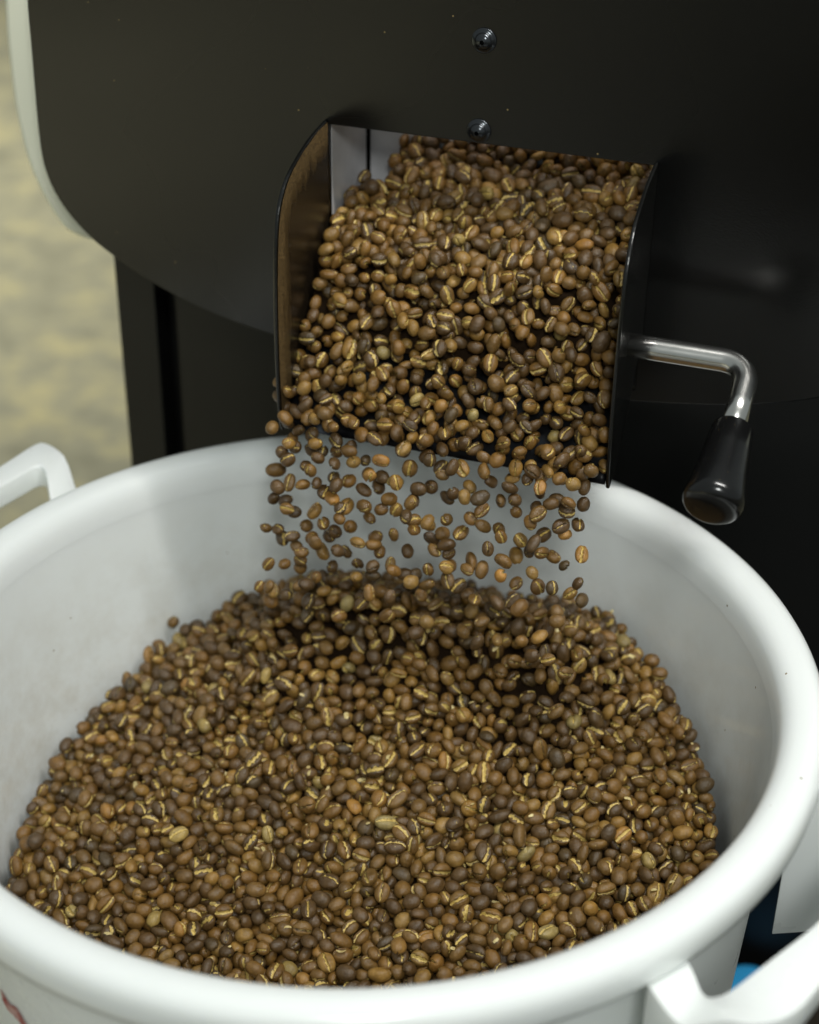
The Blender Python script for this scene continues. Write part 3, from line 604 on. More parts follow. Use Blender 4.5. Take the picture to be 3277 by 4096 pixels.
-847,109,-1277,12,11,35,20, 34,1555,1097,-47,77,41,50, -1038,833,-1085,54,60,44,28, 1777,490,-861,52,-51,-29,24, 1073,599,-636,11,66,18,30, 1373,1429,1423,-60,-69,6,48,
852,568,-727,-11,-18,-97,25, 844,1274,1016,-52,31,-16,49, 1619,2028,1682,-45,19,-86,52, 1336,861,-514,51,45,10,17, -1047,407,-1175,60,-20,-41,23, 1440,2178,1765,-60,-8,67,55,
1149,2275,1762,52,-34,64,52, 944,574,-698,96,8,20,21, 64,1286,726,85,-50,12,116, 829,-243,-1082,-34,32,38,20, 1187,912,798,41,-83,-2,108, -424,825,-819,-94,29,7,20,
1582,250,-895,16,-71,-60,23, -1110,1087,-1068,-1,49,-81,24, 1283,-219,-1037,92,-6,10,14, 1428,-254,-1034,29,52,3,18, 605,338,-873,69,58,17,19, 1400,1584,1494,67,-32,-18,49,
-625,343,-1086,-40,82,11,21, 216,1187,774,-76,-19,47,114, 1117,-450,-1131,94,-15,18,13, 1540,-325,-1052,84,-37,-36,17, -634,-588,-1481,-32,-16,-46,17, 894,1374,1224,73,59,32,48,
1750,-330,-1108,11,-1,-22,20, 143,427,-941,-73,66,-6,21, 321,466,-907,76,-62,10,23, -1078,254,-1263,80,-38,-39,27, 1007,2403,1824,-61,31,22,52, -357,268,-1091,51,-84,2,30,
313,550,-830,-88,-18,6,17, 275,628,-789,48,8,67,16, 97,1776,1365,-68,-3,2,115, 1267,1314,1218,36,59,53,114, 984,459,-706,-18,-22,-56,16, 317,1639,1317,-26,30,90,113,
775,808,-558,-51,45,53,26, -817,-459,-1448,-73,66,-9,16, 1072,64,-947,45,-61,-63,23, -482,219,-1175,-2,1,92,26, 421,730,-665,62,-17,-47,18, -711,-293,-1362,67,25,15,16,
724,2290,1660,3,-63,74,52, 467,1594,1243,-65,40,43,114, -1306,1022,-1145,-74,-49,30,29, 1384,600,-718,-26,58,-70,21, -70,1145,-483,68,-5,51,21, -229,800,-858,-49,68,44,28,
1118,160,-900,-21,-9,17,16, -147,786,-832,-46,21,58,25, -538,649,-965,-88,-33,32,22, 1387,359,-825,60,-52,-16,18, -1681,111,-1430,9,56,45,25, 1460,1815,1607,14,46,-81,48,
174,1736,1384,-20,30,-48,112, -500,-580,-1456,39,-61,-49,20, 799,1063,863,-90,36,21,109, 281,825,-633,22,82,36,23, 1209,709,-497,54,69,31,22, 1032,1450,1344,-13,-58,-74,108,
-1074,334,-1226,55,81,-4,17, 1106,1188,918,-73,-21,38,116, 525,901,-487,20,12,-26,21, -429,-402,-1349,3,63,56,15, -234,605,-926,66,-16,14,21, 344,-249,-1201,43,-48,-59,16,
-184,955,-660,-22,-46,80,16, -301,1346,793,72,-20,48,115, 362,-505,-1280,-19,-32,-87,22, 1357,29,-937,94,15,-24,16, 1198,1654,1515,-10,17,93,52, 2,103,-1093,19,17,85,16,
1512,-195,-1009,30,-39,-35,15, 660,-663,-1290,-7,-86,47,16, 34,852,-750,34,-27,-27,22, 1671,947,-713,-97,18,-7,23, 887,1623,1433,85,42,26,49, -117,518,-948,92,26,-27,21,
421,2286,1616,-62,71,28,49, 1059,1515,1393,-79,-57,-5,52, 857,2441,1796,-65,45,59,55, 94,794,-770,92,-15,10,20, 1403,1953,1669,-10,-88,5,49, 37,2093,1481,-1,-29,-71,54,
236,1343,812,-11,-59,-12,115, 438,454,-902,-14,-22,-52,30, 424,1248,894,-77,5,45,113, 805,2174,1652,-57,-77,-24,48, -424,140,-1154,79,-23,-48,16, -759,1743,-871,-45,87,16,29,
-6,928,-708,28,-44,84,23, 879,1486,1313,-14,72,65,112, 521,2459,1713,-46,21,11,54, 84,1925,1433,-95,25,5,49, 1327,1734,1554,-12,-10,90,52, 419,567,-788,-3,-68,-67,17,
-204,926,-747,0,35,20,25, 96,191,-1023,3,-80,-53,23, -763,371,-1142,25,-22,80,21, 718,382,-829,-27,-1,-51,18, 834,-385,-1178,-34,34,85,17, -196,-292,-1294,-2,-88,37,19,
1439,2248,1825,-5,90,40,49, 739,1504,1279,-28,81,47,112, -559,749,-920,-37,-20,-81,20, 490,576,-772,-9,-74,-44,19, -443,-608,-1428,11,73,53,15, 357,652,-741,-93,19,11,19,
-1373,888,-1158,56,-71,-38,23, -1044,735,-1099,-12,68,71,23, 873,696,-548,-3,-76,-56,16, -67,-418,-1298,-2,8,-92,14, -556,312,-1106,90,35,0,23, -1263,-176,-1432,-49,39,-72,23,
1219,281,-814,6,10,34,14, 1394,798,-572,85,-48,12,16, -197,686,-859,-73,37,36,23, 586,1205,805,45,-21,84,108, -1153,127,-1315,83,-46,12,17, 1101,994,729,-42,88,14,110,
-1145,704,-1169,-25,-37,82,22, 345,2394,1633,53,65,35,59, 1483,1633,1529,-15,-39,-89,49, 950,1443,1338,-72,-41,46,108, 1512,281,-882,21,-3,-95,21, 1229,707,-575,-81,-35,-28,21,
1630,874,-748,-38,-26,66,20, 1531,898,-670,4,97,10,19, 61,591,-941,79,47,19,23, 924,1799,1508,61,36,58,55, 355,-376,-1247,-63,45,10,27, 1562,2217,1818,-37,-57,-61,49,
-298,1608,965,11,80,54,48, 1360,636,-618,-17,-41,-57,17, -550,-40,-1228,-74,-43,-14,12, -597,48,-1209,3,35,90,20, 1312,1143,935,45,15,-59,119, 1472,13,-964,71,-65,12,21,
-1110,932,-1090,9,9,-42,22, 672,1517,1241,-72,30,10,117, 779,1938,1576,-2,-52,84,48, 344,2240,1576,-53,27,79,49, -282,-571,-1428,-76,-37,34,23, 701,1457,1200,8,-92,4,111,
955,1252,979,-63,-13,-11,117, -367,-434,-1389,98,4,6,22, -1338,439,-1237,-39,-5,39,17, 216,-193,-1196,-54,-81,17,17, -319,-110,-1229,-44,-71,48,21, 586,-581,-1286,90,-16,22,17,
334,2016,1494,-37,-70,-16,56, 1115,-251,-1089,6,-26,-61,12, 1298,224,-863,35,-83,39,17, -1241,971,-1157,14,-25,-59,21, 1447,1470,1435,-74,16,62,44, 841,-519,-1213,-17,-19,25,16,
674,2471,1760,72,-45,-37,53, -794,-156,-1334,-87,-15,17,20, 1012,615,-582,-29,-49,45,17, -1011,251,-1250,34,28,79,20, 247,71,-1108,-69,-11,34,25, 460,1507,1162,11,92,35,108,
-826,-370,-1441,-96,6,24,19, -942,277,-1213,58,14,23,23, 1736,208,-952,-32,27,-16,22, 870,1522,1385,11,-78,-48,110, -40,526,-942,6,3,77,20, 912,269,-918,-51,46,-70,23,
-872,730,-1056,52,-25,-40,16, 378,1177,715,83,39,36,113, -736,1138,-856,20,95,-14,24, 55,-479,-1313,16,2,-39,12, -1479,-162,-1473,77,57,-17,27, 637,986,-415,23,9,-79,21,
723,1753,1444,84,33,40,48, 449,169,-1011,98,6,2,25, 649,110,-1004,18,27,58,22, 503,692,-666,-10,-90,-10,17, -1447,-241,-1464,16,23,40,16, -390,978,-703,7,83,45,16,
-1007,-153,-1393,-70,-6,-56,15, 110,-718,-1411,90,17,-36,24, -77,1305,704,-48,8,21,115, -1208,203,-1309,-29,7,54,23, 327,-44,-1096,-52,-81,-15,17, 136,-41,-1148,-69,59,-33,25,
-197,1096,-544,-20,43,50,18, 592,1290,945,-83,-9,34,45, -1359,-354,-1484,-43,14,-72,20, -546,-201,-1330,-32,23,-90,18, -887,-470,-1440,76,-21,-56,15, 820,1733,1467,68,55,45,52,
1123,1626,1474,17,70,56,55, 520,1337,855,-15,-61,-62,111, 561,989,-432,14,-80,-35,21, -9,233,-1072,-50,14,-44,29, 630,-57,-1062,-48,21,38,19, 178,555,-856,48,79,-33,18,
-73,2,-1134,-8,14,68,13, -545,116,-1162,18,10,-97,13, -6,1701,1192,-62,-37,62,111, -113,925,-738,85,24,16,20, -893,-161,-1365,12,46,-87,16, -197,1865,1381,-24,-2,95,112,
90,1751,1278,98,-13,-4,111, 799,973,778,17,88,3,109, 1092,609,-565,-70,47,39,26, 262,-685,-1376,77,-62,-3,30, 1280,1696,1526,95,7,-25,44, -70,463,-983,98,-10,-2,16,
-3,-436,-1343,43,-83,-3,28, -1189,-106,-1354,-19,2,-62,12, 1474,-459,-1127,12,14,40,12, 1295,853,615,-54,44,-42,109, 430,919,-518,37,71,13,20, 461,231,-965,-23,85,-45,20,
-994,-450,-1475,-18,-91,36,14, 399,1684,1409,-55,52,-6,109, -1152,805,-1158,-34,-31,52,20, 117,36,-1097,-3,61,-36,21, 573,-654,-1302,-36,90,21,13, 715,1549,1338,-56,66,33,108,
-1449,538,-1303,27,-27,81,27, 562,1944,1520,-24,53,51,55, 644,465,-878,50,-42,-67,17, -1434,92,-1395,-29,-13,-89,21, 601,1511,1203,10,18,14,108, 194,791,-753,-89,-32,-28,31,
100,967,-647,-30,69,51,23, 670,335,-934,39,19,2,29, 956,650,-639,-49,25,28,21, 977,1085,919,26,-24,-87,109, -150,-759,-1464,6,60,74,19, 1816,216,-952,-18,-66,0,15,
-572,266,-1155,14,-76,58,17, -1616,237,-1408,93,11,-31,26, 1522,495,-778,83,-23,49,13, 1006,1322,1102,9,-96,20,111, 988,1728,1481,-73,48,17,61, 349,782,-640,89,-28,-9,19,
474,1226,831,75,50,-33,110, -145,860,-798,40,64,60,23, 173,-485,-1312,-75,-59,22,14, 45,159,-1074,-42,-21,-74,25, 406,2036,1524,-43,84,29,49, 1030,2154,1651,14,42,-88,62,
-833,363,-1149,58,-68,-34,21, 242,971,-519,11,-85,23,17, 636,1685,1396,19,10,-90,52, -588,-349,-1401,-54,-3,-79,15, -416,-233,-1284,-20,-3,92,12, 437,1061,-426,28,-62,-70,18,
912,1293,1030,26,-75,-45,113, 17,1797,1424,-17,78,18,109, -510,-140,-1305,11,34,5,22, 1435,485,-800,-74,45,-38,23, 354,1592,1261,-6,36,8,108, -1686,590,-1328,19,-93,23,23,
-52,834,-794,-45,-10,-42,21, -4,1317,749,-53,3,41,115, 113,2017,1469,-9,-28,78,51, 725,562,-775,25,-74,-26,23, -418,1176,-606,61,-59,11,16, 375,2603,1745,14,-16,96,52,
113,681,-841,44,86,-1,26, 1274,-149,-1032,-45,-17,44,25, -636,-163,-1310,-31,47,-41,15, 905,1047,865,-85,-18,21,109, -340,383,-1070,-67,-64,-26,21, 1385,490,-729,1,-54,-7,16,
784,1555,1372,-87,28,-34,109, -183,1792,1271,-14,-98,9,110, -831,496,-1126,-27,-92,-19,17, 785,45,-990,3,0,-45,19, -218,1571,852,-39,78,35,119, 674,-604,-1277,-28,12,94,19,
-157,1356,-465,48,79,-33,20, 1201,-141,-1065,-72,20,34,24, 265,317,-984,42,-41,-26,21, 1107,1417,1279,-42,56,69,108, 846,351,-888,-38,89,18,21, -122,392,-999,6,-78,-34,16,
255,-768,-1418,1,24,40,21, 1559,400,-816,-63,14,-45,21, 502,1647,1298,12,-3,-87,108, 123,1346,890,-50,-79,-33,110, -1166,-300,-1451,12,-93,12,21, 1339,2189,1741,-16,-32,-21,55,
-1586,-149,-1438,-68,64,-15,12, -1297,-120,-1395,-66,-46,30,13, 93,1580,1144,0,-12,64,44, -1031,933,-1062,76,-32,-24,23, 1274,340,-787,-35,-79,-30,12, 74,-765,-1451,-64,10,-32,19,
-755,-92,-1299,68,61,8,15, 498,898,-565,-21,-80,48,21, -1082,79,-1359,-38,20,-89,25, 1048,1026,776,45,80,28,111, 168,2555,1643,-83,25,-47,59, 510,362,-880,-32,39,-22,12,
15,455,-955,84,36,30,18, 1355,2290,1830,-59,9,-22,48, -5,377,-1010,-4,75,7,17, -652,1124,-791,17,-78,-14,17, -481,-419,-1398,0,7,77,17, 1538,606,-740,54,-58,-45,23,
1165,1137,866,89,38,22,108, 422,-540,-1302,-8,-53,-75,15, -1537,707,-1284,50,-80,10,20, -356,-288,-1355,32,-44,-67,20, -1539,-327,-1517,85,-43,-21,28, 967,2090,1628,48,84,16,49,
1467,1995,1679,-75,-40,-40,55, 1707,345,-897,-70,52,-45,28, -901,821,-1050,7,-31,45,26, -1343,-431,-1509,-68,-1,28,24, -427,312,-1113,83,19,-43,29, 1347,272,-853,27,50,78,20,
-1472,28,-1415,12,-3,-41,16, -869,880,-990,-10,30,87,31, 695,17,-990,-52,69,36,15, -1540,847,-1250,36,-92,6,25, -722,303,-1163,94,28,14,12, -272,1474,890,17,15,56,109,
-189,1416,805,43,-46,15,109, 1122,1231,1076,70,-27,-44,49, 1811,131,-1019,81,-48,22,16, 1513,1064,-666,5,-11,-50,20, 124,1484,945,50,28,-11,111, -93,1001,-658,-54,-36,-8,17,
1841,480,-883,-12,86,-30,16, 191,-640,-1351,-27,77,56,12, 275,1128,-445,80,-22,-54,18, -1810,153,-1442,-5,-27,75,27, -13,-278,-1254,-19,42,88,20, -230,1797,1208,-48,-8,11,115,
515,-537,-1286,-6,-11,95,17, 1761,-202,-1051,47,-86,8,12, 1386,2148,1711,78,37,17,53, 1606,123,-963,0,-61,-55,21, 581,496,-865,73,4,45,21, 518,1504,1102,-51,-43,-66,118,
-743,-207,-1335,52,-15,29,13, -1123,191,-1296,-8,-98,-3,27, 1009,-440,-1134,12,-71,-54,11, 880,2385,1743,54,-43,70,49, 967,-321,-1118,-76,6,-55,12, -1510,294,-1367,21,-43,-68,23,
439,1171,789,-39,-37,83,111, 21,1799,1334,-42,-6,66,108, 609,1099,776,75,-33,56,105, 379,1959,1478,46,-35,-58,45, -366,-593,-1424,39,18,15,8, -1183,245,-1258,-37,-90,12,13,
624,1061,594,-25,95,-3,112, 1578,2098,1733,-38,77,-25,61, -526,-663,-1477,-59,45,40,23, 1194,-87,-1004,-34,-90,21,8, 350,2109,1543,-22,-41,44,50, 10,725,-787,-12,22,-82,12,
-67,1835,1379,-18,63,69,109, 500,2358,1655,73,-55,-36,57, 1439,-565,-1157,-54,-80,-18,15, -1365,1203,-1132,-62,69,7,17, 726,302,-892,-78,-59,-2,15, 807,114,-971,35,-22,-1,17,
1259,909,862,27,-78,51,104, -1073,1211,-1057,-78,60,-10,20, 1323,1133,1025,30,-73,58,105, -856,188,-1242,12,-51,-47,21, -778,719,-1081,46,72,34,21, -144,224,-1106,-20,-11,66,29,
-545,-438,-1416,9,53,17,12, 544,2552,1764,2,-92,8,51, 429,706,-739,-2,33,34,20, -1152,1188,-1051,24,-3,95,17, 1821,288,-930,-21,94,23,18, -306,-688,-1495,-6,-15,89,25,
1163,2346,1829,69,-2,21,45, -1732,405,-1410,-1,-51,-74,17, -55,1730,1261,-46,21,-25,111, -1599,52,-1428,79,-27,-44,20, 169,890,-673,-51,43,65,18, -459,25,-1228,-38,-78,-3,12,
223,2117,1511,26,69,66,52, -53,181,-1104,-35,-15,-7,17, 1002,-590,-1208,35,-13,-91,12, 284,1527,1077,-33,58,-18,113, -641,-512,-1460,-73,-61,13,9, -1283,-359,-1494,-77,-60,18,18,
532,-369,-1216,-14,9,-23,17, -629,797,-910,8,-50,-68,15, -230,232,-1120,42,86,24,27, 877,2191,1650,-11,-12,85,50, 1857,413,-913,1,-27,-78,14, -49,710,-890,-7,8,50,17,
-482,-78,-1260,-51,-36,61,21, 910,965,689,-72,-9,-55,104, -1741,331,-1434,-69,-34,-19,15, -1668,-143,-1511,-77,-48,38,16, -1576,-63,-1469,12,94,-2,31, 32,-388,-1302,-28,-55,53,19,
457,-484,-1279,57,-39,66,15, -1219,43,-1379,-92,9,-32,29, -1843,239,-1441,-27,52,-63,23, 348,198,-1046,9,-10,21,17, -1076,618,-1176,-69,58,-15,19, 251,728,-785,3,40,86,20,
626,-793,-1343,-37,1,-28,16, -227,1013,-623,7,-78,-60,15, -1629,284,-1363,2,16,91,16, -830,817,-996,-62,-40,56,17, 228,1055,-471,15,94,28,19, -349,528,-975,-65,-69,27,13,
-311,1657,1019,-72,49,-37,45, -578,-287,-1350,7,-44,-46,12, -618,1179,-751,-67,-9,-38,23, 1162,-314,-1102,-41,-89,2,13, 1223,2244,1739,-22,-50,-72,52, 1626,66,-1000,-20,-38,-84,20,
1181,1232,1045,64,26,4,108, -792,-607,-1523,-29,25,57,12, -227,-616,-1453,72,42,29,20, 1040,529,-702,-53,25,-9,21, -1616,952,-1265,-38,47,-73,23, -618,208,-1167,33,32,-59,19,
-1093,-339,-1442,62,-9,10,19, -1422,-331,-1469,-56,27,-76,19, 1619,746,-753,-9,-32,71,19, 195,2483,1619,77,57,-2,55, 707,932,466,-38,16,-88,110, 1261,2190,1705,23,20,48,55,
1201,165,-905,79,47,-37,13, -1538,-7,-1422,-77,60,-10,12, 1219,220,-871,-31,-21,79,19, 61,340,-1027,-67,64,-26,25, -4,2430,1594,-86,-41,-26,49, 1515,2149,1747,-41,-61,-62,49,
1786,357,-915,29,-14,-94,17, -67,1411,893,-65,-31,36,106, -778,886,-945,61,75,22,17, -1325,-206,-1464,37,-86,24,25, 500,-694,-1323,-20,-77,-9,12, -362,1560,787,-84,25,-9,115,
-524,893,-817,56,-28,-74,12, 303,751,-740,-7,8,73,12, 317,1702,1391,52,47,-33,106, -256,336,-1067,-39,-4,8,25, 81,735,-815,-35,18,66,24, 1307,768,-591,-68,26,-67,19,
1093,-572,-1238,17,45,-21,27, -482,529,-1010,58,15,-76,14, 587,1563,1315,-81,-17,-41,104, -717,-538,-1477,7,-18,-44,8, 738,1866,1495,59,-28,21,41, 15,640,-917,45,-56,-58,21,
-1140,-467,-1508,11,-12,49,12, 70,1024,-600,83,-28,-44,17, -1189,374,-1235,-19,-11,-95,13, 1354,1673,1475,12,-6,-68,60, 692,1927,1500,96,-12,19,54, -174,132,-1099,86,35,35,16,
1296,1358,1276,-3,-83,-7,106, -1070,135,-1304,21,-76,-41,17, 190,-560,-1338,17,37,54,12, 608,1061,687,-36,-32,-6,111, 401,1579,1194,-28,22,50,104, 179,-237,-1247,69,59,30,16,
342,-557,-1311,43,-16,19,19, 469,-197,-1163,52,36,68,16, 1149,2211,1708,-75,-11,2,48, -1635,468,-1334,-30,-11,-72,20, 1626,653,-773,-2,-97,-14,23, -304,-627,-1454,13,54,79,8,
891,284,-846,-18,47,41,8, 687,1095,842,68,37,62,105, 100,1599,1063,78,-11,18,112, 952,900,-408,-55,16,-71,18, -139,1811,1332,-19,-50,-29,106, 1278,-254,-1104,39,-48,-68,20,
791,-464,-1189,82,-52,-6,8, 133,-691,-1367,85,-48,-5,9, 1021,975,-422,21,-66,-69,12, -399,1763,953,79,48,30,108, -84,1265,-444,-12,18,96,13, 1292,-597,-1186,-34,13,-80,19,
-411,1665,841,58,-57,54,113, -1331,97,-1330,43,-7,-38,17, -1723,57,-1462,41,25,-73,12, 72,1300,845,7,54,-58,104, -333,240,-1143,-42,85,-24,18, -130,1532,926,20,-38,29,46,
275,396,-945,6,-71,11,16, 528,1363,944,-63,-23,-57,107, 1211,1740,1538,25,-4,-95,55, -1234,-312,-1472,63,-59,-33,13, -900,-277,-1400,78,-17,46,13, -1788,526,-1381,-80,-28,-46,13,
-951,1130,-982,41,-87,23,20, 893,134,-987,-62,1,29,21, 161,1331,795,-68,53,-22,111, -1495,-103,-1442,-11,43,83,17, 1238,938,-452,-59,76,14,23, 876,1464,1227,-76,6,58,117,
643,-235,-1139,-65,-21,2,25, 397,-602,-1335,23,-96,8,16, -266,1695,1063,-14,-42,37,109, 901,2007,1573,-78,-46,-8,44, 530,1831,1464,-48,12,48,43, -1057,-109,-1361,98,-5,2,15,
171,-113,-1191,10,-92,16,24, -205,1234,-464,16,-24,-94,13, -710,-449,-1500,-42,-50,73,25, 231,763,-691,-53,11,-2,10, -634,556,-1027,-80,35,36,16, -897,1489,-937,34,91,15,25,
1262,2314,1848,-6,-97,20,42, -1106,1522,-1041,87,-34,-34,29, -268,568,-994,38,-18,-66,21, -603,-432,-1440,-10,-87,26,17, 92,1079,-551,-74,-47,45,19, 113,1555,976,-83,-13,33,112,
-268,679,-934,75,-24,-52,25, -158,-535,-1407,77,-42,-26,19, 1054,818,-422,57,-52,-61,23, -446,1492,668,-25,-22,83,117, 460,526,-867,-46,-18,68,16, 1111,-66,-1017,20,90,34,13,
-940,695,-1078,44,-85,24,12, 937,2411,1787,18,6,-79,49, 1084,2258,1709,-69,-3,18,44, 556,981,516,-52,-70,-46,112, -1239,597,-1210,20,-10,-76,23, -389,1380,752,-80,-31,47,106,
-103,1392,824,66,50,-6,107, 1138,416,-794,-43,-82,20,27, -130,1602,983,-87,45,-14,104, 1467,1919,1627,0,94,10,56, -115,1774,1238,75,21,-42,115, 1063,-702,-1259,-43,20,85,12,
-1679,197,-1434,-15,-95,21,23, 180,725,-820,16,-55,51,13, -1335,36,-1351,14,-91,35,12, 725,138,-986,-83,-19,-25,13, 1806,-256,-1092,22,24,71,13, 1195,1349,1237,11,14,4,104,
-283,952,-687,49,35,28,14, 985,1413,1267,-24,57,-16,104, -1822,326,-1457,-1,-65,-58,27, -644,292,-1169,0,-76,3,27, -867,-603,-1504,-5,4,-75,9, -166,1054,-643,45,10,-22,16,
24,709,-867,-29,86,-26,19, -1476,1064,-1193,96,25,5,16, 138,-511,-1358,-46,10,58,21, 987,1480,1423,41,56,-41,104, 686,2134,1617,-64,21,-44,48, -938,1260,-962,14,4,-23,17,
-1277,1395,-1055,-44,-71,6,18, 744,1405,1161,43,-40,73,104, 751,-146,-1099,41,3,-89,12, 257,611,-877,-65,20,-19,27, 1262,1575,1436,-41,60,-19,52, 1195,-671,-1239,-17,31,48,27,
189,-718,-1414,71,-59,-7,23, 1615,-5,-1002,-33,90,-24,17, 542,1101,-434,-72,11,-64,13, -36,74,-1134,43,57,57,17, 325,2485,1654,37,-86,-21,61, -613,1082,-841,-35,-85,-26,20,
729,1007,773,36,10,91,101, -238,483,-994,-77,-49,35,16, -1412,745,-1248,-86,-41,24,29, -920,586,-1124,-64,-12,26,9, 548,1034,744,-16,-18,5,105, -1014,1448,-995,78,-19,-37,27,
124,1214,700,-20,-22,-70,113, 956,12,-984,-29,91,-21,19, 1506,1677,1570,33,29,14,45, 74,1230,634,98,9,-6,113, 308,1360,850,-28,-22,-85,107, 1273,-335,-1144,32,-81,47,27,
1148,867,602,10,-57,-5,117, 1428,158,-906,42,53,52,25, -1486,909,-1226,1,-58,-21,16, 701,767,-622,-32,74,-11,20, 1057,-115,-1003,-92,-22,29,4, 1107,1430,1395,1,-66,73,107,
506,2149,1581,-26,61,72,55, 493,-404,-1256,-85,51,6,15, 115,1204,-435,-29,-53,77,26, 1225,-457,-1180,-24,60,61,24, 128,555,-928,-13,-47,-53,12, 1347,1273,1245,93,29,12,104,
1357,1302,1173,32,33,-17,110, 1153,1043,829,-62,30,-23,100, 922,2347,1697,-92,9,-34,52, -59,2040,1417,-14,51,68,56, 1735,300,-953,-79,41,-42,20, 398,1077,702,-20,79,-16,111,
-709,669,-1002,83,-10,-50,11, 690,1058,671,-56,-77,-28,100, -736,483,-1117,44,-84,2,13, -1305,325,-1323,-76,-57,23,31, 1449,-370,-1122,10,-51,-24,18, 1184,1289,1102,-76,-39,-15,101,
489,1400,1035,35,32,78,47, 221,2054,1472,-23,-4,-31,51, 1619,2184,1768,66,56,44,49, -53,-460,-1379,86,-40,-1,14, 1273,927,663,17,92,-30,108, 943,-432,-1167,-36,-6,-75,9,
1399,-94,-1004,52,-12,6,15, 1812,-109,-1067,59,71,-4,22, 654,1152,690,-22,-96,13,108, 657,581,-777,-67,-57,45,13, 357,1175,802,61,-48,-46,105, 541,1452,1028,88,10,-23,109,
316,1423,923,-81,17,5,104, -1446,334,-1340,-65,-38,59,27, 987,-710,-1266,-21,26,55,14, 1015,1344,1194,-27,84,-2,104, 294,1572,1140,-58,-11,11,104, 797,-728,-1275,-42,78,-15,4,
-507,1280,-644,85,31,-33,22, 1521,748,-681,36,-1,90,10, -775,756,-994,62,-45,-59,10, 994,1082,766,77,-50,37,105, 958,75,-960,-4,34,74,12, 591,620,-774,62,64,42,19,
-88,-43,-1196,-60,31,46,17, -1001,62,-1326,94,-21,6,20, -198,-454,-1382,48,-13,-28,20, 22,2040,1422,-67,55,21,52, 632,1446,1086,64,-36,-22,117, 512,493,-893,62,-47,-52,16,
378,1391,989,-25,95,-6,46, 617,1608,1375,-11,-98,8,107, 1172,-220,-1054,27,-12,-57,12, -1335,522,-1241,20,-39,-78,21, 381,2524,1692,-4,-54,75,50, 714,1972,1547,89,43,5,51,
-539,1212,-690,41,86,-11,21, 1439,382,-814,-74,60,-13,19, 621,2451,1704,-4,95,-25,53, -1561,107,-1413,-15,-18,-61,19, -1270,-448,-1512,-67,46,56,25, -767,-263,-1365,57,33,-56,12,
-1072,1556,-984,13,-19,-65,16, -72,1810,1293,-1,97,17,108, -344,1146,-626,16,-29,93,19, -352,-221,-1302,-51,56,-59,16, -782,526,-1086,-17,57,63,15, 215,1679,1227,47,38,-70,111,
-919,-341,-1420,43,85,-8,8, -225,-175,-1284,81,56,-4,24, -642,-307,-1391,-59,-21,21,17, 373,1691,1335,-78,45,-40,108, 897,-310,-1127,43,-82,8,13, -520,52,-1236,56,72,0,16,
532,526,-822,74,39,-42,16, 88,-348,-1279,-49,21,56,16, 386,-302,-1226,-78,2,32,19, 660,1578,1291,-54,-76,10,108, -1419,655,-1269,-83,-33,40,22, 91,1122,-470,-54,37,3,15,
1690,665,-819,-87,-47,-3,20, -498,1061,-707,-32,-62,56,11, -207,99,-1178,97,-11,2,24, -187,1650,928,13,44,50,109, -791,1210,-875,-30,-57,68,26, -845,1077,-965,2,-7,88,16,
81,2160,1503,-88,42,9,46, 66,430,-981,40,8,-88,16, -358,131,-1177,-70,-35,58,20, 386,1486,1138,-51,-80,-21,36, -382,3,-1192,-45,5,57,11, -53,884,-751,-16,-49,-76,13,
31,-606,-1430,-82,15,-50,13, -400,-12,-1253,13,42,23,15, 1892,109,-1004,16,24,95,15, -316,475,-1011,-39,-5,28,12, 287,2151,1529,-52,54,20,53, 314,1922,1443,-88,15,-43,59,
421,1668,1263,26,0,-35,104, 221,2655,1731,51,-28,-76,41, -196,538,-960,47,8,17,16, -681,1245,-786,55,-80,-5,27, 826,1381,1174,29,62,50,109, -1404,1037,-1171,4,80,-13,13,
-348,1239,-520,57,-16,78,23, 807,1127,912,30,-88,-34,100, -609,489,-1061,35,67,60,27, 1540,88,-985,32,20,-3,15, -724,-658,-1523,59,-54,-54,16, 1384,1338,1346,87,45,3,105,
1240,1400,1438,-10,-83,-27,100, -47,339,-1063,-39,-4,-28,16, 894,1103,922,-77,32,23,102, -759,1330,-846,14,49,64,16, 446,2590,1772,38,50,76,43, 1223,1094,894,-18,-94,-11,101,
1721,439,-882,-73,64,-16,16, -553,-82,-1296,-43,-1,37,17, 247,892,-647,22,-82,37,29, 394,-66,-1121,58,55,4,15, -1520,1028,-1252,-75,-52,38,24, -107,1681,1068,18,-30,-27,107,
-711,-324,-1437,-16,-89,-25,31, 1262,2081,1656,18,91,33,56, 1487,215,-909,97,-17,-8,12, 1210,2322,1782,80,21,54,48, -1237,-236,-1468,-52,11,-19,17, -522,593,-1014,-35,55,72,17,
1228,1260,1177,-63,-56,-3,109, 1875,-253,-1083,-85,12,-44,12, 925,1041,750,13,90,-27,114, 405,-182,-1184,72,18,26,12, 203,1899,1438,-63,-21,61,40, 1049,-221,-1078,-44,-13,9,15,
-1231,-527,-1495,19,60,75,28, -710,-41,-1294,-38,-6,-56,16, 575,737,-676,-15,42,-31,19, -970,-102,-1363,11,-38,-78,5, -882,1674,-965,-66,-13,57,28, 0,-188,-1256,-80,-24,15,27,
230,2263,1553,27,-55,-25,48, -417,-250,-1341,-47,82,-23,18, -465,646,-963,64,55,41,8, 981,2379,1756,96,3,18,42, 846,1052,699,62,65,37,116, 240,545,-922,-57,-59,-39,16,
1164,2051,1614,-9,16,77,56, 1570,1866,1569,26,-79,-28,53, -1767,-5,-1477,69,-69,-5,15, 1385,1341,-659,-79,56,19,11, -336,1313,546,-45,-28,-33,100, -75,-768,-1469,-57,-41,57,8,
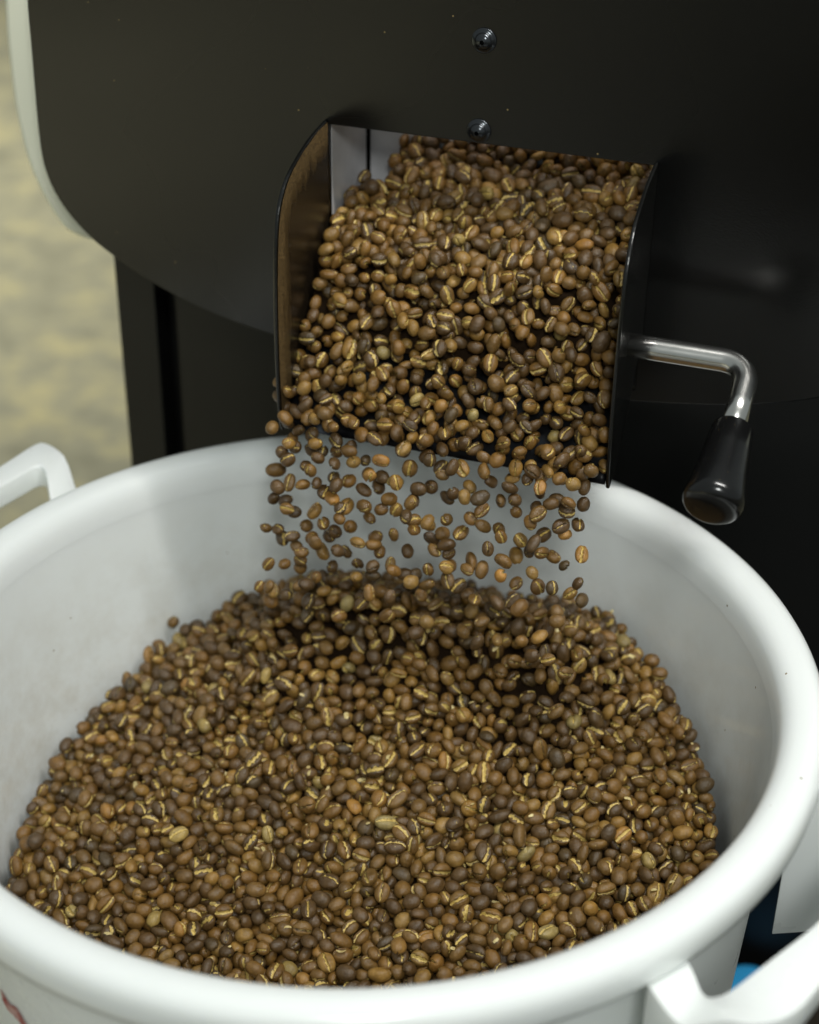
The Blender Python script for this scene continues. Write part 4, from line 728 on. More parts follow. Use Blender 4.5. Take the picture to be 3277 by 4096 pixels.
-1189,536,-1221,-9,4,42,22, 885,963,785,-38,-62,-67,100, 867,-60,-1022,-21,-94,-18,8, 107,-625,-1410,8,-17,80,20, 1031,2305,1715,18,76,37,44, 1259,1228,1091,-7,73,15,116,
686,-10,-1056,92,-26,25,9, 1256,1175,1022,-62,47,15,102, 194,224,-1052,-61,-71,30,9, -298,1062,-674,-73,-65,11,11, 1258,2016,1644,84,-17,-5,44, 119,1225,801,-60,42,-45,101,
1083,1373,1220,-9,-41,79,111, 808,891,-421,86,31,-3,8, 1188,583,-655,-5,-98,11,17, 864,1417,1029,59,2,38,109, 345,1629,1167,-44,-11,-71,111, 1042,1585,1437,28,23,-86,37,
333,1498,990,31,87,17,108, 107,364,-971,7,98,-4,15, 1225,410,-812,86,-14,-42,21, -351,1372,636,-10,-85,25,108, 468,-602,-1309,-73,-62,19,16, 786,1376,1076,-77,-8,58,104,
425,-241,-1201,-61,-12,47,17, 528,2031,1526,-77,-44,-7,51, -684,386,-1141,-15,31,-79,17, 208,-292,-1260,-58,56,-52,14, -822,-218,-1381,-10,-41,-13,14, 423,2378,1632,-9,75,-52,57,
-343,1627,846,-27,-57,-59,113, 1040,1026,694,26,81,-15,107, -153,1173,-480,-8,-41,-10,8, -1277,1314,-1101,-7,-80,8,17, 188,1534,1012,-33,-68,18,109, -528,1132,-701,-19,-77,-50,19,
1071,1698,1461,-78,32,-53,63, -252,1610,913,22,81,17,105, -1309,432,-1302,1,-38,-64,24, 619,-115,-1097,82,-31,46,12, 288,1140,611,-38,61,-62,104, -564,1096,-753,33,49,-10,15,
-274,-404,-1376,-73,11,-64,19, -1822,405,-1403,-63,-42,7,11, 827,-659,-1265,-64,3,61,15, 489,-832,-1372,50,-15,84,29, 1322,28,-1007,11,-16,-86,24, 878,1289,960,-71,-18,-66,119,
541,1627,1377,-74,52,28,103, 310,919,-617,-83,12,51,21, 1651,2091,1732,-58,-33,-70,39, -846,-93,-1341,-63,-69,-21,11, -1152,1604,-961,87,-22,38,15, 628,2255,1615,20,-52,-4,49,
556,1609,1248,-27,-34,84,105, 1211,1335,1312,-29,1,35,100, -241,1171,-508,-70,-5,-2,19, 465,1003,-515,-94,6,-14,20, 1628,-355,-1112,-15,22,-83,5, 1065,2083,1626,-24,-38,-70,63,
-776,98,-1249,-27,-8,-93,17, -1417,789,-1195,16,34,81,12, 225,1192,683,-45,-73,-50,107, -1069,1301,-1038,-98,0,9,21, 1302,349,-858,19,-66,-54,16, -1394,6,-1403,37,74,43,22,
-1664,-54,-1490,3,25,-45,21, -18,1551,1017,-54,-62,46,38, 563,838,-595,-58,30,1,15, 915,1358,1093,-60,28,-73,106, 647,1978,1520,-93,-24,16,47, 1429,1071,-642,-7,3,-29,18,
-973,378,-1172,36,-51,76,16, 1165,1800,1550,-19,-8,36,56, 1552,1965,1652,-1,-97,18,56, -142,1956,1359,25,35,47,51, 876,1102,760,91,-28,28,105, 1243,1184,935,-65,-70,24,111,
-710,635,-1089,8,-85,-37,27, -1563,171,-1402,-42,-18,-21,12, 666,1736,-753,-76,-36,47,24, -1730,-158,-1536,-1,-46,59,17, -1570,425,-1320,45,5,42,21, -334,-14,-1222,-30,82,-42,12,
-496,299,-1151,-17,-62,74,13, 1411,732,-668,60,-62,-25,26, -1492,139,-1418,14,33,51,23, -210,1397,720,37,-22,-26,117, 803,1461,1183,-64,-69,3,109, -884,18,-1292,-32,-21,41,16,
1225,1033,798,-68,-34,63,113, 542,702,-735,-35,-87,-29,16, 822,2123,1583,-5,98,14,61, -166,-221,-1280,7,-84,-23,17, -1003,1279,-1009,-65,68,28,19, 1136,1320,1179,35,67,63,105,
1310,416,-811,-94,18,-2,31, 267,200,-1051,-25,-74,52,17, 600,2071,1535,17,78,-58,49, 376,-842,-1379,-15,-23,29,21, 959,-759,-1283,-40,-87,23,21, 212,475,-915,-62,-22,66,5,
-388,1071,-705,47,-80,-8,18, -1481,611,-1297,55,28,14,17, -1283,723,-1215,39,-84,12,25, 817,1998,1589,17,34,-87,50, 1235,1903,1617,-41,-11,-85,63, -340,864,-823,-76,21,-57,12,
-247,1669,974,-36,-27,-30,105, -894,-527,-1540,-10,27,56,20, -579,895,-914,34,-59,-38,14, 417,663,-788,86,3,-47,23, 156,2090,1485,-83,-8,35,45, -656,912,-942,-21,-30,-13,25,
1228,84,-942,-66,-33,-41,13, -201,1883,1306,35,-79,-27,119, 1077,1938,1617,-93,-16,-21,41, 782,369,-910,-34,-52,17,18, -266,1558,775,18,7,13,112, -1313,796,-1192,-82,49,26,15,
257,1724,1436,-44,2,-34,101, -1388,-256,-1492,63,57,40,22, -367,830,-872,76,29,-37,20, 15,1765,1262,-45,-88,8,103, -67,387,-1013,-53,29,-62,18, -1115,-551,-1516,5,-5,-82,23,
677,623,-741,-1,45,82,17, 953,1401,1170,98,1,-3,103, -1108,420,-1226,54,81,10,21, 301,1162,717,-70,-54,13,109, -39,13,-1186,-78,44,-38,20, -315,-775,-1481,-62,61,-19,23,
-435,-333,-1354,-30,-1,-13,12, 1291,987,-506,-74,58,-33,20, -140,736,-884,-6,51,81,24, 1679,2172,1788,-62,68,35,37, 1129,2135,1636,-82,-33,-44,48, -180,1279,761,-74,-26,8,100,
-646,1368,-760,-29,-36,28,18, 1250,1822,1560,-34,65,-48,41, -714,965,-956,-20,-55,14,16, -439,924,-761,56,41,27,4, -76,2166,1446,-7,80,4,48, 894,1869,1530,-22,80,47,49,
1477,155,-970,39,70,29,31, -1408,-377,-1512,6,-93,32,12, -544,397,-1103,-35,91,3,16, -1248,375,-1281,21,-33,2,13, -702,1634,-870,-1,37,78,22, 1386,2266,1772,0,-31,-93,44,
84,104,-1113,82,-18,49,27, 1826,552,-857,64,-74,-11,16, 748,1138,793,22,-26,31,105, 822,851,-519,-79,9,-47,27, -123,1222,471,-63,2,-46,109, -1706,527,-1357,18,-26,-57,13,
1502,2224,1790,53,-52,-60,45, 160,1702,1282,75,-39,14,101, 23,1106,-573,-16,-94,7,8, 1340,706,-636,-62,66,-5,29, 1395,1773,1562,-65,57,-36,48, 313,1263,775,30,-60,-73,104,
-305,1436,806,46,41,-75,111, 517,1560,1183,18,95,-14,103, -705,-89,-1333,44,74,-2,16, 250,1703,1321,-10,-51,9,101, 1449,-13,-1005,-66,-65,30,14, 1715,79,-1016,-29,-18,-61,16,
-410,-599,-1497,82,2,56,16, -1227,766,-1194,-8,-47,-87,20, 774,950,-480,33,-91,15,22, -1409,234,-1347,-42,-89,-5,30, -35,1640,1027,29,-34,-8,108, 519,1096,594,2,24,24,115,
581,1473,1138,-78,21,-39,111, -780,1005,-962,55,-60,-7,22, 1273,1103,826,-54,-10,-82,114, -434,-551,-1435,16,57,78,18, 890,-804,-1280,-36,22,-8,25, 1845,1,-991,-91,11,27,11,
308,126,-1066,-74,6,-42,23, -256,1758,1110,13,44,-68,102, -685,977,-860,58,2,77,14, 369,-136,-1187,45,-56,-65,21, -969,777,-1088,-50,-85,6,12, -246,1109,-625,-51,-16,6,19,
-589,-530,-1508,-4,35,68,20, -1485,-306,-1487,-85,48,-5,11, 150,-588,-1364,-62,-73,20,13, -630,-92,-1317,-44,28,22,13, -665,793,-1008,-49,18,54,17, 53,-230,-1232,-47,-53,-31,13,
910,2159,1597,-28,-78,53,57, -1128,-103,-1374,-2,66,27,12, -1132,1361,-1044,-37,-53,68,13, 819,2375,1708,49,-63,43,44, 1659,-49,-1035,36,-77,5,13, 965,225,-929,-17,-58,-15,12,
-228,-752,-1499,5,-35,86,13, -464,1232,-682,81,55,-11,17, -297,132,-1159,-23,-86,-2,18, -173,-115,-1259,-28,35,-69,15, -433,721,-965,40,34,79,20, 1754,144,-995,-61,-39,45,8,
-663,462,-1114,46,4,-1,19, 1189,858,676,-91,30,-21,113, -679,225,-1192,41,48,4,17, -731,1091,-899,-96,-12,16,18, 1474,-228,-1095,13,96,8,21, -369,955,-789,44,54,-53,17,
-1384,466,-1301,76,19,-54,30, 1624,537,-842,-18,-10,94,20, -822,1712,-924,34,3,-43,23, -587,643,-1016,-20,-59,64,15, -948,-600,-1504,66,16,31,8, 33,45,-1157,-29,24,-83,25,
-1238,289,-1293,-57,-52,53,21, -1058,686,-1146,9,88,43,4, 1043,249,-908,-49,-27,72,12, -1375,363,-1310,63,12,33,23, -1215,1453,-1060,-76,52,35,15, 1019,1572,-741,33,81,10,25,
662,-169,-1108,-21,70,-67,20, 484,1149,-434,7,79,53,13, 1489,-303,-1118,-33,54,74,20, -828,580,-1095,-21,12,-94,13, 513,1114,-501,-94,27,13,24, 415,330,-962,-22,-96,7,16,
205,1975,1444,-57,-18,-27,51, 1331,1817,1568,-12,3,17,51, -1090,-36,-1361,67,-63,-30,15, 971,439,-792,65,32,63,22, -909,963,-1017,-45,38,11,27, 382,519,-901,83,52,-15,10,
947,-175,-1079,-91,12,-12,9, -956,-3,-1331,40,56,-68,13, 1171,1423,1226,-36,-19,-90,115, 425,812,-671,55,57,60,21, -873,636,-1098,15,61,28,15, 478,2080,1499,-63,-28,39,61,
30,-41,-1191,-87,-37,20,29, 897,2274,1669,-41,-7,10,48, -1049,-205,-1430,-39,86,-30,23, 979,-234,-1132,-13,-40,48,28, -633,741,-1014,-87,-26,33,11, 13,1325,672,93,-19,28,111,
-1496,462,-1327,-36,48,-55,25, -168,1535,797,-84,-20,-47,111, -980,1514,-965,-93,6,27,16, 1436,676,-716,32,82,35,5, 1396,1435,1371,-75,53,-15,46, 1044,1423,1237,-92,-6,6,38,
1115,882,673,-34,82,43,108, 1172,794,-493,67,-71,-14,23, 1015,1146,806,-7,84,-15,103, 233,1859,1394,-60,65,-28,53, 484,2570,1719,-35,-30,-1,49, -505,770,-964,75,56,25,20,
1366,-225,-1107,74,7,-14,8, 1255,1669,1462,-15,2,-36,60, 1213,522,-729,71,-60,-28,16, 575,368,-942,19,52,81,29, -1216,1376,-1076,44,-85,18,8, -648,680,-1054,-74,50,-34,27,
-9,2293,1516,-18,-80,-35,45, 1231,880,-500,-2,-15,7,17, 1510,1755,1587,53,71,41,44, -111,1677,990,-92,23,28,110, -1618,829,-1293,-22,53,-72,13, -807,231,-1202,-48,-68,50,17,
1911,39,-1001,21,-62,-53,6, -1014,110,-1278,30,-92,-21,5, -78,1729,1187,-78,41,-33,105, -13,2152,1470,23,43,-54,49, 406,2452,1653,98,-7,1,53, -148,-620,-1434,-2,13,55,20,
993,2241,1658,22,-52,-19,48, 1893,-11,-1041,76,-52,36,21, 1550,769,-765,-44,-72,46,20, 1309,1884,1577,10,-46,-80,55, 221,1184,-431,0,-37,-65,12, -949,-172,-1442,56,-78,17,29,
41,-702,-1441,35,-33,-85,9, 1145,1512,-699,14,11,-35,21, -988,466,-1182,16,95,-21,12, -1625,-301,-1499,-23,79,39,20, 567,1303,799,-30,62,-20,115, 812,1891,1521,37,-59,68,53,
1095,371,-827,38,-72,-23,17, 1026,-160,-1101,5,67,-73,17, -463,-189,-1340,73,30,30,17, 493,1468,915,19,85,19,117, -2,1520,834,-80,-1,-33,112, 327,-646,-1362,1,53,74,17,
-1171,460,-1236,-64,49,-53,15, 1467,1600,1473,-14,3,95,46, -914,-479,-1492,19,-88,-11,9, -412,1426,627,24,70,-59,111, 1785,-33,-994,-57,-63,3,5, -163,-10,-1216,-21,10,82,29,
1041,479,-758,-5,98,9,19, -1261,1163,-1120,-49,-33,57,15, 1881,250,-965,-17,2,92,18, 664,1204,801,58,-67,43,113, 264,-592,-1343,-12,91,31,21, 1102,1233,1003,-17,-54,-9,109,
-1107,566,-1220,-67,3,-44,21, 956,1549,1350,-68,39,61,45, -494,1029,-798,-52,-84,-2,12, -871,263,-1222,-66,48,38,9, -457,-650,-1479,-63,-69,29,8, -406,98,-1220,-4,-4,-80,8,
758,-486,-1231,-11,30,78,6, -552,1057,-816,-31,-70,11,16, 82,2231,1507,-76,-2,-33,52, 1432,95,-963,35,-14,-23,16, -976,867,-1072,-50,81,-7,12, -1323,219,-1373,67,-72,-7,17,
161,1796,1302,83,-38,-33,46, 397,555,-862,71,-65,23,9, 1054,2005,1624,-87,-6,-17,44, 304,1340,774,-30,-53,-46,108, -136,1404,693,-49,-81,-29,111, 804,1539,1253,53,79,24,113,
-125,1443,760,-34,-20,9,112, -1208,1275,-1104,58,-20,-54,25, -905,-221,-1398,3,-54,-77,8, -1132,350,-1273,-77,-37,26,16, -523,480,-1073,-81,21,-22,23, 1012,1647,1442,-56,-26,-67,56,
1599,466,-834,23,-22,85,20, 357,897,-541,-63,-67,-1,17, 740,1348,1006,-41,18,34,112, 1308,1509,1406,53,6,43,53, 1318,2144,1681,0,-84,15,49, -802,1569,-908,87,-42,-20,18,
1112,1098,794,-69,31,-30,117, -346,699,-962,35,83,40,16, 1109,839,-492,10,-42,60,21, 848,68,-1027,31,-34,-81,16, 1049,-436,-1201,-84,-1,-35,24, -1139,1441,-1042,-9,93,18,17,
824,998,-417,-44,-78,-43,20, -966,526,-1151,54,12,27,17, 980,294,-906,-30,22,-44,15, -1263,893,-1183,-24,1,-82,16, -1674,-225,-1537,82,44,-32,29, -473,952,-822,-47,61,-59,20,
-964,-488,-1527,29,46,82,11, 419,2158,1557,-80,-41,-13,59, 1499,461,-848,29,18,-42,23, -432,1132,-703,23,-67,67,10, 182,652,-874,8,-86,-47,15, 668,828,-584,-68,68,-15,9,
389,1280,771,-61,-2,44,113, -1631,633,-1292,-52,-31,60,16, 1045,938,672,-25,-25,84,113, 1639,-288,-1137,-22,92,-9,18, -1270,1239,-1144,-7,-95,-13,28, 274,1,-1117,-11,-72,-63,16,
-822,1365,-903,4,97,-5,12, 1444,1540,1448,3,50,71,47, 836,-762,-1312,-50,-4,46,8, -906,1374,-931,-35,-30,87,25, 43,1288,-455,60,40,38,21, -955,641,-1122,-39,80,-38,11,
-1031,526,-1173,-75,-54,34,8, 203,1593,1067,-76,-46,-11,119, 466,2497,1661,-52,-52,-66,57, 1163,1049,750,-35,28,77,108, -1788,462,-1422,48,15,-22,18, -1523,548,-1325,-30,29,49,16,
719,1258,811,-66,-29,-66,104, -1354,748,-1221,-2,46,26,13, -1468,803,-1240,-41,7,26,20, -408,910,-835,5,82,-54,20, 170,2241,1501,-73,-4,-19,53, -1229,836,-1174,-41,72,53,8,
-430,619,-1014,-73,8,64,13, 614,1360,960,35,40,-83,100, 1775,698,-863,12,32,-19,23, 1331,861,-594,-53,34,-44,23, 246,1555,964,-9,22,86,111, -1204,1133,-1111,55,-56,-60,16,
-440,489,-1060,21,-16,15,8, -243,-86,-1268,-5,-56,-81,21, 899,828,-503,-58,66,-44,30, -476,865,-874,31,-93,9,18, -280,1355,607,36,11,46,118, 314,814,-704,-49,18,-23,19,
1038,702,-495,-67,49,48,18, -1182,-181,-1448,12,-5,94,23, 1740,609,-837,-31,-25,35,24, -373,1242,-615,-63,12,-24,17, -394,568,-1020,-75,-33,-56,15, -778,-492,-1493,4,-45,24,19,
745,710,-647,-6,39,32,8, 1851,-327,-1096,-49,-17,-31,25, 1134,298,-883,8,97,4,25, -1546,630,-1311,-77,-41,40,17, 287,2282,1570,-55,0,-74,51, -605,1266,-740,47,33,-42,18,
1029,107,-987,-16,12,16,21, -672,-387,-1480,-51,28,-72,19, -166,1715,1124,-67,48,-36,106, 1711,-288,-1145,-57,-75,-25,13, -435,1320,-647,-55,-28,77,24, -476,-454,-1466,-36,-90,22,20,
314,1437,839,-26,-24,-53,115, 482,2011,1448,-50,-48,-5,45, 1337,110,-938,-95,-20,18,24, -220,-336,-1348,80,40,13,18, 227,1617,1150,10,64,71,119, -953,972,-1079,-7,-42,-87,16,
-1159,-30,-1384,-78,21,-40,19, 378,625,-833,22,19,86,17, 563,-814,-1369,89,19,-38,19, 702,402,-901,36,67,61,18, 229,842,-704,-43,19,-42,16, 643,247,-946,-81,-53,-4,11,
874,2072,1592,-71,41,53,41, 394,1429,912,-16,34,91,111, 505,649,-783,-61,-72,-7,19, -302,819,-852,35,58,-20,14, -562,-609,-1527,71,22,-50,31, -1597,760,-1318,90,-23,-13,17,
-371,-360,-1391,12,40,88,10, 780,-200,-1114,-14,-4,-96,5, 946,1039,675,-68,-21,53,110, -738,227,-1203,76,-48,-35,12, 702,1464,1122,-36,-62,61,106, 529,-431,-1313,-12,-9,63,16,
931,2216,1641,55,60,46,44, 363,1105,-424,-92,21,12,22, 761,1527,1179,-64,66,-37,105, -652,1684,-854,2,-6,-24,14, 747,870,-522,-52,-64,-14,16, 1211,1335,1162,95,9,-26,113,
1272,650,-630,-65,49,-56,16, 852,2326,1681,-6,73,46,36, 239,2600,1662,6,85,48,57, 609,2135,1607,-42,-39,9,48, 1549,-205,-1079,-56,-18,-60,20, 1052,-504,-1233,85,43,3,15,
-786,647,-1121,-89,39,-17,19, 560,4,-1059,-41,56,-19,12, -372,476,-1073,-72,30,-58,25, 1712,2,-1018,-7,41,90,28, 727,-255,-1147,-55,76,18,13, 866,676,-641,-66,-30,18,8,
-753,1432,-856,5,66,-62,9, -191,1836,1153,35,-19,80,108, 820,1337,1018,-14,54,25,104, -593,609,-1071,-19,-95,22,20, 37,-299,-1290,-49,83,-20,14, 1705,527,-875,15,23,44,16,
1107,1294,1084,-72,-22,-64,111, 165,102,-1107,-48,86,-12,15, 937,1954,1533,-58,-46,-42,48, -605,-213,-1359,82,39,39,9, -1782,95,-1507,8,-8,-63,24, -132,338,-1061,79,58,9,23,
748,500,-808,-64,7,74,4, 1572,888,-723,-44,-52,63,8, -1403,912,-1225,-44,9,6,29, 284,1806,1326,-21,86,25,53, 501,2299,1585,-87,-13,43,56, -1430,415,-1335,26,-86,37,21,
-1279,102,-1388,49,-77,20,16, 626,2323,1644,33,47,-11,44, 496,1738,1330,-95,19,-18,52, -200,1219,474,70,70,-3,107, 76,1710,1211,-54,-38,-69,111, 143,836,-740,-64,10,63,5,
-195,295,-1091,24,-80,36,13, -1022,204,-1299,52,-81,13,17, 83,2365,1555,-90,32,19,57, 313,551,-904,-11,-63,-62,13, 1617,-232,-1096,52,-10,-83,17, 768,998,631,-45,-2,-64,117,
917,1615,1369,8,22,96,48, 1393,1148,-641,60,-31,63,21, -825,796,-1073,2,22,9,21, -1008,1605,-982,-10,-11,-16,17, 1250,468,-776,-6,22,-96,15, -280,-44,-1228,17,-79,-37,8,
198,1496,922,-58,48,5,107, 1441,1218,-659,-61,-27,-40,24, -534,977,-826,-9,48,-24,15, 1514,1199,-676,-30,-22,-27,15, -126,1572,859,53,-1,-57,107, 159,1848,-783,30,-67,43,25,
794,2325,1663,2,-80,-7,49, 1091,2207,1645,34,34,-28,55, -232,1469,740,-75,59,7,108, 1463,1149,-660,55,-46,-60,19, 951,914,-488,-47,-54,-28,13, 412,40,-1077,91,-11,33,23,
-85,2329,1522,-7,90,-3,45, -1148,1262,-1061,-38,21,22,16, 1427,1661,1506,48,-80,-16,54, 293,2638,1721,-45,57,55,48, 1175,1499,1362,55,-77,-26,38, -1006,1095,-1046,-58,-25,41,25,
956,1259,872,-25,-64,29,109, 345,862,-652,-3,-79,-35,21, 746,2483,1776,-35,-32,6,40, 534,1636,1177,47,76,3,119, 52,1884,1368,-2,-2,81,55, 512,-758,-1396,-33,-39,-2,23,
1333,1582,1452,36,-26,83,53, -671,20,-1283,32,53,77,23, -981,322,-1226,-18,-89,-13,18, 610,2522,1736,-27,-42,59,44, -79,-480,-1444,-23,-91,29,27, -122,685,-916,87,19,-20,21,
1734,-403,-1120,-89,-6,-42,15, 1101,766,-502,-26,15,-92,13, -565,-138,-1332,-78,12,29,15, 297,1514,922,-36,-13,59,101, -756,1609,-889,-40,1,-61,7, 800,658,-675,-10,-88,38,15,
-257,-640,-1530,-17,89,34,18, -752,-546,-1527,49,-73,-2,11, 1564,-337,-1140,25,48,68,29, 558,435,-914,-15,10,31,12, 1298,571,-709,22,-77,55,23, -218,1402,-489,-52,-62,-57,20,
81,-455,-1361,-79,54,12,19, 1493,2072,1699,37,-25,43,48, 378,1572,1120,42,-28,-85,114, 253,1473,872,1,-20,-95,102, 1511,989,-685,57,-77,12,7, -1338,-69,-1418,-83,-47,19,21,
1212,-286,-1138,-60,70,-10,15, 259,475,-957,48,67,-5,23, -1569,1093,-1261,30,-57,-73,13, 418,1769,1387,56,18,-8,52, -1483,762,-1286,1,3,97,13, 1449,879,-688,74,61,17,23,
-1148,954,-1138,-7,36,-84,20, -1034,-296,-1452,-86,-28,13,7, -427,1024,-760,-70,25,-17,16, 1673,734,-789,49,81,-1,15, 901,1199,894,8,-63,-68,110, 765,1078,686,-61,70,-36,111,
-1276,250,-1332,7,94,-30,4, 930,347,-884,11,20,-96,15, 890,-392,-1209,41,-42,-36,11, -1603,420,-1379,-20,-89,21,15, 1483,719,-747,-5,29,22,10, -1313,951,-1197,-97,-14,13,16,
113,1933,1364,13,-53,40,53, 770,1452,1086,-60,78,5,111, -1096,850,-1133,18,-1,90,14, -306,763,-922,-2,-95,-26,24, 711,-302,-1200,59,76,-8,20, 1409,821,-662,94,-19,16,8,
-1735,509,-1422,25,55,-42,9, -601,1,-1243,74,11,-3,13, 231,1763,1293,59,-2,-50,48, -1123,504,-1222,79,27,-53,8, 279,982,-582,-47,53,-12,23, -10,2228,1474,33,-93,-6,48,
1443,374,-877,52,83,-14,21, 1162,489,-758,29,24,-46,12, -1229,441,-1274,-11,48,78,23, 349,1800,1378,-48,52,16,51, 787,-732,-1354,20,32,-46,24, 606,914,-474,12,82,32,18,
757,2384,1673,-61,7,-78,44, 1350,2071,1665,82,34,44,52, -572,-692,-1525,-28,-20,-26,7, -117,2218,1454,-49,-6,49,52, 1181,352,-839,-26,-74,-11,23, 368,1072,534,85,14,21,115,
1448,1286,-657,-56,27,-20,12, -1388,553,-1267,-82,-10,53,13, 1,1047,-622,11,-54,40,16, 958,741,-490,79,-41,23,10, -1047,-580,-1536,29,-14,-89,20, 150,1767,1232,-78,36,35,114,
-1186,944,-1202,-44,12,-52,21, 522,1794,1391,62,19,-67,49, 12,1649,1088,81,-5,-53,105, 13,1426,781,-13,-73,20,122, 840,749,-589,-82,-47,1,17, -720,-588,-1553,71,-25,34,8,
-868,424,-1175,-57,-35,-3,24, 527,1196,750,27,45,-16,101, 1382,-458,-1176,-51,29,-48,17, 1321,938,752,-40,38,52,115, 736,2180,1585,15,67,-41,55, 397,1338,839,-96,-18,-18,109,
1036,865,612,-2,-51,8,113, 786,-59,-1103,20,17,58,27, 493,1100,683,-29,-66,-37,107, -42,1390,721,-98,3,13,108, -1851,138,-1509,-71,-42,-49,15, 951,1483,1270,-45,65,33,106,
-805,-315,-1463,-64,-4,-28,18, 755,2040,1557,-83,-24,-44,56, -1544,-150,-1501,72,-52,-32,24, 938,718,-576,-18,5,-95,14, -744,1030,-936,-43,32,22,12, -1221,-101,-1462,37,-13,91,22,
194,1385,-542,14,-84,-2,21, 951,516,-742,-4,5,65,19, 168,2308,1515,-69,-32,-33,49, 1116,686,-556,-53,29,75,12, 1118,1995,1579,-39,29,-73,59, -1402,1268,-1148,74,23,62,12,
906,-475,-1224,-6,89,19,28, 921,409,-833,38,22,83,20, -115,616,-958,40,34,84,25, 988,1083,-480,36,51,-44,21, 1049,1955,1556,9,15,-69,50, 499,-119,-1139,-63,-45,38,4,
734,2114,1562,-5,61,64,45, 1619,-90,-1065,33,-45,-11,8, 1509,848,-726,-71,44,-18,12, 164,1199,-521,65,-40,21,21, -717,740,-1045,63,32,69,29, 140,1447,866,-96,-5,-17,107,
-141,1777,1165,-72,-16,27,107, -966,1345,-983,-96,9,4,17, -1024,1370,-1018,24,-79,-55,17, 346,389,-981,-11,4,-82,23, 1126,-736,-1249,55,-81,12,16, 1419,942,-641,3,91,29,28,
674,2034,1541,-20,62,45,45, 688,918,-442,18,38,-67,22, 1248,793,-542,-96,19,14,16, -838,707,-1118,-30,13,-80,13, 1680,808,-791,80,5,58,9, -872,1208,-990,-41,88,3,24,
702,2360,1638,49,53,-11,61, 1177,982,714,-56,-43,-61,108, -1767,262,-1459,44,-14,30,8, 565,1832,1403,-47,68,-4,50, 839,-312,-1165,64,68,-3,12, 1662,276,-951,43,75,45,21,
-1558,792,-1296,-20,39,-2,8, 1306,1445,1355,-90,-1,-35,48, 969,-529,-1241,24,-83,-4,23, 1462,627,-766,65,8,-13,20, 1873,333,-978,-65,-16,-70,22, -1323,875,-1209,-6,-35,-67,12,
-1235,1523,-1075,-25,-85,44,15, 322,686,-817,27,10,-93,20, -675,-523,-1524,15,53,-81,25, 943,1420,1054,9,64,74,112, -881,-324,-1481,6,-82,-10,19, -1499,-233,-1497,77,3,-54,16,
854,982,604,11,-5,-51,111, 553,2235,1575,-43,-63,-48,56, -1245,1083,-1149,-79,-47,35,10, 670,1874,1440,-82,8,-2,63, 1082,-373,-1174,9,-63,71,24, 828,-425,-1236,-24,-15,-17,23,
-844,-467,-1515,-50,21,-78,23, 1671,2163,1722,45,-67,-52,55, -1537,374,-1374,-48,16,20,27, -1850,-49,-1541,61,-41,-65,13, -94,1245,-514,-15,51,82,20, 29,1591,980,-48,49,7,105,
798,1083,756,46,-54,-68,101, 183,1760,1162,-1,-75,57,116, -1575,309,-1403,-30,-54,0,13, 1100,1167,833,12,-43,-79,110, 241,681,-831,-27,74,26,13, -1671,483,-1397,-56,-5,-12,15,
834,-183,-1079,-16,-72,-65,8, -659,1116,-878,66,46,44,11, 1795,434,-942,73,-30,-45,21, 1290,979,-582,-9,29,81,23, 330,59,-1102,83,17,3,17, -215,1877,1091,-55,82,3,108,
-222,1000,-704,-10,-89,-30,27, 21,532,-994,42,23,71,25, 671,921,-519,68,35,62,21, 258,1279,687,5,-57,-64,109, 114,518,-983,-13,-85,-47,12, 1597,1063,-754,79,-56,11,27,
1776,55,-1036,-82,-50,-22,15, 11,1748,1091,56,-31,74,105, -50,1210,497,8,74,-34,112, -1579,1017,-1269,18,-64,65,11, 787,1708,-778,37,64,-27,19, 184,1405,802,-70,8,65,109,
-765,-253,-1445,-91,0,-20,16, 135,267,-1047,59,-78,-11,12, 1243,1363,-670,42,39,-72,16, 773,-385,-1213,7,-77,-35,18, 693,1312,943,84,-21,-44,105, -313,1006,-743,85,43,28,16,
712,1182,-498,4,-50,-45,18, -1165,692,-1248,7,-55,77,19, 1304,514,-754,98,-4,-15,17, 105,886,-739,-88,-27,-30,6, 153,1841,1366,-74,61,26,51, -303,1560,846,-6,89,8,111,
1403,2029,1679,-28,86,-7,41, 1569,987,-729,-27,-12,-35,25, 21,314,-1099,-7,-51,63,17, 1356,1301,1095,36,71,-48,115, 1201,1975,1603,-17,50,78,48, 668,1647,1321,-62,72,17,42,
1421,2094,1681,-46,-59,-28,47, -1334,1302,-1178,-50,1,-10,28, 1579,406,-916,54,-37,-74,15, 1138,2346,1747,69,47,-26,61, -1363,1161,-1200,-8,33,46,16, 1174,645,-610,-35,84,-7,10,
936,1519,-683,30,-91,-9,12, 1325,-398,-1167,-22,-64,-66,21, 424,1958,1432,53,68,-25,45, 385,776,-718,-40,46,4,9, -913,-670,-1500,-29,-12,-19,25, -499,1800,-834,68,33,61,20,
1330,1233,1123,-37,-42,73,105, 986,-367,-1179,63,-39,0,28, -423,1824,-801,-35,-24,-23,16, 65,1367,742,52,-28,-9,100, -105,1402,-492,-87,-6,-22,18, -170,1317,684,-45,33,-42,117,
1398,433,-843,-71,28,32,16, 734,449,-859,-37,20,7,21, 178,540,-952,-42,-27,50,8, -970,-551,-1525,-76,-4,-64,11, 1096,138,-969,-63,-26,-70,17, 879,1273,880,-44,77,-44,107,
-167,1272,607,-45,-74,-33,111, -58,-147,-1253,-20,-78,-51,12, 1206,2133,1622,-59,-76,12,54, 1585,1900,1635,-71,-15,-58,41, 673,-479,-1281,64,-3,-18,31, -95,1098,-594,18,-91,-18,17,
466,1830,1363,-16,-43,55,50, 921,-50,-1077,-47,11,84,16, 863,1948,1525,45,87,17,47, 1176,-27,-1031,-64,66,30,30, 1587,212,-951,7,-48,-86,15, -617,416,-1105,76,4,39,13,
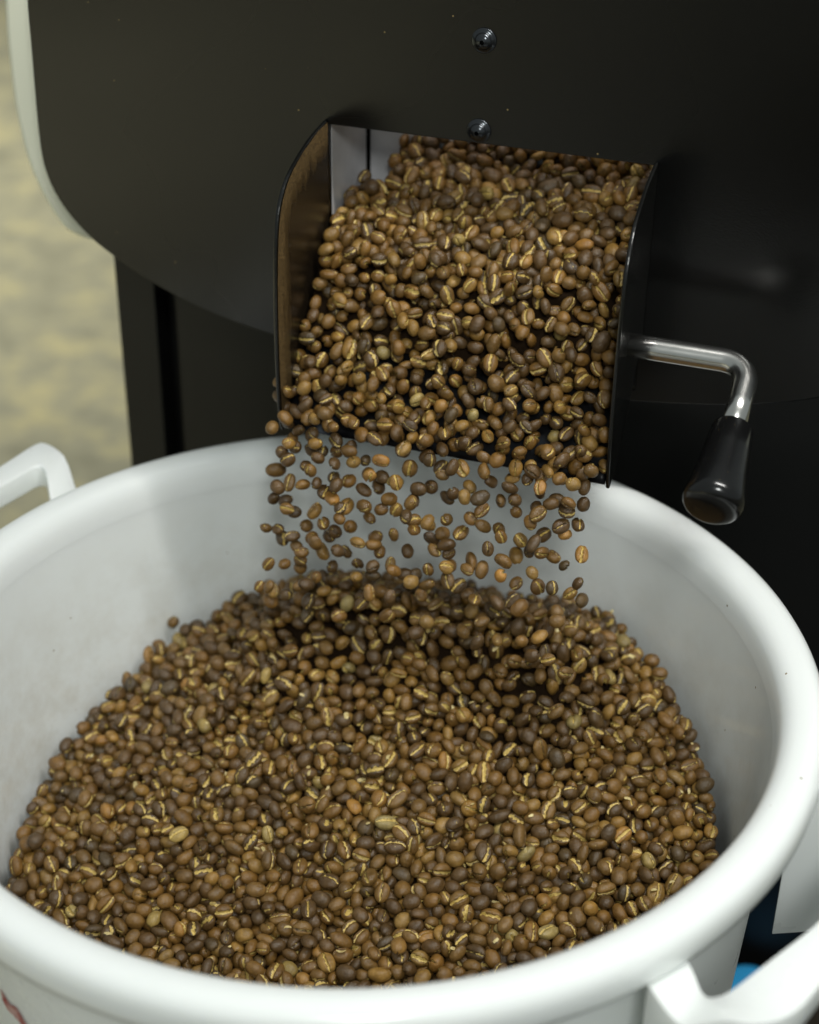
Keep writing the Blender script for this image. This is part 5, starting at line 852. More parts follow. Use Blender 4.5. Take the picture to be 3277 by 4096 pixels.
-688,-159,-1356,18,-82,47,23, 647,2404,1656,-2,-31,-92,52, 479,1505,1035,-22,-32,-50,108, 457,1641,1181,-70,-28,14,109, 1398,-158,-1090,-83,41,17,14, 445,1726,-748,82,-27,-35,18,
-575,978,-880,18,-1,50,18, 1569,1111,-709,-42,21,35,9, 832,1180,846,44,-86,-10,104, -79,286,-1079,-77,-51,34,19, 703,2251,1597,26,9,-21,59, 1537,1780,1530,67,-70,21,52,
1865,178,-993,7,6,-98,19, 1324,636,-690,34,-15,91,12, 476,2228,1572,-33,-67,58,49, 1256,-63,-1041,-18,95,-6,25, -35,1487,771,-34,-21,68,116, 147,1020,-587,-14,45,55,17,
974,2318,1656,40,-72,-49,47, -788,166,-1238,-51,-15,32,16, 1343,1087,-606,24,-88,-36,16, -1589,538,-1358,-24,-73,-37,17, -1543,245,-1408,62,74,-18,10, 105,650,-910,-87,40,18,10,
1760,-219,-1121,34,-65,-66,17, 816,1169,754,64,43,61,111, -1260,200,-1351,66,62,-25,5, 306,2082,1476,-86,-36,8,49, 788,1515,-686,-9,11,-49,18, -1167,620,-1255,27,29,-28,22,
-10,1802,1198,91,-27,-3,114, 1254,1398,1220,-56,40,69,112, 194,1260,736,-91,11,-16,113, 1178,1193,978,-42,50,-66,109, 299,1191,-510,-12,48,-59,25, -1635,354,-1402,81,-33,-43,23,
915,920,570,-49,33,73,107, 490,1264,754,-28,79,17,109, 1097,230,-932,-35,85,-5,16, -70,1347,-536,25,-62,-53,31, 561,2427,1654,-94,-10,21,48, -27,1918,1371,-26,-35,49,56,
-819,1500,-936,48,-9,82,9, 160,2033,1429,-30,1,94,47, 13,1163,-454,-38,18,56,18, -1054,1105,-1114,-64,46,-22,30, 1484,787,-732,-49,79,12,9, 440,1132,622,28,-9,5,109,
733,2470,1694,-51,6,-71,60, -849,367,-1231,25,-60,-52,28, -1656,782,-1347,-56,-54,37,16, -1714,741,-1338,13,-69,-15,20, 412,1089,-519,24,-11,53,29, 1340,-87,-1053,15,3,-56,21,
546,1591,1111,-91,-20,2,103, -979,586,-1162,-5,-94,-28,13, 400,1195,-445,-65,-17,-60,8, -536,552,-1087,-62,19,75,12, -56,1547,883,-43,59,5,107, 1024,1235,947,-18,85,-17,106,
975,958,642,-51,-20,-48,104, -56,2400,1508,72,-47,-37,48, 1674,2168,1647,58,-45,-42,45, 288,1993,1433,-11,-90,-22,44, 154,2170,1473,82,43,34,59, 267,2527,1633,-96,0,14,48,
1227,1465,1353,68,37,46,47, -1792,397,-1470,-54,-5,-34,28, 609,888,-555,-8,-43,81,18, 215,1844,1323,-32,92,-9,44, -335,-606,-1522,-24,-5,96,21, 853,919,-486,-49,-48,-36,12,
411,2586,1684,73,62,-2,49, 25,-816,-1476,29,-86,38,25, 1802,209,-1030,-47,30,2,19, -447,-20,-1296,-46,-75,34,11, -210,1729,934,-71,60,24,111, -149,1301,-536,-97,-13,-8,29,
-924,227,-1261,-45,6,21,16, 61,1486,871,18,78,-12,109, 813,2256,1645,-10,-76,-62,51, -346,-539,-1474,37,55,-41,31, 696,-751,-1381,-92,-14,26,21, -233,-258,-1341,34,22,-65,11,
-720,1296,-903,-49,68,-46,19, -1071,-244,-1488,57,80,-9,23, -1468,686,-1291,-57,-53,14,12, -293,643,-1007,-55,76,23,9, -873,1122,-1020,62,-32,-11,21, 215,-52,-1170,-97,-3,1,10,
-1614,132,-1438,-83,43,34,12, 1550,-127,-1069,68,36,21,17, -1437,1000,-1230,-27,-6,11,4, -1188,355,-1297,14,-77,-45,14, -102,1351,646,39,71,54,108, -4,1898,1312,-82,42,-17,52,
-828,962,-1010,19,-60,-67,20, 1476,-155,-1069,77,-53,31,18, 599,-729,-1392,-18,-69,-67,21, 157,1982,1375,-52,22,-40,49, 106,-103,-1214,79,59,3,18, -91,1879,1331,39,58,-8,49,
205,-368,-1297,-7,4,-14,17, 179,471,-989,90,21,36,21, 637,186,-970,-68,14,-12,9, 828,1603,1351,-75,58,19,52, -491,1099,-771,29,65,-68,15, 554,2126,1524,-72,-30,-37,48,
-1042,679,-1213,-27,95,0,25, -1424,169,-1403,62,25,-72,12, -692,154,-1221,40,37,61,19, 545,1988,1455,11,42,-35,51, -369,-461,-1451,-26,5,64,25, -68,1753,1011,-20,37,-86,105,
737,30,-1090,69,43,-56,11, -1738,671,-1366,-63,35,34,17, 729,-678,-1341,-47,-71,-18,19, -908,-108,-1409,94,-20,-9,24, 1238,1478,-683,-87,30,26,22, -1070,482,-1205,10,25,41,12,
-1205,-470,-1550,-43,43,75,13, 776,-608,-1272,-28,18,6,9, 1259,982,734,-31,-89,-7,112, 429,1245,707,46,-23,-78,105, -96,1510,814,-27,50,-68,112, 63,1709,1134,-47,-77,40,101,
91,1469,801,-8,-85,-31,113, -162,-449,-1451,64,54,47,27, 774,1683,1385,-81,19,10,48, -1675,319,-1446,-6,55,2,12, -1296,1182,-1177,-22,-34,-79,16, -1353,688,-1247,5,93,-27,17,
593,1510,1063,10,15,87,105, 389,-772,-1415,33,-92,-8,16, 374,1000,-472,-55,20,35,23, -1078,-141,-1415,49,64,-4,17, 1125,-112,-1084,21,19,-84,22, 426,254,-1049,-80,57,-3,23,
184,1284,662,77,30,-11,110, -1357,1004,-1207,-61,-29,4,19, 77,2308,1504,21,73,-61,52, 339,-74,-1172,-60,-50,-29,13, -975,176,-1271,14,21,34,5, 815,1327,935,76,-2,25,104,
155,1642,1164,-80,-15,47,104, 1230,305,-882,0,-32,-93,17, 653,-542,-1320,-8,-74,64,19, 725,1136,718,70,-7,-35,107, 36,1967,1401,-90,-22,-34,38, 1172,126,-960,75,5,-64,17,
-404,387,-1112,21,0,-50,12, 1263,1257,1009,-62,20,-63,105, 249,1947,1385,-6,4,8,59, 589,-300,-1253,-88,-19,12,4, -765,443,-1167,18,-58,-76,15, -841,1030,-1025,38,-80,-45,16,
762,288,-951,93,-31,-13,20, 1463,2136,1695,-82,16,-24,40, 1101,-311,-1145,-77,34,19,27, 1073,1349,1142,51,62,-40,115, 613,1175,-465,-8,57,12,19, 646,1287,851,53,84,3,112,
617,1765,1396,25,-11,81,49, 295,1687,1181,-49,59,-11,103, 579,2181,1572,-51,-31,-7,41, 730,-580,-1320,-72,-56,-38,20, -297,1427,668,76,21,-46,113, 362,736,-762,31,81,29,9,
1361,494,-803,7,23,-80,13, 140,-306,-1274,-45,10,-44,20, -387,209,-1215,59,-14,70,31, 464,603,-835,0,-31,93,17, 1323,1391,-718,35,-53,-71,13, -1504,-30,-1461,85,37,33,6,
1165,911,-468,-43,67,58,25, -1051,-363,-1520,89,-7,-11,22, -555,249,-1229,85,29,-12,23, 1316,-166,-1081,-34,-20,81,19, 217,1173,599,-50,30,61,107, 932,1482,1100,42,-85,-22,105,
226,-825,-1447,41,-89,-3,18, 966,1179,856,18,92,-29,104, 1049,318,-871,-25,78,-44,17, 740,972,-406,46,-19,73,18, -1537,959,-1277,17,82,21,19, -1480,1168,-1185,-40,88,-5,11,
800,-253,-1157,10,-68,-5,25, -280,-459,-1410,72,19,-16,9, 794,1398,959,-32,-3,-15,109, -559,107,-1230,18,80,-44,13, -1015,379,-1245,59,-58,-49,19, -1092,-425,-1548,-10,11,65,21,
-405,1394,-571,-73,61,25,22, 700,1397,1075,-49,-78,17,107, 1026,889,-462,51,-36,-71,9, 1180,1220,903,-78,13,-19,101, 559,1040,631,-70,8,36,110, 1018,1528,1337,-61,-42,25,47,
-1090,1011,-1108,3,-11,97,15, 926,1149,796,-94,7,-11,111, -399,785,-926,4,8,39,14, -687,1775,-898,41,-36,-6,16, -60,1594,945,42,-56,-53,112, -371,1458,718,32,87,-7,104,
724,1716,-798,37,-67,-63,14, -632,-454,-1500,-76,-56,-29,23, 228,2191,1510,-61,36,52,51, 679,1392,933,29,71,29,113, 1386,1516,1427,-22,-51,64,45, 920,77,-1012,74,58,16,15,
291,-225,-1287,65,63,39,23, -215,1369,647,-47,-22,-54,109, 1015,692,-568,24,6,-59,5, 285,1618,991,77,50,-14,106, 1525,-422,-1176,29,-19,-85,26, -126,-831,-1461,25,-92,13,17,
232,2342,1544,16,77,53,55, 1050,2379,1739,20,92,12,48, -828,1634,-936,-97,-4,19,13, 1171,-345,-1163,-25,23,71,9, 1286,1962,1597,40,5,90,40, -1349,-66,-1484,11,32,40,16,
1176,1921,1569,-22,-11,-92,53, 1137,1387,1055,-57,52,31,109, -145,1748,1056,-38,62,48,115, 1235,1366,1043,-50,-37,50,116, 1763,-68,-1040,74,-64,-5,4, 550,-66,-1113,-53,81,-19,12,
494,1648,-741,-11,-19,3,22, -467,831,-921,-14,-68,61,11, 618,1457,941,-76,-64,-1,113, -582,1539,-767,-66,10,-28,9, 1339,-653,-1221,65,-73,-14,14, -1006,-517,-1556,-88,6,43,5,
783,1752,1401,6,5,-18,54, 1336,-282,-1121,43,73,-49,19, -32,2089,1425,-50,-53,-58,45, 943,2424,1697,62,26,-62,56, 695,1786,1385,13,7,-98,42, 1619,2004,1600,-57,-59,-43,40,
611,-176,-1183,-30,50,-9,20, -1482,-285,-1583,66,-49,25,15, -936,114,-1308,-13,-22,91,30, -970,726,-1137,-16,-12,-90,16, 1196,1203,-586,-13,58,79,17, 510,113,-1044,-10,-90,22,5,
394,1687,1186,-6,57,64,115, -52,-308,-1317,13,20,96,23, 123,1323,691,28,39,83,108, 987,811,-494,41,-73,16,13, 1324,1373,1150,-74,35,40,104, 17,792,-822,41,-20,-66,17,
283,2230,1524,-79,-28,52,44, 1145,980,-428,-56,56,51,13, 621,-602,-1344,41,85,-4,17, 150,1232,616,-8,93,23,112, -1729,42,-1550,43,64,-54,17, 596,1337,885,-11,48,-80,103,
-247,130,-1244,96,-8,19,20, 797,1804,1439,-45,-28,-75,49, 1603,336,-926,56,-68,7,22, -578,774,-989,-32,33,88,11, 78,1787,1203,64,-57,-49,116, 1129,1267,-604,87,-40,-15,28,
-1357,618,-1270,-2,-66,-70,23, 1079,1599,-781,46,-67,26,8, 456,1325,790,-20,-53,-49,115, -1183,-345,-1504,46,-45,-58,13, 551,584,-813,-23,-91,30,12, -1280,-45,-1456,26,87,4,13,
1788,-287,-1142,-75,-64,-4,16, -1760,580,-1405,24,-12,86,16, -472,580,-1061,60,-77,15,19, -974,1036,-1052,-69,61,-35,5, -605,1497,-828,-45,20,-41,14, 154,-432,-1358,-38,22,-89,16,
781,1960,1509,31,3,-78,56, 1343,1777,1503,-12,-32,62,53, 911,961,-410,-31,1,84,16, -132,-316,-1343,25,95,9,19, -280,1299,-463,-79,4,-57,18, -939,-25,-1409,-19,-35,87,17,
-919,1580,-976,44,-48,-66,17, 1191,1412,-696,53,-24,79,24, 1530,682,-782,-47,69,-47,21, 1544,2212,1736,-28,-34,84,52, 208,1337,722,-54,67,7,104, 274,-411,-1297,7,-37,-19,4,
1723,-172,-1089,21,-81,-12,14, -1419,-175,-1525,69,-44,55,27, 1445,-422,-1174,-71,-31,43,23, -1521,70,-1452,-94,-27,8,14, -525,874,-918,-82,27,-38,5, -668,1479,-834,-12,13,-37,25,
355,2305,1567,-68,-53,-35,52, -861,-395,-1489,32,-81,-25,16, 1243,-393,-1183,8,-33,-7,8, 321,1235,702,22,52,-80,101, -562,827,-945,32,78,25,17, 544,2539,1685,-25,13,82,60,
-772,-80,-1378,-46,41,18,24, 1628,2083,1611,81,-44,-15,52, 632,827,-513,8,-21,-95,10, 1677,-98,-1086,-76,58,-21,20, 1117,1427,-699,18,-15,-62,20, -190,1825,1039,-71,-15,66,101,
1163,-410,-1178,-84,3,46,19, 1070,1349,1041,-70,57,32,115, 1309,1217,961,87,32,7,105, 601,1711,1336,-11,-28,88,50, 402,1831,1382,-13,73,17,49, -1004,-87,-1424,-81,11,31,25,
-521,-7,-1278,-95,-20,-9,12, -1649,425,-1425,3,23,12,17, -782,516,-1174,61,50,59,19, -9,1199,-529,-13,44,-65,16, 288,363,-1028,-79,13,-29,21, -106,2109,1380,49,-4,12,58,
247,1261,-465,30,-40,-28,12, 727,170,-1027,32,82,43,22, 211,-615,-1420,40,-87,19,21, -569,713,-1007,-44,-33,-13,12, 316,-833,-1432,69,66,11,23, 1111,1084,-501,10,62,36,28,
-261,1312,524,-59,-45,14,115, 10,1583,904,-47,78,-1,117, 649,-387,-1267,-45,-83,-28,22, 544,311,-992,-26,-31,10,8, 346,1248,-469,51,-69,40,25, -1130,280,-1307,15,-85,-42,17,
295,1883,1367,33,-34,-67,44, 732,1822,1437,20,-65,48,41, -620,369,-1165,53,54,-1,17, 364,1970,1408,38,-32,-69,50, -29,475,-1044,17,-79,-58,16, 1173,1270,974,91,35,13,108,
361,1161,628,6,-92,23,103, 234,1164,-534,-22,26,-86,26, -1078,734,-1172,-18,-78,-34,18, -466,396,-1152,27,38,-26,20, -784,902,-1016,-47,87,1,8, 312,2360,1560,5,-59,-64,53,
-50,649,-933,24,-30,-66,14, 1547,1052,-712,-6,-24,-3,5, 752,1333,876,-66,-52,-1,104, 1007,1478,1217,67,-11,-48,109, 1051,-82,-1064,-24,59,-40,18, 413,2010,1458,21,77,-54,37,
766,1875,1439,23,91,8,49, 845,1527,1186,-17,33,-69,109, 327,1051,-511,-72,-48,36,21, -149,-101,-1322,-2,1,86,20, 892,1554,1325,-77,-49,-37,48, 526,-284,-1256,-75,-45,37,19,
1363,1944,1592,8,-87,46,47, -1593,683,-1333,36,63,46,15, 1336,1327,-697,55,-12,-72,6, 1857,406,-984,-27,-68,-34,16, 1607,-401,-1179,3,14,13,13, -140,1152,-566,-69,47,-38,22,
773,2292,1589,29,21,76,56, 929,-672,-1310,18,-94,20,31, 850,283,-943,44,-41,-74,16, 95,2095,1448,-82,-54,-13,48, 760,1255,877,56,-58,36,109, -161,1864,1225,-60,43,-9,115,
1045,2289,1643,-11,31,82,57, 1245,37,-1006,28,-78,-23,21, 204,-484,-1395,-53,32,-64,21, 1390,-22,-1044,14,-27,83,24, 447,1241,-492,-75,38,-22,18, 1221,-208,-1096,-73,-43,6,16,
-1315,295,-1391,-31,-88,-32,16, -1084,1409,-1075,91,35,-16,17, -1795,13,-1537,-75,-38,47,19, -1318,1104,-1175,-2,-38,-72,9, 303,1660,1063,-63,63,-37,109, -816,-5,-1352,56,78,-17,16,
-242,33,-1220,76,-60,-20,21, -715,903,-999,2,-84,-48,4, 1536,538,-842,-22,0,74,25, 1546,312,-943,79,-46,-30,30, -59,1907,-799,91,33,-6,24, -767,1092,-967,-20,92,-10,18,
1044,48,-1021,10,72,65,9, 257,2454,1627,18,-12,-72,39, 1768,586,-877,84,45,27,10, 180,1908,1363,43,25,-80,45, 205,1620,994,-53,-24,-18,111, -247,1262,-528,54,-75,9,12,
466,188,-1081,29,52,-78,21, 1360,215,-918,-30,90,26,24, 335,-437,-1306,16,-16,-93,16, 1332,1214,1038,48,-78,12,114, 704,1714,1365,-23,-90,14,44, -74,-613,-1486,17,-66,32,25,
808,-474,-1264,89,-35,7,8, -1767,-58,-1533,16,56,-3,23, 357,1489,879,-58,-44,-42,113, -570,1435,-799,-45,-58,-36,9, 226,1038,-551,4,-98,11,13, -1288,8,-1409,-40,-37,-68,21,
1123,1535,1368,-33,86,-5,49, 905,485,-793,-5,75,59,17, -219,1758,1011,-66,32,65,101, 1005,1473,1137,51,-9,-65,113, 192,-344,-1353,-97,7,20,17, 785,-312,-1205,-70,-46,49,15,
77,-847,-1449,55,34,28,18, 35,-107,-1246,32,-26,-86,19, -168,2056,1402,-28,83,37,48, 252,301,-1059,-69,48,-51,17, 526,-690,-1402,-48,34,79,11, 441,1402,843,-47,-70,-51,111,
-360,-71,-1288,-59,74,28,16, 315,1711,1290,87,-25,-26,56, 601,1632,1295,30,-28,64,44, 1044,1021,-499,44,75,41,11, -577,1828,-834,-53,11,16,17, -902,574,-1192,17,90,4,23,
-318,1888,-805,-90,-31,-28,17, 1742,789,-819,-90,17,33,19, 404,1527,1047,-78,7,58,100, -1617,-128,-1499,28,-76,-26,12, 1137,1395,1155,4,-98,13,108, -384,-159,-1318,-90,-39,8,16,
-1294,517,-1298,28,-88,34,17, 1667,-199,-1113,65,63,36,15, 1000,358,-855,-19,-57,31,13, -6,1385,-507,-51,4,60,20, 573,-226,-1217,77,-41,-46,19, 495,1177,670,-41,70,6,117,
-936,1444,-981,62,-69,-16,21, -999,-429,-1542,-78,-45,-15,16, -642,853,-970,-15,57,79,20, -1016,-303,-1502,-59,79,1,12, 632,402,-920,-46,12,-10,9, -1576,898,-1293,-21,59,76,19,
281,1721,1112,-64,7,67,105, 757,-512,-1281,23,57,73,15, 922,-567,-1281,53,83,13,16, -207,409,-1094,61,-57,-20,18, 21,408,-1069,-69,-63,-29,20, 828,2033,1547,48,75,38,52,
577,2356,1648,-65,42,48,53, -815,-133,-1404,-59,9,53,24, -190,597,-1000,40,17,-78,28, 373,1167,-527,-34,-30,-38,19, -297,-345,-1427,85,-18,4,17, 577,1134,673,46,15,54,108,
408,2248,1541,-25,30,-74,56, 247,1704,-706,90,-18,9,24, -1014,764,-1160,-71,44,49,12, -1279,143,-1365,-25,-49,-72,14, 639,-268,-1215,-24,-54,-70,12, 23,-473,-1411,-4,-51,-62,24,
1015,2385,1668,84,-48,19,52, 1411,870,-624,5,86,-47,20, 495,1951,1418,-78,2,-28,47, 1295,-454,-1201,44,-18,-44,8, -74,-386,-1351,-45,63,9,23, 416,-441,-1328,16,26,89,27,
1049,1421,1087,-65,-71,10,100, 103,-529,-1422,-46,59,-62,18, 1136,-472,-1207,44,34,82,21, 189,23,-1139,90,-28,-24,15, -584,1757,-830,7,-27,95,20, 1056,1818,1515,50,2,0,49,
663,2110,1549,69,-13,-47,53, 726,1206,754,-37,18,-29,111, 8,2427,1527,-86,43,-24,57, -1850,57,-1503,60,-50,-40,23, -284,-228,-1378,-5,47,58,15, 4,1871,-795,-28,-76,-13,12,
-1005,1017,-1110,-85,-40,2,25, 1160,209,-939,-51,39,70,9, 917,1693,-788,4,22,96,7, 551,194,-1051,-29,-93,16,16, 719,-418,-1252,-35,26,-89,16, 82,1553,904,17,-78,-46,108,
121,1628,950,-55,-1,56,113, 300,1068,256,61,59,46,79, -424,-820,-1462,81,-47,-28,22, 515,-26,-1158,72,-57,-32,21, -846,526,-1186,62,-23,-73,13, -1366,817,-1245,-63,16,-5,16,
346,2614,1694,42,-81,39,40, 609,1602,1176,-12,-66,-27,105, 1368,932,-615,34,-9,-88,14, -931,1253,-1028,-42,-71,41,23, 997,-52,-1067,-68,-1,21,15, 566,1042,-486,-37,-30,-13,22,
-659,1044,-912,37,6,-91,18, 1402,52,-1010,75,29,-58,15, -441,-705,-1527,-61,6,-55,23, 1286,1842,1506,-54,82,11,52, -594,-17,-1306,33,42,60,9, -1162,1334,-1094,-64,-64,32,17,
230,414,-1009,51,-40,-65,17, -1503,1120,-1244,4,-47,-68,20, 1235,1042,-515,-1,93,2,16, -1706,290,-1489,-16,33,-12,9, -1742,168,-1478,34,-22,-41,24, 1270,2308,1740,19,54,-33,55,
890,1009,-514,15,-97,14,16, -699,-227,-1390,1,-7,18,17, -540,381,-1172,55,79,-9,27, 818,-129,-1123,66,43,-22,23, 515,1876,1414,62,-38,-61,44, 1367,340,-888,27,-95,-3,17,
488,-629,-1369,97,-4,-18,24, 645,-337,-1217,-43,-19,-47,10, 539,1231,-492,-91,-15,28,4, 1087,1610,1405,54,78,29,57, -695,1578,-920,37,24,73,25, 796,1455,1013,-75,28,47,117,
855,1685,1399,68,52,49,52, -29,-79,-1226,21,17,-45,11, 772,214,-979,71,-28,-11,30, 123,1685,1089,91,29,-21,107, -846,-595,-1566,41,45,69,16, 560,955,-524,-42,-31,42,24,
-819,-536,-1538,-25,40,47,17, -774,-645,-1568,-25,-27,-77,25, -114,1634,905,-86,-35,34,107, 1705,877,-815,23,14,87,18, 1011,1396,1022,-29,80,22,108, 1639,655,-872,46,-80,-31,13,
347,597,-878,-72,9,34,7, -214,1162,-578,-5,-7,90,25, 173,2546,1565,-19,-16,89,49, 664,1113,-444,76,-26,1,15, 0,-352,-1377,-47,49,46,24, -917,368,-1240,-8,-64,19,17,
237,-151,-1264,90,-16,-29,27, -232,-168,-1358,24,-39,-69,18, 424,1895,1408,-89,-6,18,44, 1791,-152,-1111,-40,15,9,9, -1154,1212,-1112,37,7,33,16, -556,171,-1202,31,-6,31,18,
-625,-334,-1459,40,53,72,19, 567,1924,1436,56,-12,58,40, 78,-166,-1262,-27,-34,61,13, -1296,1370,-1142,24,-72,-60,23, 67,-652,-1479,-71,60,-7,13, -473,693,-1016,-53,-75,-37,22,
858,1862,1456,-55,80,-1,57, 792,1525,1074,-31,40,24,109, -97,-83,-1262,-20,85,-41,23, -175,-382,-1372,3,96,-25,18, 38,-525,-1430,78,48,-13,16, -516,-747,-1515,-73,65,7,20,
1556,853,-775,19,-32,-55,13, 1674,186,-967,-83,28,-11,22, 1055,-778,-1276,0,1,91,25, -273,304,-1121,27,-13,-1,9, -307,-415,-1439,-69,-3,54,6, 1484,562,-801,-55,79,-22,12,
1605,-152,-1100,-42,-34,39,15, -129,169,-1163,24,-17,1,20, 1772,266,-989,26,-94,-16,15, -16,2016,1354,8,0,-57,48, 1582,1951,1577,-18,-49,84,57, 622,556,-827,-16,-39,58,7,
72,245,-1083,92,-31,-20,23, -518,931,-882,13,81,47,9, -897,692,-1145,64,-28,-63,23, -1219,1046,-1206,0,-21,-96,29, -677,95,-1306,85,-7,45,18, 825,-545,-1280,13,-65,-62,23,
-422,531,-1093,25,-14,59,14, -1151,417,-1286,-17,-14,-97,9, -534,1361,-675,55,-49,-65,13, 1376,1266,-706,-15,-43,21,20, -279,1690,884,63,75,-5,107, 728,1574,1245,-23,-33,-73,119,
696,257,-989,45,-52,-57,18, 640,212,-1030,-69,57,0,21, -908,1037,-1048,-31,-64,-11,17, -40,-707,-1513,86,-44,-17,22, 880,1775,1442,52,13,60,53, -765,48,-1332,-13,69,-69,23,
777,69,-1050,-84,-42,26,16, 88,1365,-510,-92,-31,2,13, 100,1860,1317,-37,-16,29,55, -988,-239,-1466,-69,-6,-45,25, 1086,1269,913,-43,31,-58,108, 575,-646,-1368,69,65,-27,17,
1486,-9,-1061,11,5,15,9, -202,480,-1064,-88,-22,36,23, -1025,-144,-1463,22,-11,-21,5, -623,1798,-911,9,89,-21,24, -839,604,-1157,-21,-64,16,19, -316,1769,944,29,-39,-85,116,
1022,194,-952,-48,41,-8,19, -1360,1092,-1215,75,-57,1,16, 1228,1528,1396,-66,22,-44,45, 446,-10,-1169,-63,60,-37,15, -81,207,-1193,-79,3,-11,16, 961,-114,-1104,1,-22,18,16,
228,-410,-1353,10,-86,-12,14, -1427,-434,-1543,65,64,-29,25, -1693,387,-1468,-53,-17,24,23, 1852,53,-1034,94,28,12,13, 432,1651,1103,-44,-18,58,103, -1444,-351,-1576,14,-79,-11,20,
643,1571,1095,36,76,28,104, -609,1639,-900,-85,-49,-6,27, 635,1037,-515,-13,17,-85,20, 150,1458,-591,74,-19,-49,19, -39,-530,-1402,9,-2,96,9, 1639,490,-895,11,57,70,16,
1874,-106,-1108,-89,-39,-12,24, -1185,-411,-1547,11,83,44,12, -1551,485,-1359,3,43,-59,20, 539,1554,1029,-64,-73,-2,100, 1667,-357,-1154,-80,56,-15,16, 1680,64,-1064,97,-13,-5,15,
338,284,-1069,19,-6,-44,28, 383,345,-1018,85,37,21,21, 961,159,-982,55,46,62,16, -496,46,-1310,-20,-82,-52,23, 143,2366,1484,-63,-25,-67,48, -1282,591,-1271,78,58,17,20,
-1106,26,-1407,-8,-20,-73,23, -555,-379,-1463,-74,19,12,13, 840,2445,1708,42,8,-55,63, -659,1553,-862,67,-43,-25,9, 893,-173,-1134,-95,21,-4,21, 251,2413,1556,-28,-76,-42,51,
-791,-416,-1497,-37,-84,33,10, 1422,-523,-1212,18,-11,31,23, -578,1343,-782,39,-22,-64,20, -742,1682,-927,-87,-42,20,21, 570,1416,895,60,29,69,100, 1627,-487,-1189,42,-76,-43,31,
535,-153,-1192,-1,29,49,31, 1509,1897,1560,41,-78,-44,59, 1081,948,-488,-63,-60,-41,19, -395,1880,-830,-44,70,44,13, -1092,1182,-1135,-36,53,75,17, 278,-658,-1446,-94,8,-18,20,
-367,1319,-591,-28,-31,0,21, -1131,1126,-1113,14,-23,72,16, 1408,558,-774,-6,17,65,19, 93,328,-1092,9,-10,-49,25, -440,73,-1276,25,55,78,24, 349,468,-970,-8,-43,89,10,
-1699,458,-1461,26,-68,29,10, -142,1914,-820,-29,-70,-43,18, 702,60,-1028,-43,77,8,12, 771,1561,-735,-81,-9,7,30, -511,-317,-1431,-24,-14,25,18, 620,-877,-1343,-81,-28,33,29,
1606,807,-806,-57,79,-9,24, 201,2460,1548,74,-40,-45,44, 554,76,-1089,14,75,-59,24, 1555,169,-995,-50,80,-31,16, 1096,-2,-1039,-87,-19,2,19, 972,1004,-494,74,-33,40,16,
17,1320,-532,15,72,-43,16, -983,1180,-1033,27,-65,-23,9, -1454,-39,-1505,28,-78,-47,16, 482,-491,-1341,34,88,-15,13, 1482,2201,1694,-61,26,-15,54, 800,2203,1587,-25,59,-31,45,
-1197,171,-1379,-45,32,-42,20, 818,1256,826,-25,88,-10,108, -68,417,-1090,-88,42,1,13, 881,1450,1149,-69,58,25,108, 395,2413,1569,-78,38,23,53, -247,-714,-1546,23,12,20,16,
338,1569,1021,-2,79,27,109, 1575,99,-1044,-79,57,14,12, 827,19,-1080,-69,70,8,4, -379,-10,-1327,-14,-19,95,20, 714,1534,1068,39,63,-50,116, 579,2313,1591,72,62,-14,44,
-108,-402,-1418,82,43,-26,19, 574,-510,-1325,62,65,-42,19, 1349,-517,-1220,-39,-55,37,17, -34,9,-1270,95,4,-1,15, 573,255,-1017,-18,-11,65,20, 1001,1277,-607,-43,-8,15,27,
-925,46,-1352,96,-3,25,13, -1352,145,-1393,-85,36,-34,16, -193,670,-949,22,60,74,12, 1444,262,-940,-40,-34,30,5, -1650,872,-1332,-66,-30,-8,23, -1397,304,-1405,36,38,22,20,
-39,599,-978,-69,-64,-28,11, 1301,1257,-682,-74,52,-39,25, 793,-648,-1320,21,-86,-11,16, -470,1410,-701,-11,37,62,16, -1418,1230,-1209,67,-61,-14,9, -1245,1424,-1117,-24,-81,-46,14,
-648,1330,-827,-21,-67,-69,21, -682,1432,-882,11,81,54,8, 202,1042,389,-39,6,15,76, 1395,2245,1702,-56,14,-78,60, 937,2065,1541,-40,-57,-40,56, -1080,224,-1350,81,13,49,18,
979,25,-1048,30,-15,-31,22, -327,574,-1037,-34,-74,29,21, -133,504,-1035,71,-12,-39,30, -1133,-367,-1530,1,-47,-5,9, -889,-240,-1465,-21,-30,92,18, 196,1480,820,-2,79,36,110,
-1533,-205,-1567,48,85,0,27, 564,-364,-1278,-86,19,-1,13, -296,1404,-582,-11,-81,-19,8, -1649,555,-1388,21,8,-73,8, 1167,-577,-1260,-90,-37,-20,9, -318,245,-1205,5,79,57,11,
-767,824,-1048,-48,22,-33,16, 139,261,-1122,-67,-54,35,19, -871,219,-1318,14,4,24,16, 890,8,-1038,-54,-7,-41,23, -879,1299,-996,-46,-69,50,23, 979,2024,1567,-64,-60,-12,52,
1008,1597,1375,-89,33,-12,51, -1568,47,-1517,-45,-64,-18,21, 2,-651,-1486,40,-49,-48,21, -619,-146,-1384,-41,-59,21,16, -376,-303,-1431,44,1,44,14, -1091,801,-1187,69,-4,-47,9,
1448,1756,1518,25,-47,-82,63, 953,1340,-627,2,93,-29,21, 1795,633,-906,-68,-41,-6,10, -757,-364,-1487,-59,-11,-25,19, -909,487,-1207,-71,-68,-4,23, -304,1394,-506,-37,90,-7,16,
701,111,-1063,-80,38,-16,14, 1018,1146,-526,-71,-51,-22,20, -828,459,-1210,14,85,47,10, -422,-400,-1465,25,35,24,8, 817,1626,-778,-10,5,-45,22, 1245,1228,-632,24,77,57,16,
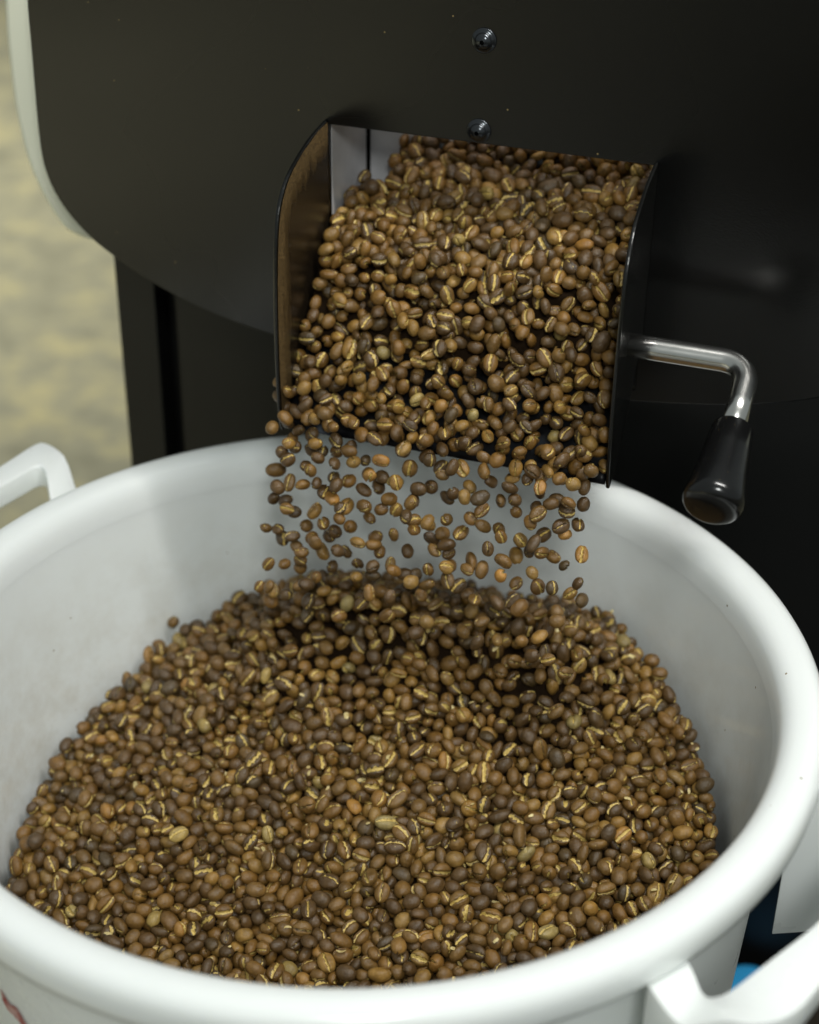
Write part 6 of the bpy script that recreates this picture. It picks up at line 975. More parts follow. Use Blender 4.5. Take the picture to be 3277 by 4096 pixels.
-83,-573,-1416,44,88,-11,14, 1166,-188,-1105,-74,-38,37,7, 871,2228,1595,-28,79,52,45, 1716,660,-901,-38,-9,-89,19, -1055,350,-1297,-70,-41,41,15, 524,1548,-709,8,-5,95,20,
483,1779,-764,39,84,-31,18, -439,-349,-1414,-51,-66,41,17, 311,-150,-1241,-43,63,-36,19, 1469,1047,-726,23,-13,-46,31, -740,297,-1246,-12,52,-62,23, -991,1239,-1076,-81,-40,-13,19,
-865,1619,-1024,-66,-14,46,17, -1347,1235,-1191,16,35,-91,17, 1045,1890,1490,-95,23,-13,63, 745,-189,-1163,-6,-84,-39,15, -764,1160,-925,27,-85,-36,21, -92,-195,-1346,-14,29,-4,23,
-130,1923,1298,-74,-11,-12,50, 1156,1724,1464,-35,-30,45,61, 1241,-591,-1244,-21,-26,71,26, 1070,-634,-1281,-68,-5,47,15, -673,-177,-1421,-51,82,22,4, 759,1630,1333,-18,-70,35,47,
-1128,114,-1390,-37,-55,35,22, 288,-388,-1341,-86,48,0,18, 1039,1279,1011,65,-7,-46,110, 680,1989,1457,-45,-35,-7,46, 292,2113,1431,-77,43,44,44, 1234,158,-967,-56,80,2,19,
1119,913,-406,60,38,-44,17, 1500,937,-733,-77,-27,46,25, 438,2077,1434,15,10,75,48, 962,1847,1465,1,61,-66,48, 1381,-347,-1152,-39,30,-59,17, 1273,1416,-687,-80,-54,-20,9,
590,2004,1495,-22,48,-28,40, 82,1858,-814,-81,-54,4,28, 174,601,-918,94,-31,-6,5, -941,-295,-1484,74,45,-18,19, 21,2362,1498,-4,-66,-71,52, -1644,54,-1472,93,12,-29,16,
-1285,-125,-1490,-32,-53,29,20, 1059,-248,-1140,51,-21,27,9, 343,1673,1243,55,-21,58,104, -620,139,-1277,11,67,33,21, -848,84,-1348,-4,87,41,20, 867,1134,-559,-65,-58,-46,15,
114,-445,-1418,-45,86,8,12, -603,-213,-1426,89,38,-19,4, -681,359,-1209,-51,-36,46,20, -302,-141,-1294,6,-19,-78,12, 576,-92,-1171,-3,33,93,18, -640,1191,-846,-5,27,-68,13,
-851,-50,-1393,95,27,-10,16, 242,2666,1661,73,7,-23,46, -368,-209,-1390,68,0,-1,20, 699,1464,1036,-68,-70,-11,104, -15,-58,-1289,-50,14,-13,19, -650,-19,-1350,-95,25,-14,27,
-192,2000,1334,60,-37,-58,51, -767,1496,-898,-75,-51,-20,7, 1131,1547,-758,7,-91,3,20, -1031,1522,-1032,-72,-17,-62,20, 1096,1761,1510,53,33,-48,49, 1000,1315,933,-79,-40,5,100,
162,2397,1552,-10,67,66,48, 140,1390,739,90,5,-7,103, 484,1175,-534,-35,30,32,21, -212,734,-916,-27,-90,22,9, -1138,-481,-1572,-41,12,-52,17, 1132,-664,-1286,-91,-36,-14,17,
1537,37,-1033,71,-15,-16,20, 989,2109,1575,-72,43,-26,50, 1028,-565,-1265,-32,37,-77,15, -501,-268,-1363,-29,40,-26,31, -1847,-124,-1541,-30,-81,-8,16, 1888,-192,-1121,-48,-59,43,9,
1566,-569,-1159,37,-57,19,21, 1609,711,-824,-37,10,-86,27, 1498,-521,-1171,-3,21,-52,17, 759,-850,-1330,83,40,35,24, 1889,165,-1055,-71,-64,20,12, 575,16,-1127,-86,25,-39,16,
1168,62,-1004,94,-6,30,12, -919,-415,-1524,-70,32,-18,19, -297,-479,-1475,-14,35,-40,12, 459,-811,-1442,-4,-18,-56,24, -1843,14,-1588,-64,-21,40,23, 1088,2334,1688,-31,-46,58,51,
482,2387,1572,-18,19,-23,42, -284,66,-1277,-10,16,72,14, 185,30,-1213,35,-31,-69,29, 265,-111,-1196,-86,-45,-14,21, -684,1492,-899,-51,79,0,13, 1836,521,-949,56,-49,-5,15,
57,-195,-1325,66,-69,-23,23, 572,1177,-528,-23,76,46,12, 282,1326,-513,-32,-86,36,27, -1064,-518,-1579,41,-11,-29,11, 65,1182,-506,-62,-11,-12,13, 1115,1955,1519,-9,45,77,48,
140,2090,1396,35,-3,-92,45, -1112,885,-1185,-77,59,-8,31, 1386,-607,-1252,-62,60,2,12, -1059,1272,-1109,-9,15,-22,20, -200,186,-1218,19,87,22,15, 1304,-596,-1251,-92,-23,-29,18,
1167,2215,1622,17,52,-15,48, 300,2192,1459,-22,-13,91,55, 1559,-265,-1100,11,53,73,12, -943,807,-1142,-14,-38,83,12, 1020,-726,-1327,65,-11,-72,9, -850,-181,-1445,-98,9,5,17,
-2,1713,1002,-37,28,25,107, 1512,394,-902,43,-28,-84,21, -944,1173,-1063,-30,62,-51,6, -1215,124,-1419,-47,-66,51,11, -7,-751,-1479,9,-94,-28,8, 83,1781,-788,59,-18,18,17,
-806,1443,-960,-37,-42,-72,9, 861,-613,-1307,-87,25,10,16, 476,111,-1091,-85,-30,36,13, 874,204,-974,-76,-9,-50,19, -120,-699,-1517,10,-51,-49,21, 221,1271,-536,-7,21,96,22,
336,-570,-1395,54,-24,73,23, -25,146,-1167,86,-11,-41,14, 328,2567,1655,-51,20,8,47, 1145,-250,-1135,0,-16,-13,6, 1508,2031,1624,-91,-7,36,51, -365,-378,-1437,92,21,-27,16,
-1614,-251,-1572,51,-74,41,24, -1316,-271,-1540,33,-83,42,21, 1804,347,-971,-36,92,-7,13, 1653,578,-888,-51,75,30,23, -1321,-347,-1554,70,59,2,19, -961,661,-1186,-56,-74,-32,20,
-1524,219,-1461,-5,18,74,31, 1560,2054,1656,18,28,57,52, 1495,-355,-1154,26,-24,-90,11, -88,64,-1248,-82,38,-19,12, 202,1700,1114,42,-78,-8,119, -718,842,-1015,18,53,65,7,
430,1454,1001,-17,-9,-39,113, 1659,956,-781,91,-31,-2,21, -421,-270,-1413,8,-63,-71,16, -1431,502,-1378,-15,46,85,16, -1573,380,-1435,29,41,59,13, 492,407,-935,-19,48,23,17,
71,1670,1032,-38,-18,37,104, 254,43,-1179,8,28,77,17, 836,1719,-837,47,16,78,14, -1768,-116,-1594,63,22,15,31, 545,2068,1463,71,19,34,55, 634,297,-987,-23,-86,-36,11,
194,348,-1047,-19,-22,-24,23, -1014,590,-1221,-72,-9,20,21, -693,1191,-893,63,56,50,20, 348,2188,1518,-12,-94,-28,44, 476,2177,1511,-30,-35,66,50, -815,151,-1330,14,14,-27,14,
383,1763,1322,79,44,39,45, -487,522,-1110,18,22,-67,4, -1747,637,-1445,32,41,-8,17, -444,154,-1254,-8,-94,-28,23, 727,1061,-504,81,29,-49,9, 1381,1344,-725,25,91,26,17,
-1491,18,-1499,-89,-23,-3,24, -874,775,-1112,98,-15,-5,15, -1182,-92,-1408,48,-83,-1,8, 820,144,-1023,0,99,4,19, 1382,279,-944,-71,-64,-4,12, -385,288,-1195,94,-26,16,12,
1460,328,-924,76,-29,15,9, 175,1570,913,43,-63,18,104, 1453,-596,-1230,4,29,4,21, 495,-207,-1235,-3,-21,-64,19, 119,-35,-1255,35,91,7,13, 387,-55,-1198,3,86,38,22,
623,-41,-1143,47,48,-71,12, 862,-237,-1165,-72,50,-23,9, -1442,-293,-1527,-46,64,-46,5, 374,976,-551,-60,-35,-26,25, -409,-518,-1499,-78,40,47,20, 236,2040,1405,6,-12,25,56,
-1253,888,-1249,6,24,-45,15, -530,663,-1046,-64,59,-7,14, 653,1147,-525,-25,46,28,19, 988,2201,1601,-20,90,-34,52, 690,-21,-1117,-94,-22,-22,19, 366,1692,1105,-31,-27,18,108,
-560,-269,-1419,24,-62,-71,21, -758,-171,-1411,52,6,39,28, 645,1508,993,-28,-21,-91,100, -330,342,-1151,-21,53,-68,20, 19,147,-1139,-43,-86,-18,8, 1337,2281,1723,-35,-42,62,45,
1432,-95,-1064,10,-94,-26,13, -548,-180,-1393,-76,-63,6,23, -147,419,-1076,-50,58,30,25, 74,463,-1026,-73,-44,-50,16, 1629,2117,1673,77,-44,-37,53, -181,-812,-1501,11,-91,-20,16,
-1057,1494,-1119,30,53,-56,23, -1024,1357,-1084,55,-81,-16,24, -1503,837,-1312,27,2,-59,15, -314,1513,733,-95,15,16,108, 609,1463,-652,9,13,-86,19, 739,1652,-810,-43,79,-11,23,
-1664,632,-1449,23,0,-55,22, 608,1201,730,17,-82,45,103, 107,-789,-1513,84,-46,24,17, 1727,-25,-1082,-95,-1,17,23, 1379,1206,-669,4,-56,10,6, 672,1652,-774,95,-26,-7,19,
-1640,250,-1488,-47,-74,-20,29, 471,54,-1133,-63,48,-58,23, 402,1870,-839,-36,-15,91,25, -414,1509,-640,13,-10,33,16, -513,1487,-692,53,-79,-20,18, 1433,1844,1540,8,84,49,63,
1116,2084,1559,45,85,22,52, -707,430,-1189,71,54,34,13, 219,2141,1447,-44,88,-4,52, -1423,1144,-1224,5,-89,-39,13, 427,1572,-706,79,42,40,19, 1205,-512,-1223,9,-84,-50,9,
-908,856,-1102,-76,43,-15,19, 765,1044,-422,-37,27,87,18, 879,1083,-456,-37,30,2,22, -164,1463,-524,-70,41,37,23, 156,-648,-1471,7,-3,21,24, -674,-642,-1572,-92,31,16,13,
665,1197,-579,42,-88,10,21, -977,923,-1120,-31,-19,25,19, 1745,174,-1053,-63,-71,17,17, -1170,1100,-1178,-64,12,-16,21, -215,159,-1148,-23,95,-10,8, -846,1540,-989,-7,18,6,28,
-516,190,-1252,-90,11,26,13, -1099,1345,-1115,2,63,-2,17, -995,307,-1311,53,77,-32,12, 949,1676,1407,79,-42,-41,49, 378,-204,-1258,54,80,11,24, 274,1750,-939,4,-97,4,5,
-771,389,-1214,4,-90,32,27, -1065,144,-1376,34,82,43,12, -682,507,-1161,39,8,-76,13, -599,-762,-1513,-65,-44,-1,20, 1358,1015,-627,-53,-7,4,24, -1190,872,-1216,-3,-55,-22,15,
895,-315,-1196,34,-7,-83,11, -735,1611,-971,2,0,88,12, -1108,-309,-1514,-44,-11,-18,20, 534,-565,-1349,-63,-66,37,25, -290,1203,-569,-6,-25,50,19, 474,-320,-1291,15,15,-1,9,
-638,-587,-1548,3,22,-96,15, 601,2522,1653,24,-42,-56,44, -262,-571,-1497,-26,-91,-24,16, 1632,1017,-825,-37,-72,10,4, 267,155,-1141,-6,-33,-14,19, 132,-380,-1381,-84,5,25,10,
346,-469,-1358,-62,-33,42,16, 657,-113,-1152,-64,14,64,19, -1602,602,-1344,-92,-25,6,13, 1775,542,-923,-34,88,-17,18, -1454,655,-1362,60,-55,-37,17, 452,-255,-1266,58,78,5,15,
-525,1308,-738,59,7,-28,15, 1067,815,559,7,-80,51,73, 1769,499,-989,-9,10,-81,26, -1598,188,-1474,-18,-76,-51,13, -598,1566,-863,87,-46,-11,13, 1809,-16,-1065,45,24,-68,27,
-1403,21,-1479,-21,0,-66,25, 473,-87,-1191,8,10,81,12, -116,2037,1354,96,19,-3,48, -1068,423,-1280,-92,-11,-34,17, 1081,1450,1162,-49,-48,14,117, -1662,677,-1343,-67,-71,2,24,
-1701,-40,-1553,46,58,35,24, -1523,-52,-1529,60,66,-43,17, 327,20,-1185,38,23,78,16, -1322,143,-1439,-44,74,-4,14, -888,16,-1385,-35,-12,87,9, -18,-211,-1329,17,-81,-31,22,
226,153,-1091,-24,93,16,15, -521,-536,-1520,-21,-58,48,10, -46,1291,629,50,70,-49,106, 848,-690,-1330,-18,-17,-93,11, 1472,83,-1017,25,-30,-82,12, 596,-455,-1298,4,-34,-80,9,
1275,-523,-1210,-91,-25,20,7, 465,306,-1019,-18,12,-52,22, -580,323,-1212,22,88,26,21, 1152,2280,1664,29,-67,-17,49, -1111,1528,-1152,-26,87,26,8, -541,1170,-769,52,81,-16,20,
-212,1425,-573,-64,-7,35,24, 735,1448,963,-40,-13,-15,100, 1131,1335,984,88,-29,-35,109, 524,1587,-855,-16,-95,-19,10, 314,2436,1566,-62,-18,-74,49, -1453,1029,-1295,-71,-27,59,16,
1577,611,-845,95,13,-14,11, 953,1352,994,92,17,33,103, 136,1706,-869,5,97,12,20, 1282,2262,1688,26,95,-5,37, 297,1245,-563,-11,33,48,18, -1129,1278,-1147,-79,32,-27,20,
-1304,855,-1271,69,-16,-32,21, 1373,1345,1260,-33,-13,-37,107, -1419,1066,-1247,41,-75,50,19, -90,2299,1418,-66,64,36,53, -386,-667,-1533,-5,82,14,21, -1037,821,-1179,54,33,-72,7,
-999,49,-1394,-83,28,-22,16, -593,64,-1309,7,-98,12,24, 194,-214,-1301,-63,76,-2,21, -993,-601,-1574,-67,10,-69,25, 656,-675,-1368,6,-2,82,27, -1340,418,-1366,-15,-58,-72,12,
379,3,-1141,22,-85,-39,23, 1153,2167,1559,-22,-13,93,52, 1611,903,-817,73,35,42,9, -1244,972,-1236,-62,59,-37,12, -1448,874,-1269,-16,-96,16,11, 319,1793,-785,61,46,47,19,
880,1654,-825,63,59,-1,20, 1218,1866,1535,-46,-78,-19,41, 622,1933,1438,80,-10,58,36, -936,1100,-1075,-4,91,22,10, -1652,708,-1403,-48,-77,-40,17, -1213,652,-1282,-72,57,-25,11,
-909,149,-1344,-68,47,-28,13, -472,1856,-869,23,60,-73,19, 866,1478,-714,5,38,-82,17, -1163,1409,-1112,-81,3,-34,13, -220,1352,-557,-5,1,-96,13, -1224,-166,-1506,-85,47,-12,12,
725,1944,1454,-71,65,-20,46, 1483,1120,-719,43,73,-49,11, 1181,1655,1448,-12,42,48,43, -77,277,-1149,-58,-68,32,20, -667,1266,-856,-76,51,-38,13, -1170,-237,-1506,90,15,22,20,
-476,-617,-1535,85,7,-33,23, -474,-513,-1509,-69,55,-39,10, 228,-723,-1479,48,85,16,26, 147,1274,-529,-70,0,47,23, 51,153,-1196,-19,85,45,19, 1334,2013,1593,-42,82,24,45,
1420,1998,1604,29,9,-33,56, 537,2492,1624,-74,-15,-58,53, 1055,2044,1564,-71,23,-32,51, -12,1470,-645,-63,-13,-71,12, 425,1508,-672,-4,27,-8,22, 421,417,-956,-44,34,18,25,
-1370,95,-1460,-4,-54,77,21, -1394,170,-1456,-84,41,-22,4, 1101,1887,1560,-65,61,25,53, 1091,920,609,12,75,-12,108, -1222,1290,-1202,15,-73,-4,11, -220,1808,-876,1,80,-16,17,
425,-130,-1228,-42,88,4,17, -3,222,-1157,25,5,91,29, 183,189,-1142,-32,-83,-44,16, -1745,353,-1519,-69,67,-17,18, -743,1424,-930,7,6,64,20, 638,2376,1593,47,1,40,55,
1213,2315,1694,31,8,44,53, 1238,1403,1136,-75,7,-41,115, 1061,2160,1583,5,-99,-4,54, 853,2307,1604,51,81,26,56, 1410,-283,-1110,2,-42,-66,19, -408,-97,-1345,-47,-13,11,17,
-314,-157,-1355,32,91,1,27, 353,1882,1374,-53,78,-14,40, -505,-116,-1374,-26,-36,79,15, 1277,1335,1101,-49,76,-25,111, -41,1804,1105,-49,71,-22,106, -121,1820,1075,34,42,-60,110,
-738,-13,-1360,-97,19,-8,15, 1784,109,-1078,93,-21,10,9, 284,-31,-1218,22,14,-21,26, -1602,-199,-1520,70,15,62,13, 708,-353,-1245,-46,2,-22,8, -73,-325,-1397,23,-29,60,20,
37,2101,1405,-77,33,50,51, -104,1422,-573,13,86,12,23, 175,1093,-534,-38,-47,-33,14, 1512,1824,1566,-80,1,-51,39, 1826,163,-1084,-90,30,-20,8, 646,50,-1099,35,-8,-66,25,
-811,1153,-983,-41,-44,48,18, 166,2432,1489,-61,-74,-8,49, -92,1979,1390,-5,25,-12,44, 1039,1329,-650,-67,68,-14,16, -424,1683,-755,77,-37,-48,19, 595,2188,1497,-69,-30,9,57,
-1167,312,-1348,43,-85,-14,22, 1530,1168,-739,43,-17,-61,23, 1065,1243,-615,64,75,-2,5, 378,199,-1099,-55,-42,51,8, 409,-619,-1394,16,62,64,12, 456,-697,-1416,-53,-66,-36,13,
146,-730,-1490,-33,25,88,19, 329,-733,-1455,-35,7,-28,13, 1169,1069,-557,67,18,-71,18, 54,-715,-1509,-17,52,82,12, -1569,853,-1349,-22,96,0,21, 392,-513,-1370,17,-37,-75,9,
-804,308,-1194,8,-99,3,16, 311,218,-1108,37,74,47,8, 1659,948,-853,76,63,7,19, -1503,-413,-1527,-50,17,39,17, -665,-728,-1533,-7,-88,12,17, -1539,129,-1486,23,-12,87,29,
197,2649,1613,-25,-10,61,45, -472,-56,-1337,36,-87,-12,20, -486,-371,-1458,55,-73,-19,12, -903,-612,-1554,25,-19,-65,13, -1209,-14,-1441,72,-56,-15,25, -1414,-98,-1508,-48,39,74,23,
-353,424,-1128,-3,95,21,20, 137,400,-1035,7,-55,-19,25, -1057,533,-1261,94,1,28,17, 726,-91,-1145,36,-2,-40,16, 964,1780,1435,-24,96,-7,42, 1887,-6,-1112,-61,-76,14,17,
-593,1245,-811,30,-36,-57,16, 661,2307,1575,4,36,-83,46, 1419,-657,-1199,-41,-72,-41,24, -168,-254,-1360,-51,53,65,21, -239,-380,-1433,0,82,-39,8, 710,1571,1136,-3,88,44,111,
-897,300,-1276,-68,-13,-16,24, 1223,2226,1664,-66,-66,11,52, 1233,1368,-823,21,-1,90,25, -630,979,-918,-13,94,23,9, -1343,58,-1405,-63,72,18,12, -817,1677,-997,-3,78,15,15,
-1152,1493,-1102,-15,-27,-91,25, 210,101,-1170,-54,5,39,16, 1305,2074,1601,-9,93,33,45, 435,2324,1574,5,-87,-46,45, 270,-468,-1366,-95,-3,23,25, -197,1670,-785,41,-69,56,15,
169,-549,-1425,72,62,7,19, -143,129,-1224,51,74,3,21, 456,1557,1103,54,-53,-50,107, 518,1698,-777,-83,51,3,9, 1326,1171,-641,-32,35,58,18, 328,-333,-1307,95,-20,-12,24,
-92,1713,-716,-86,-20,11,18, 1084,1476,-750,15,28,57,8, -142,2172,1388,54,8,54,48, 643,2046,1469,-14,-84,-49,53, -1693,617,-1394,3,1,58,12, -271,201,-1180,7,-29,94,20,
-281,455,-1077,-19,-52,64,31, -1276,682,-1277,-36,18,63,20, -125,-530,-1473,35,70,58,13, -26,-553,-1472,67,63,33,21, 620,128,-1061,92,-30,16,23, 107,1777,1113,-43,9,79,112,
-995,174,-1358,7,-12,-36,20, 1500,241,-973,-13,-13,95,20, 1602,264,-1006,26,4,59,20, 1714,286,-1025,-84,30,12,13, 40,2179,1427,35,-47,27,56, 829,1956,1463,2,-21,61,51,
933,2149,1530,-48,86,1,53, 445,-376,-1306,93,-14,-7,16, 1118,1013,-541,-26,-27,-82,18, 387,2084,1492,-56,75,25,53, 6,2293,1433,30,-74,-56,43, 836,1271,-587,-60,-31,-55,28,
1656,855,-840,-67,-48,37,19, 1002,2038,1502,1,94,10,40, -806,-691,-1607,97,-15,10,13, 649,-811,-1406,92,20,-20,16, 812,-852,-1379,-43,10,-62,27, 965,-785,-1356,14,-24,24,16,
1144,-811,-1344,-76,41,22,9, 1226,-785,-1325,98,5,8,16, 1346,-803,-1320,-60,49,-29,12, 1573,-724,-1298,3,18,-82,12, 1674,-727,-1289,17,-75,-54,17, -1541,-651,-1681,-10,91,-19,20,
-1430,-624,-1661,-9,92,33,12, -1157,-685,-1633,12,-28,8,16, -1081,-673,-1625,33,48,-66,8, -1014,-719,-1631,-4,93,33,16, 374,-683,-1419,53,72,41,31, 755,-796,-1384,-23,-57,-69,9,
-707,-708,-1590,-52,38,-52,23, -597,-710,-1580,-41,-89,10,21, -185,-675,-1526,-26,41,-43,11, 1283,-736,-1307,9,77,46,11, 1419,-762,-1297,74,60,27,11, 1527,-690,-1261,-1,89,-4,25,
1650,-639,-1275,15,3,-70,18, -1517,-574,-1658,-63,-46,-15,20, -1234,-568,-1610,-75,-13,20,24, -704,-848,-1636,6,-18,57,23, -569,-890,-1617,-39,-44,36,16, -482,-820,-1592,-1,-48,63,16,
-372,-878,-1597,-78,-34,-25,25, -243,-850,-1581,47,28,82,12, -168,-875,-1585,-42,-88,-12,23, 100,-923,-1558,40,-17,79,23, 344,-851,-1492,-8,-94,29,15, 433,-883,-1480,-9,95,20,20,
585,-908,-1460,40,73,47,19, 698,-907,-1444,-6,80,42,7, 744,-867,-1412,-44,-11,84,23, 912,-861,-1390,-4,-38,41,22, 977,-902,-1395,6,97,-6,15, 1092,-921,-1372,-70,8,-55,21,
1166,-898,-1354,36,29,-55,21, 1264,-890,-1348,-45,-65,-34,23, 1413,-854,-1326,-83,-14,-46,21, 1497,-875,-1336,94,7,6,23, -972,-804,-1641,-2,-92,-23,13, -763,-748,-1603,-35,-68,-16,13,
-567,-799,-1585,-25,81,14,28, -469,-752,-1578,-67,36,-15,20, 1487,-764,-1313,13,-5,59,12, -207,-799,-1566,-48,57,7,9, 8,-790,-1547,-17,39,89,15, 185,-789,-1500,22,61,36,15,
299,-776,-1481,61,-46,-37,9, 383,-798,-1475,1,-38,87,9, 543,-805,-1437,16,-35,-88,13, 1573,1000,-794,-84,45,-8,16, 797,1084,-518,-52,35,-3,17, -1541,924,-1347,20,-49,41,9,
1241,1291,-672,-66,26,-66,15, -1151,1012,-1176,17,20,7,20, 944,1216,-640,67,69,18,21, 579,1390,-719,-36,25,-5,9, -1166,1228,-1173,-67,-63,35,14, -784,1241,-942,5,21,-96,29,
604,1382,-652,-78,22,-51,15, 740,1291,-646,48,-6,-84,20, 905,1397,-658,-7,-11,23,18, 343,137,-1129,64,-67,-13,13, -797,235,-1277,-84,40,16,23, 1707,461,-952,-93,17,-30,19,
193,287,-1090,-2,60,-45,11, 136,176,-1096,-94,-8,-16,28, -249,270,-1188,-23,-22,-58,9, -973,531,-1224,12,-3,39,27, -1144,816,-1226,48,69,40,8, -1510,719,-1365,26,53,56,21,
-640,565,-1117,19,-92,-31,21, 891,1337,-712,-71,61,29,16, 1092,1346,-690,-13,58,-33,13, 110,1371,-601,-47,17,48,30, 393,1338,-617,-27,91,-20,29, 348,1524,-686,0,-96,-17,23,
791,1487,-742,-73,61,-4,16, 991,1450,-725,92,-30,-19,25, -520,1456,-766,-41,-5,-51,12, -1209,1348,-1145,68,-66,-27,20, -434,1533,-736,56,79,-20,25, 127,1679,-772,74,-14,39,9,
-493,1600,-765,2,-51,-78,17, 9,1753,-808,-22,9,63,14, 212,1647,-756,-94,26,12,29, 253,1742,-778,3,-1,83,28, 334,1605,-723,15,11,59,24, 533,1619,-785,5,-30,43,23,
604,1544,-840,-2,-33,70,13, -237,-96,-1337,-20,-3,30,18, 11,-129,-1312,31,-91,-15,21, 108,-232,-1276,-9,96,24,8, -322,-76,-1348,97,-20,-1,13, 103,12,-1220,-49,2,70,16,
391,81,-1151,-19,21,95,16, 1283,98,-984,22,95,-7,19, -1828,206,-1508,91,4,39,21, 1692,236,-1016,-18,-41,86,22, 1873,243,-1023,24,84,44,17, -434,-111,-1291,-57,80,10,8,
-1040,1591,-1054,-2,-81,-48,17, -1023,1452,-1065,59,79,9,15, 18,1666,-806,-26,39,-73,23, 414,1650,-873,90,-34,-22,19, -372,1740,-858,-35,43,63,17, 395,1679,-800,15,-31,-88,24,
148,1797,-846,-25,3,12,22, -542,1763,-907,12,-64,33,20, -83,1781,-878,94,-16,-28,10, 32,1850,-879,-60,-69,22,21, -434,-1111,-1587,-12,96,-18,27, -534,1633,-787,14,-90,-29,14,
91,-1125,-1535,-5,87,5,12, -474,-1047,-1557,-38,76,-6,19, -232,-1092,-1605,-59,55,-39,16, -168,-1067,-1581,-23,20,-59,28, -102,-1147,-1560,19,25,93,9, -31,-1090,-1547,5,-66,-29,26,
217,-1034,-1566,-18,71,-23,17, 339,-1117,-1492,-64,-27,-61,17, -1741,-348,-1582,-94,5,31,22, 1770,-460,-1160,-1,-2,-99,30, 1802,-515,-1111,9,0,98,25, -1798,-381,-1616,48,-84,-10,14,
58,-400,-1402,-20,-23,94,15, 1829,-407,-1107,-92,-27,7,28, -1822,-298,-1582,59,70,37,20, 389,-289,-1286,-89,39,-9,18, -664,-261,-1441,1,91,34,20, -1775,-212,-1567,-64,-56,41,20,
-410,-150,-1376,14,95,-12,18, -1355,-140,-1510,-49,47,-64,13, -100,-668,-1462,28,64,65,7, -1395,-628,-1590,-49,50,70,27, -1330,-598,-1634,-9,-22,28,9, -1153,-617,-1619,26,66,6,5,
-1173,-549,-1561,-76,59,6,17, 1493,-667,-1220,-78,38,-47,14, 1663,-639,-1189,-81,48,-25,16, 1765,-543,-1182,2,88,21,24, -1794,-434,-1677,70,-29,-60,16, -1694,-453,-1665,-29,-3,-69,4,
-1663,-525,-1641,-10,75,57,23, -1530,-550,-1551,83,11,-48,25, -1459,-465,-1605,19,-56,-77,15, -1369,-559,-1575,11,82,-53,13, -1257,-507,-1576,26,-81,8,21, -1661,-399,-1633,79,55,-16,16,
-1636,-476,-1584,-16,-91,36,21, -1519,-362,-1586,-18,15,39,14, 1500,-519,-1230,-87,-40,-2,10, 1592,-555,-1228,-11,-97,-12,16, 261,-540,-1404,92,34,11,23, 1710,-764,-1247,14,-88,-33,17,
-1732,-644,-1654,-53,18,-62,16, -1659,-651,-1636,74,-63,-1,20, -1585,-624,-1651,-51,36,75,21, 386,-901,-1427,-47,-86,12,26, 543,-895,-1377,-70,62,14,25, 863,-797,-1363,-32,-78,-49,19,
-931,-725,-1542,-78,-3,1,19, -803,-735,-1544,-60,17,70,13, -738,-750,-1531,-46,-49,52,19, 1213,-848,-1341,-63,31,44,7, 1302,-837,-1337,-48,63,3,8, 1462,-846,-1262,71,-62,2,28,
1537,-814,-1287,-66,-70,4,16, -1520,-620,-1609,-9,39,-5,15, -319,-717,-1556,56,-62,-35,9, -1463,-682,-1685,-31,-19,-25,8, -1391,-704,-1618,-91,35,-19,23, -1101,-736,-1610,-12,43,-9,16,
-1009,-682,-1572,-11,11,96,25, 1167,-799,-1277,88,-45,6,24, 1342,-665,-1277,11,3,-54,13, 1355,-737,-1290,94,-14,11,9, 1474,-756,-1245,92,-34,-3,26, 1617,-706,-1233,68,68,23,29,
-1770,-496,-1630,-25,-25,68,23, -1583,-544,-1606,-86,43,4,23, 18,1664,945,27,-51,79,104, -108,-910,-1560,29,-71,-54,9, 9,-959,-1522,29,-90,27,20, 144,-861,-1522,-86,-8,36,27,
216,-890,-1493,20,58,71,16, 360,-920,-1489,-30,-82,-4,9, 697,-909,-1373,-47,-1,85,21, 858,-928,-1355,61,-72,-11,9, 1020,-846,-1368,90,12,12,19, 1034,-917,-1333,-3,-21,24,24,
1208,-950,-1308,-63,-61,32,16, 1296,-936,-1296,-87,-24,32,24, 1367,-877,-1288,-12,-20,89,20, 1561,-921,-1309,-29,95,1,21, 1597,-822,-1321,86,43,25,17, -1211,-810,-1621,-48,-22,69,31,
-1039,-822,-1566,12,-97,11,24, -926,-750,-1613,22,-85,42,25, -871,-773,-1542,81,-11,49,31, -798,-789,-1580,-1,-41,89,8, -638,-836,-1609,-84,-27,39,17, -599,-865,-1550,65,70,16,20,
1061,-789,-1344,8,14,-28,13, 1093,-850,-1325,29,-7,88,13, -441,-795,-1517,81,-48,-30,20, -372,-820,-1523,-2,45,-60,21, -291,-790,-1567,10,-81,-50,24, -128,-869,-1509,87,-14,6,21,
-64,-819,-1510,85,-26,23,20, -112,-993,-1569,69,57,35,21, 25,-1032,-1525,-63,-34,31,19, 90,-1046,-1492,-67,29,-46,23, 1220,839,596,-43,-56,-9,68, 892,-991,-1371,82,25,39,19,
986,-998,-1346,-53,0,77,20, 1069,-1004,-1355,43,70,54,16, -635,-965,-1606,-20,74,61,15, -518,-928,-1643,1,-99,-4,11, -430,-1039,-1599,-15,91,23,12, -305,-1015,-1626,5,96,-13,17,
-233,-1007,-1580,91,33,15,19, -568,-960,-1574,29,2,92,24, -288,-907,-1543,-20,-49,32,29, -212,-885,-1526,-72,-67,-1,23, 296,-896,-1509,-1,-71,55,21, 352,-1051,-1475,87,-28,-36,17,
539,-957,-1473,74,-54,0,20, 562,-1054,-1422,90,31,3,20, 646,-1074,-1429,-65,9,-50,23, 458,-951,-1492,-6,63,-61,16, 522,-878,-1454,53,-14,-82,17, 674,-964,-1420,39,89,-17,8,
-1096,-867,-1649,9,-80,-32,24, -984,-874,-1604,35,-60,-63,23, -875,-819,-1619,23,49,27,25, -785,-856,-1611,-87,15,22,27, -714,-906,-1587,-23,-96,-11,29, 576,-1041,-1497,-53,-19,38,16,
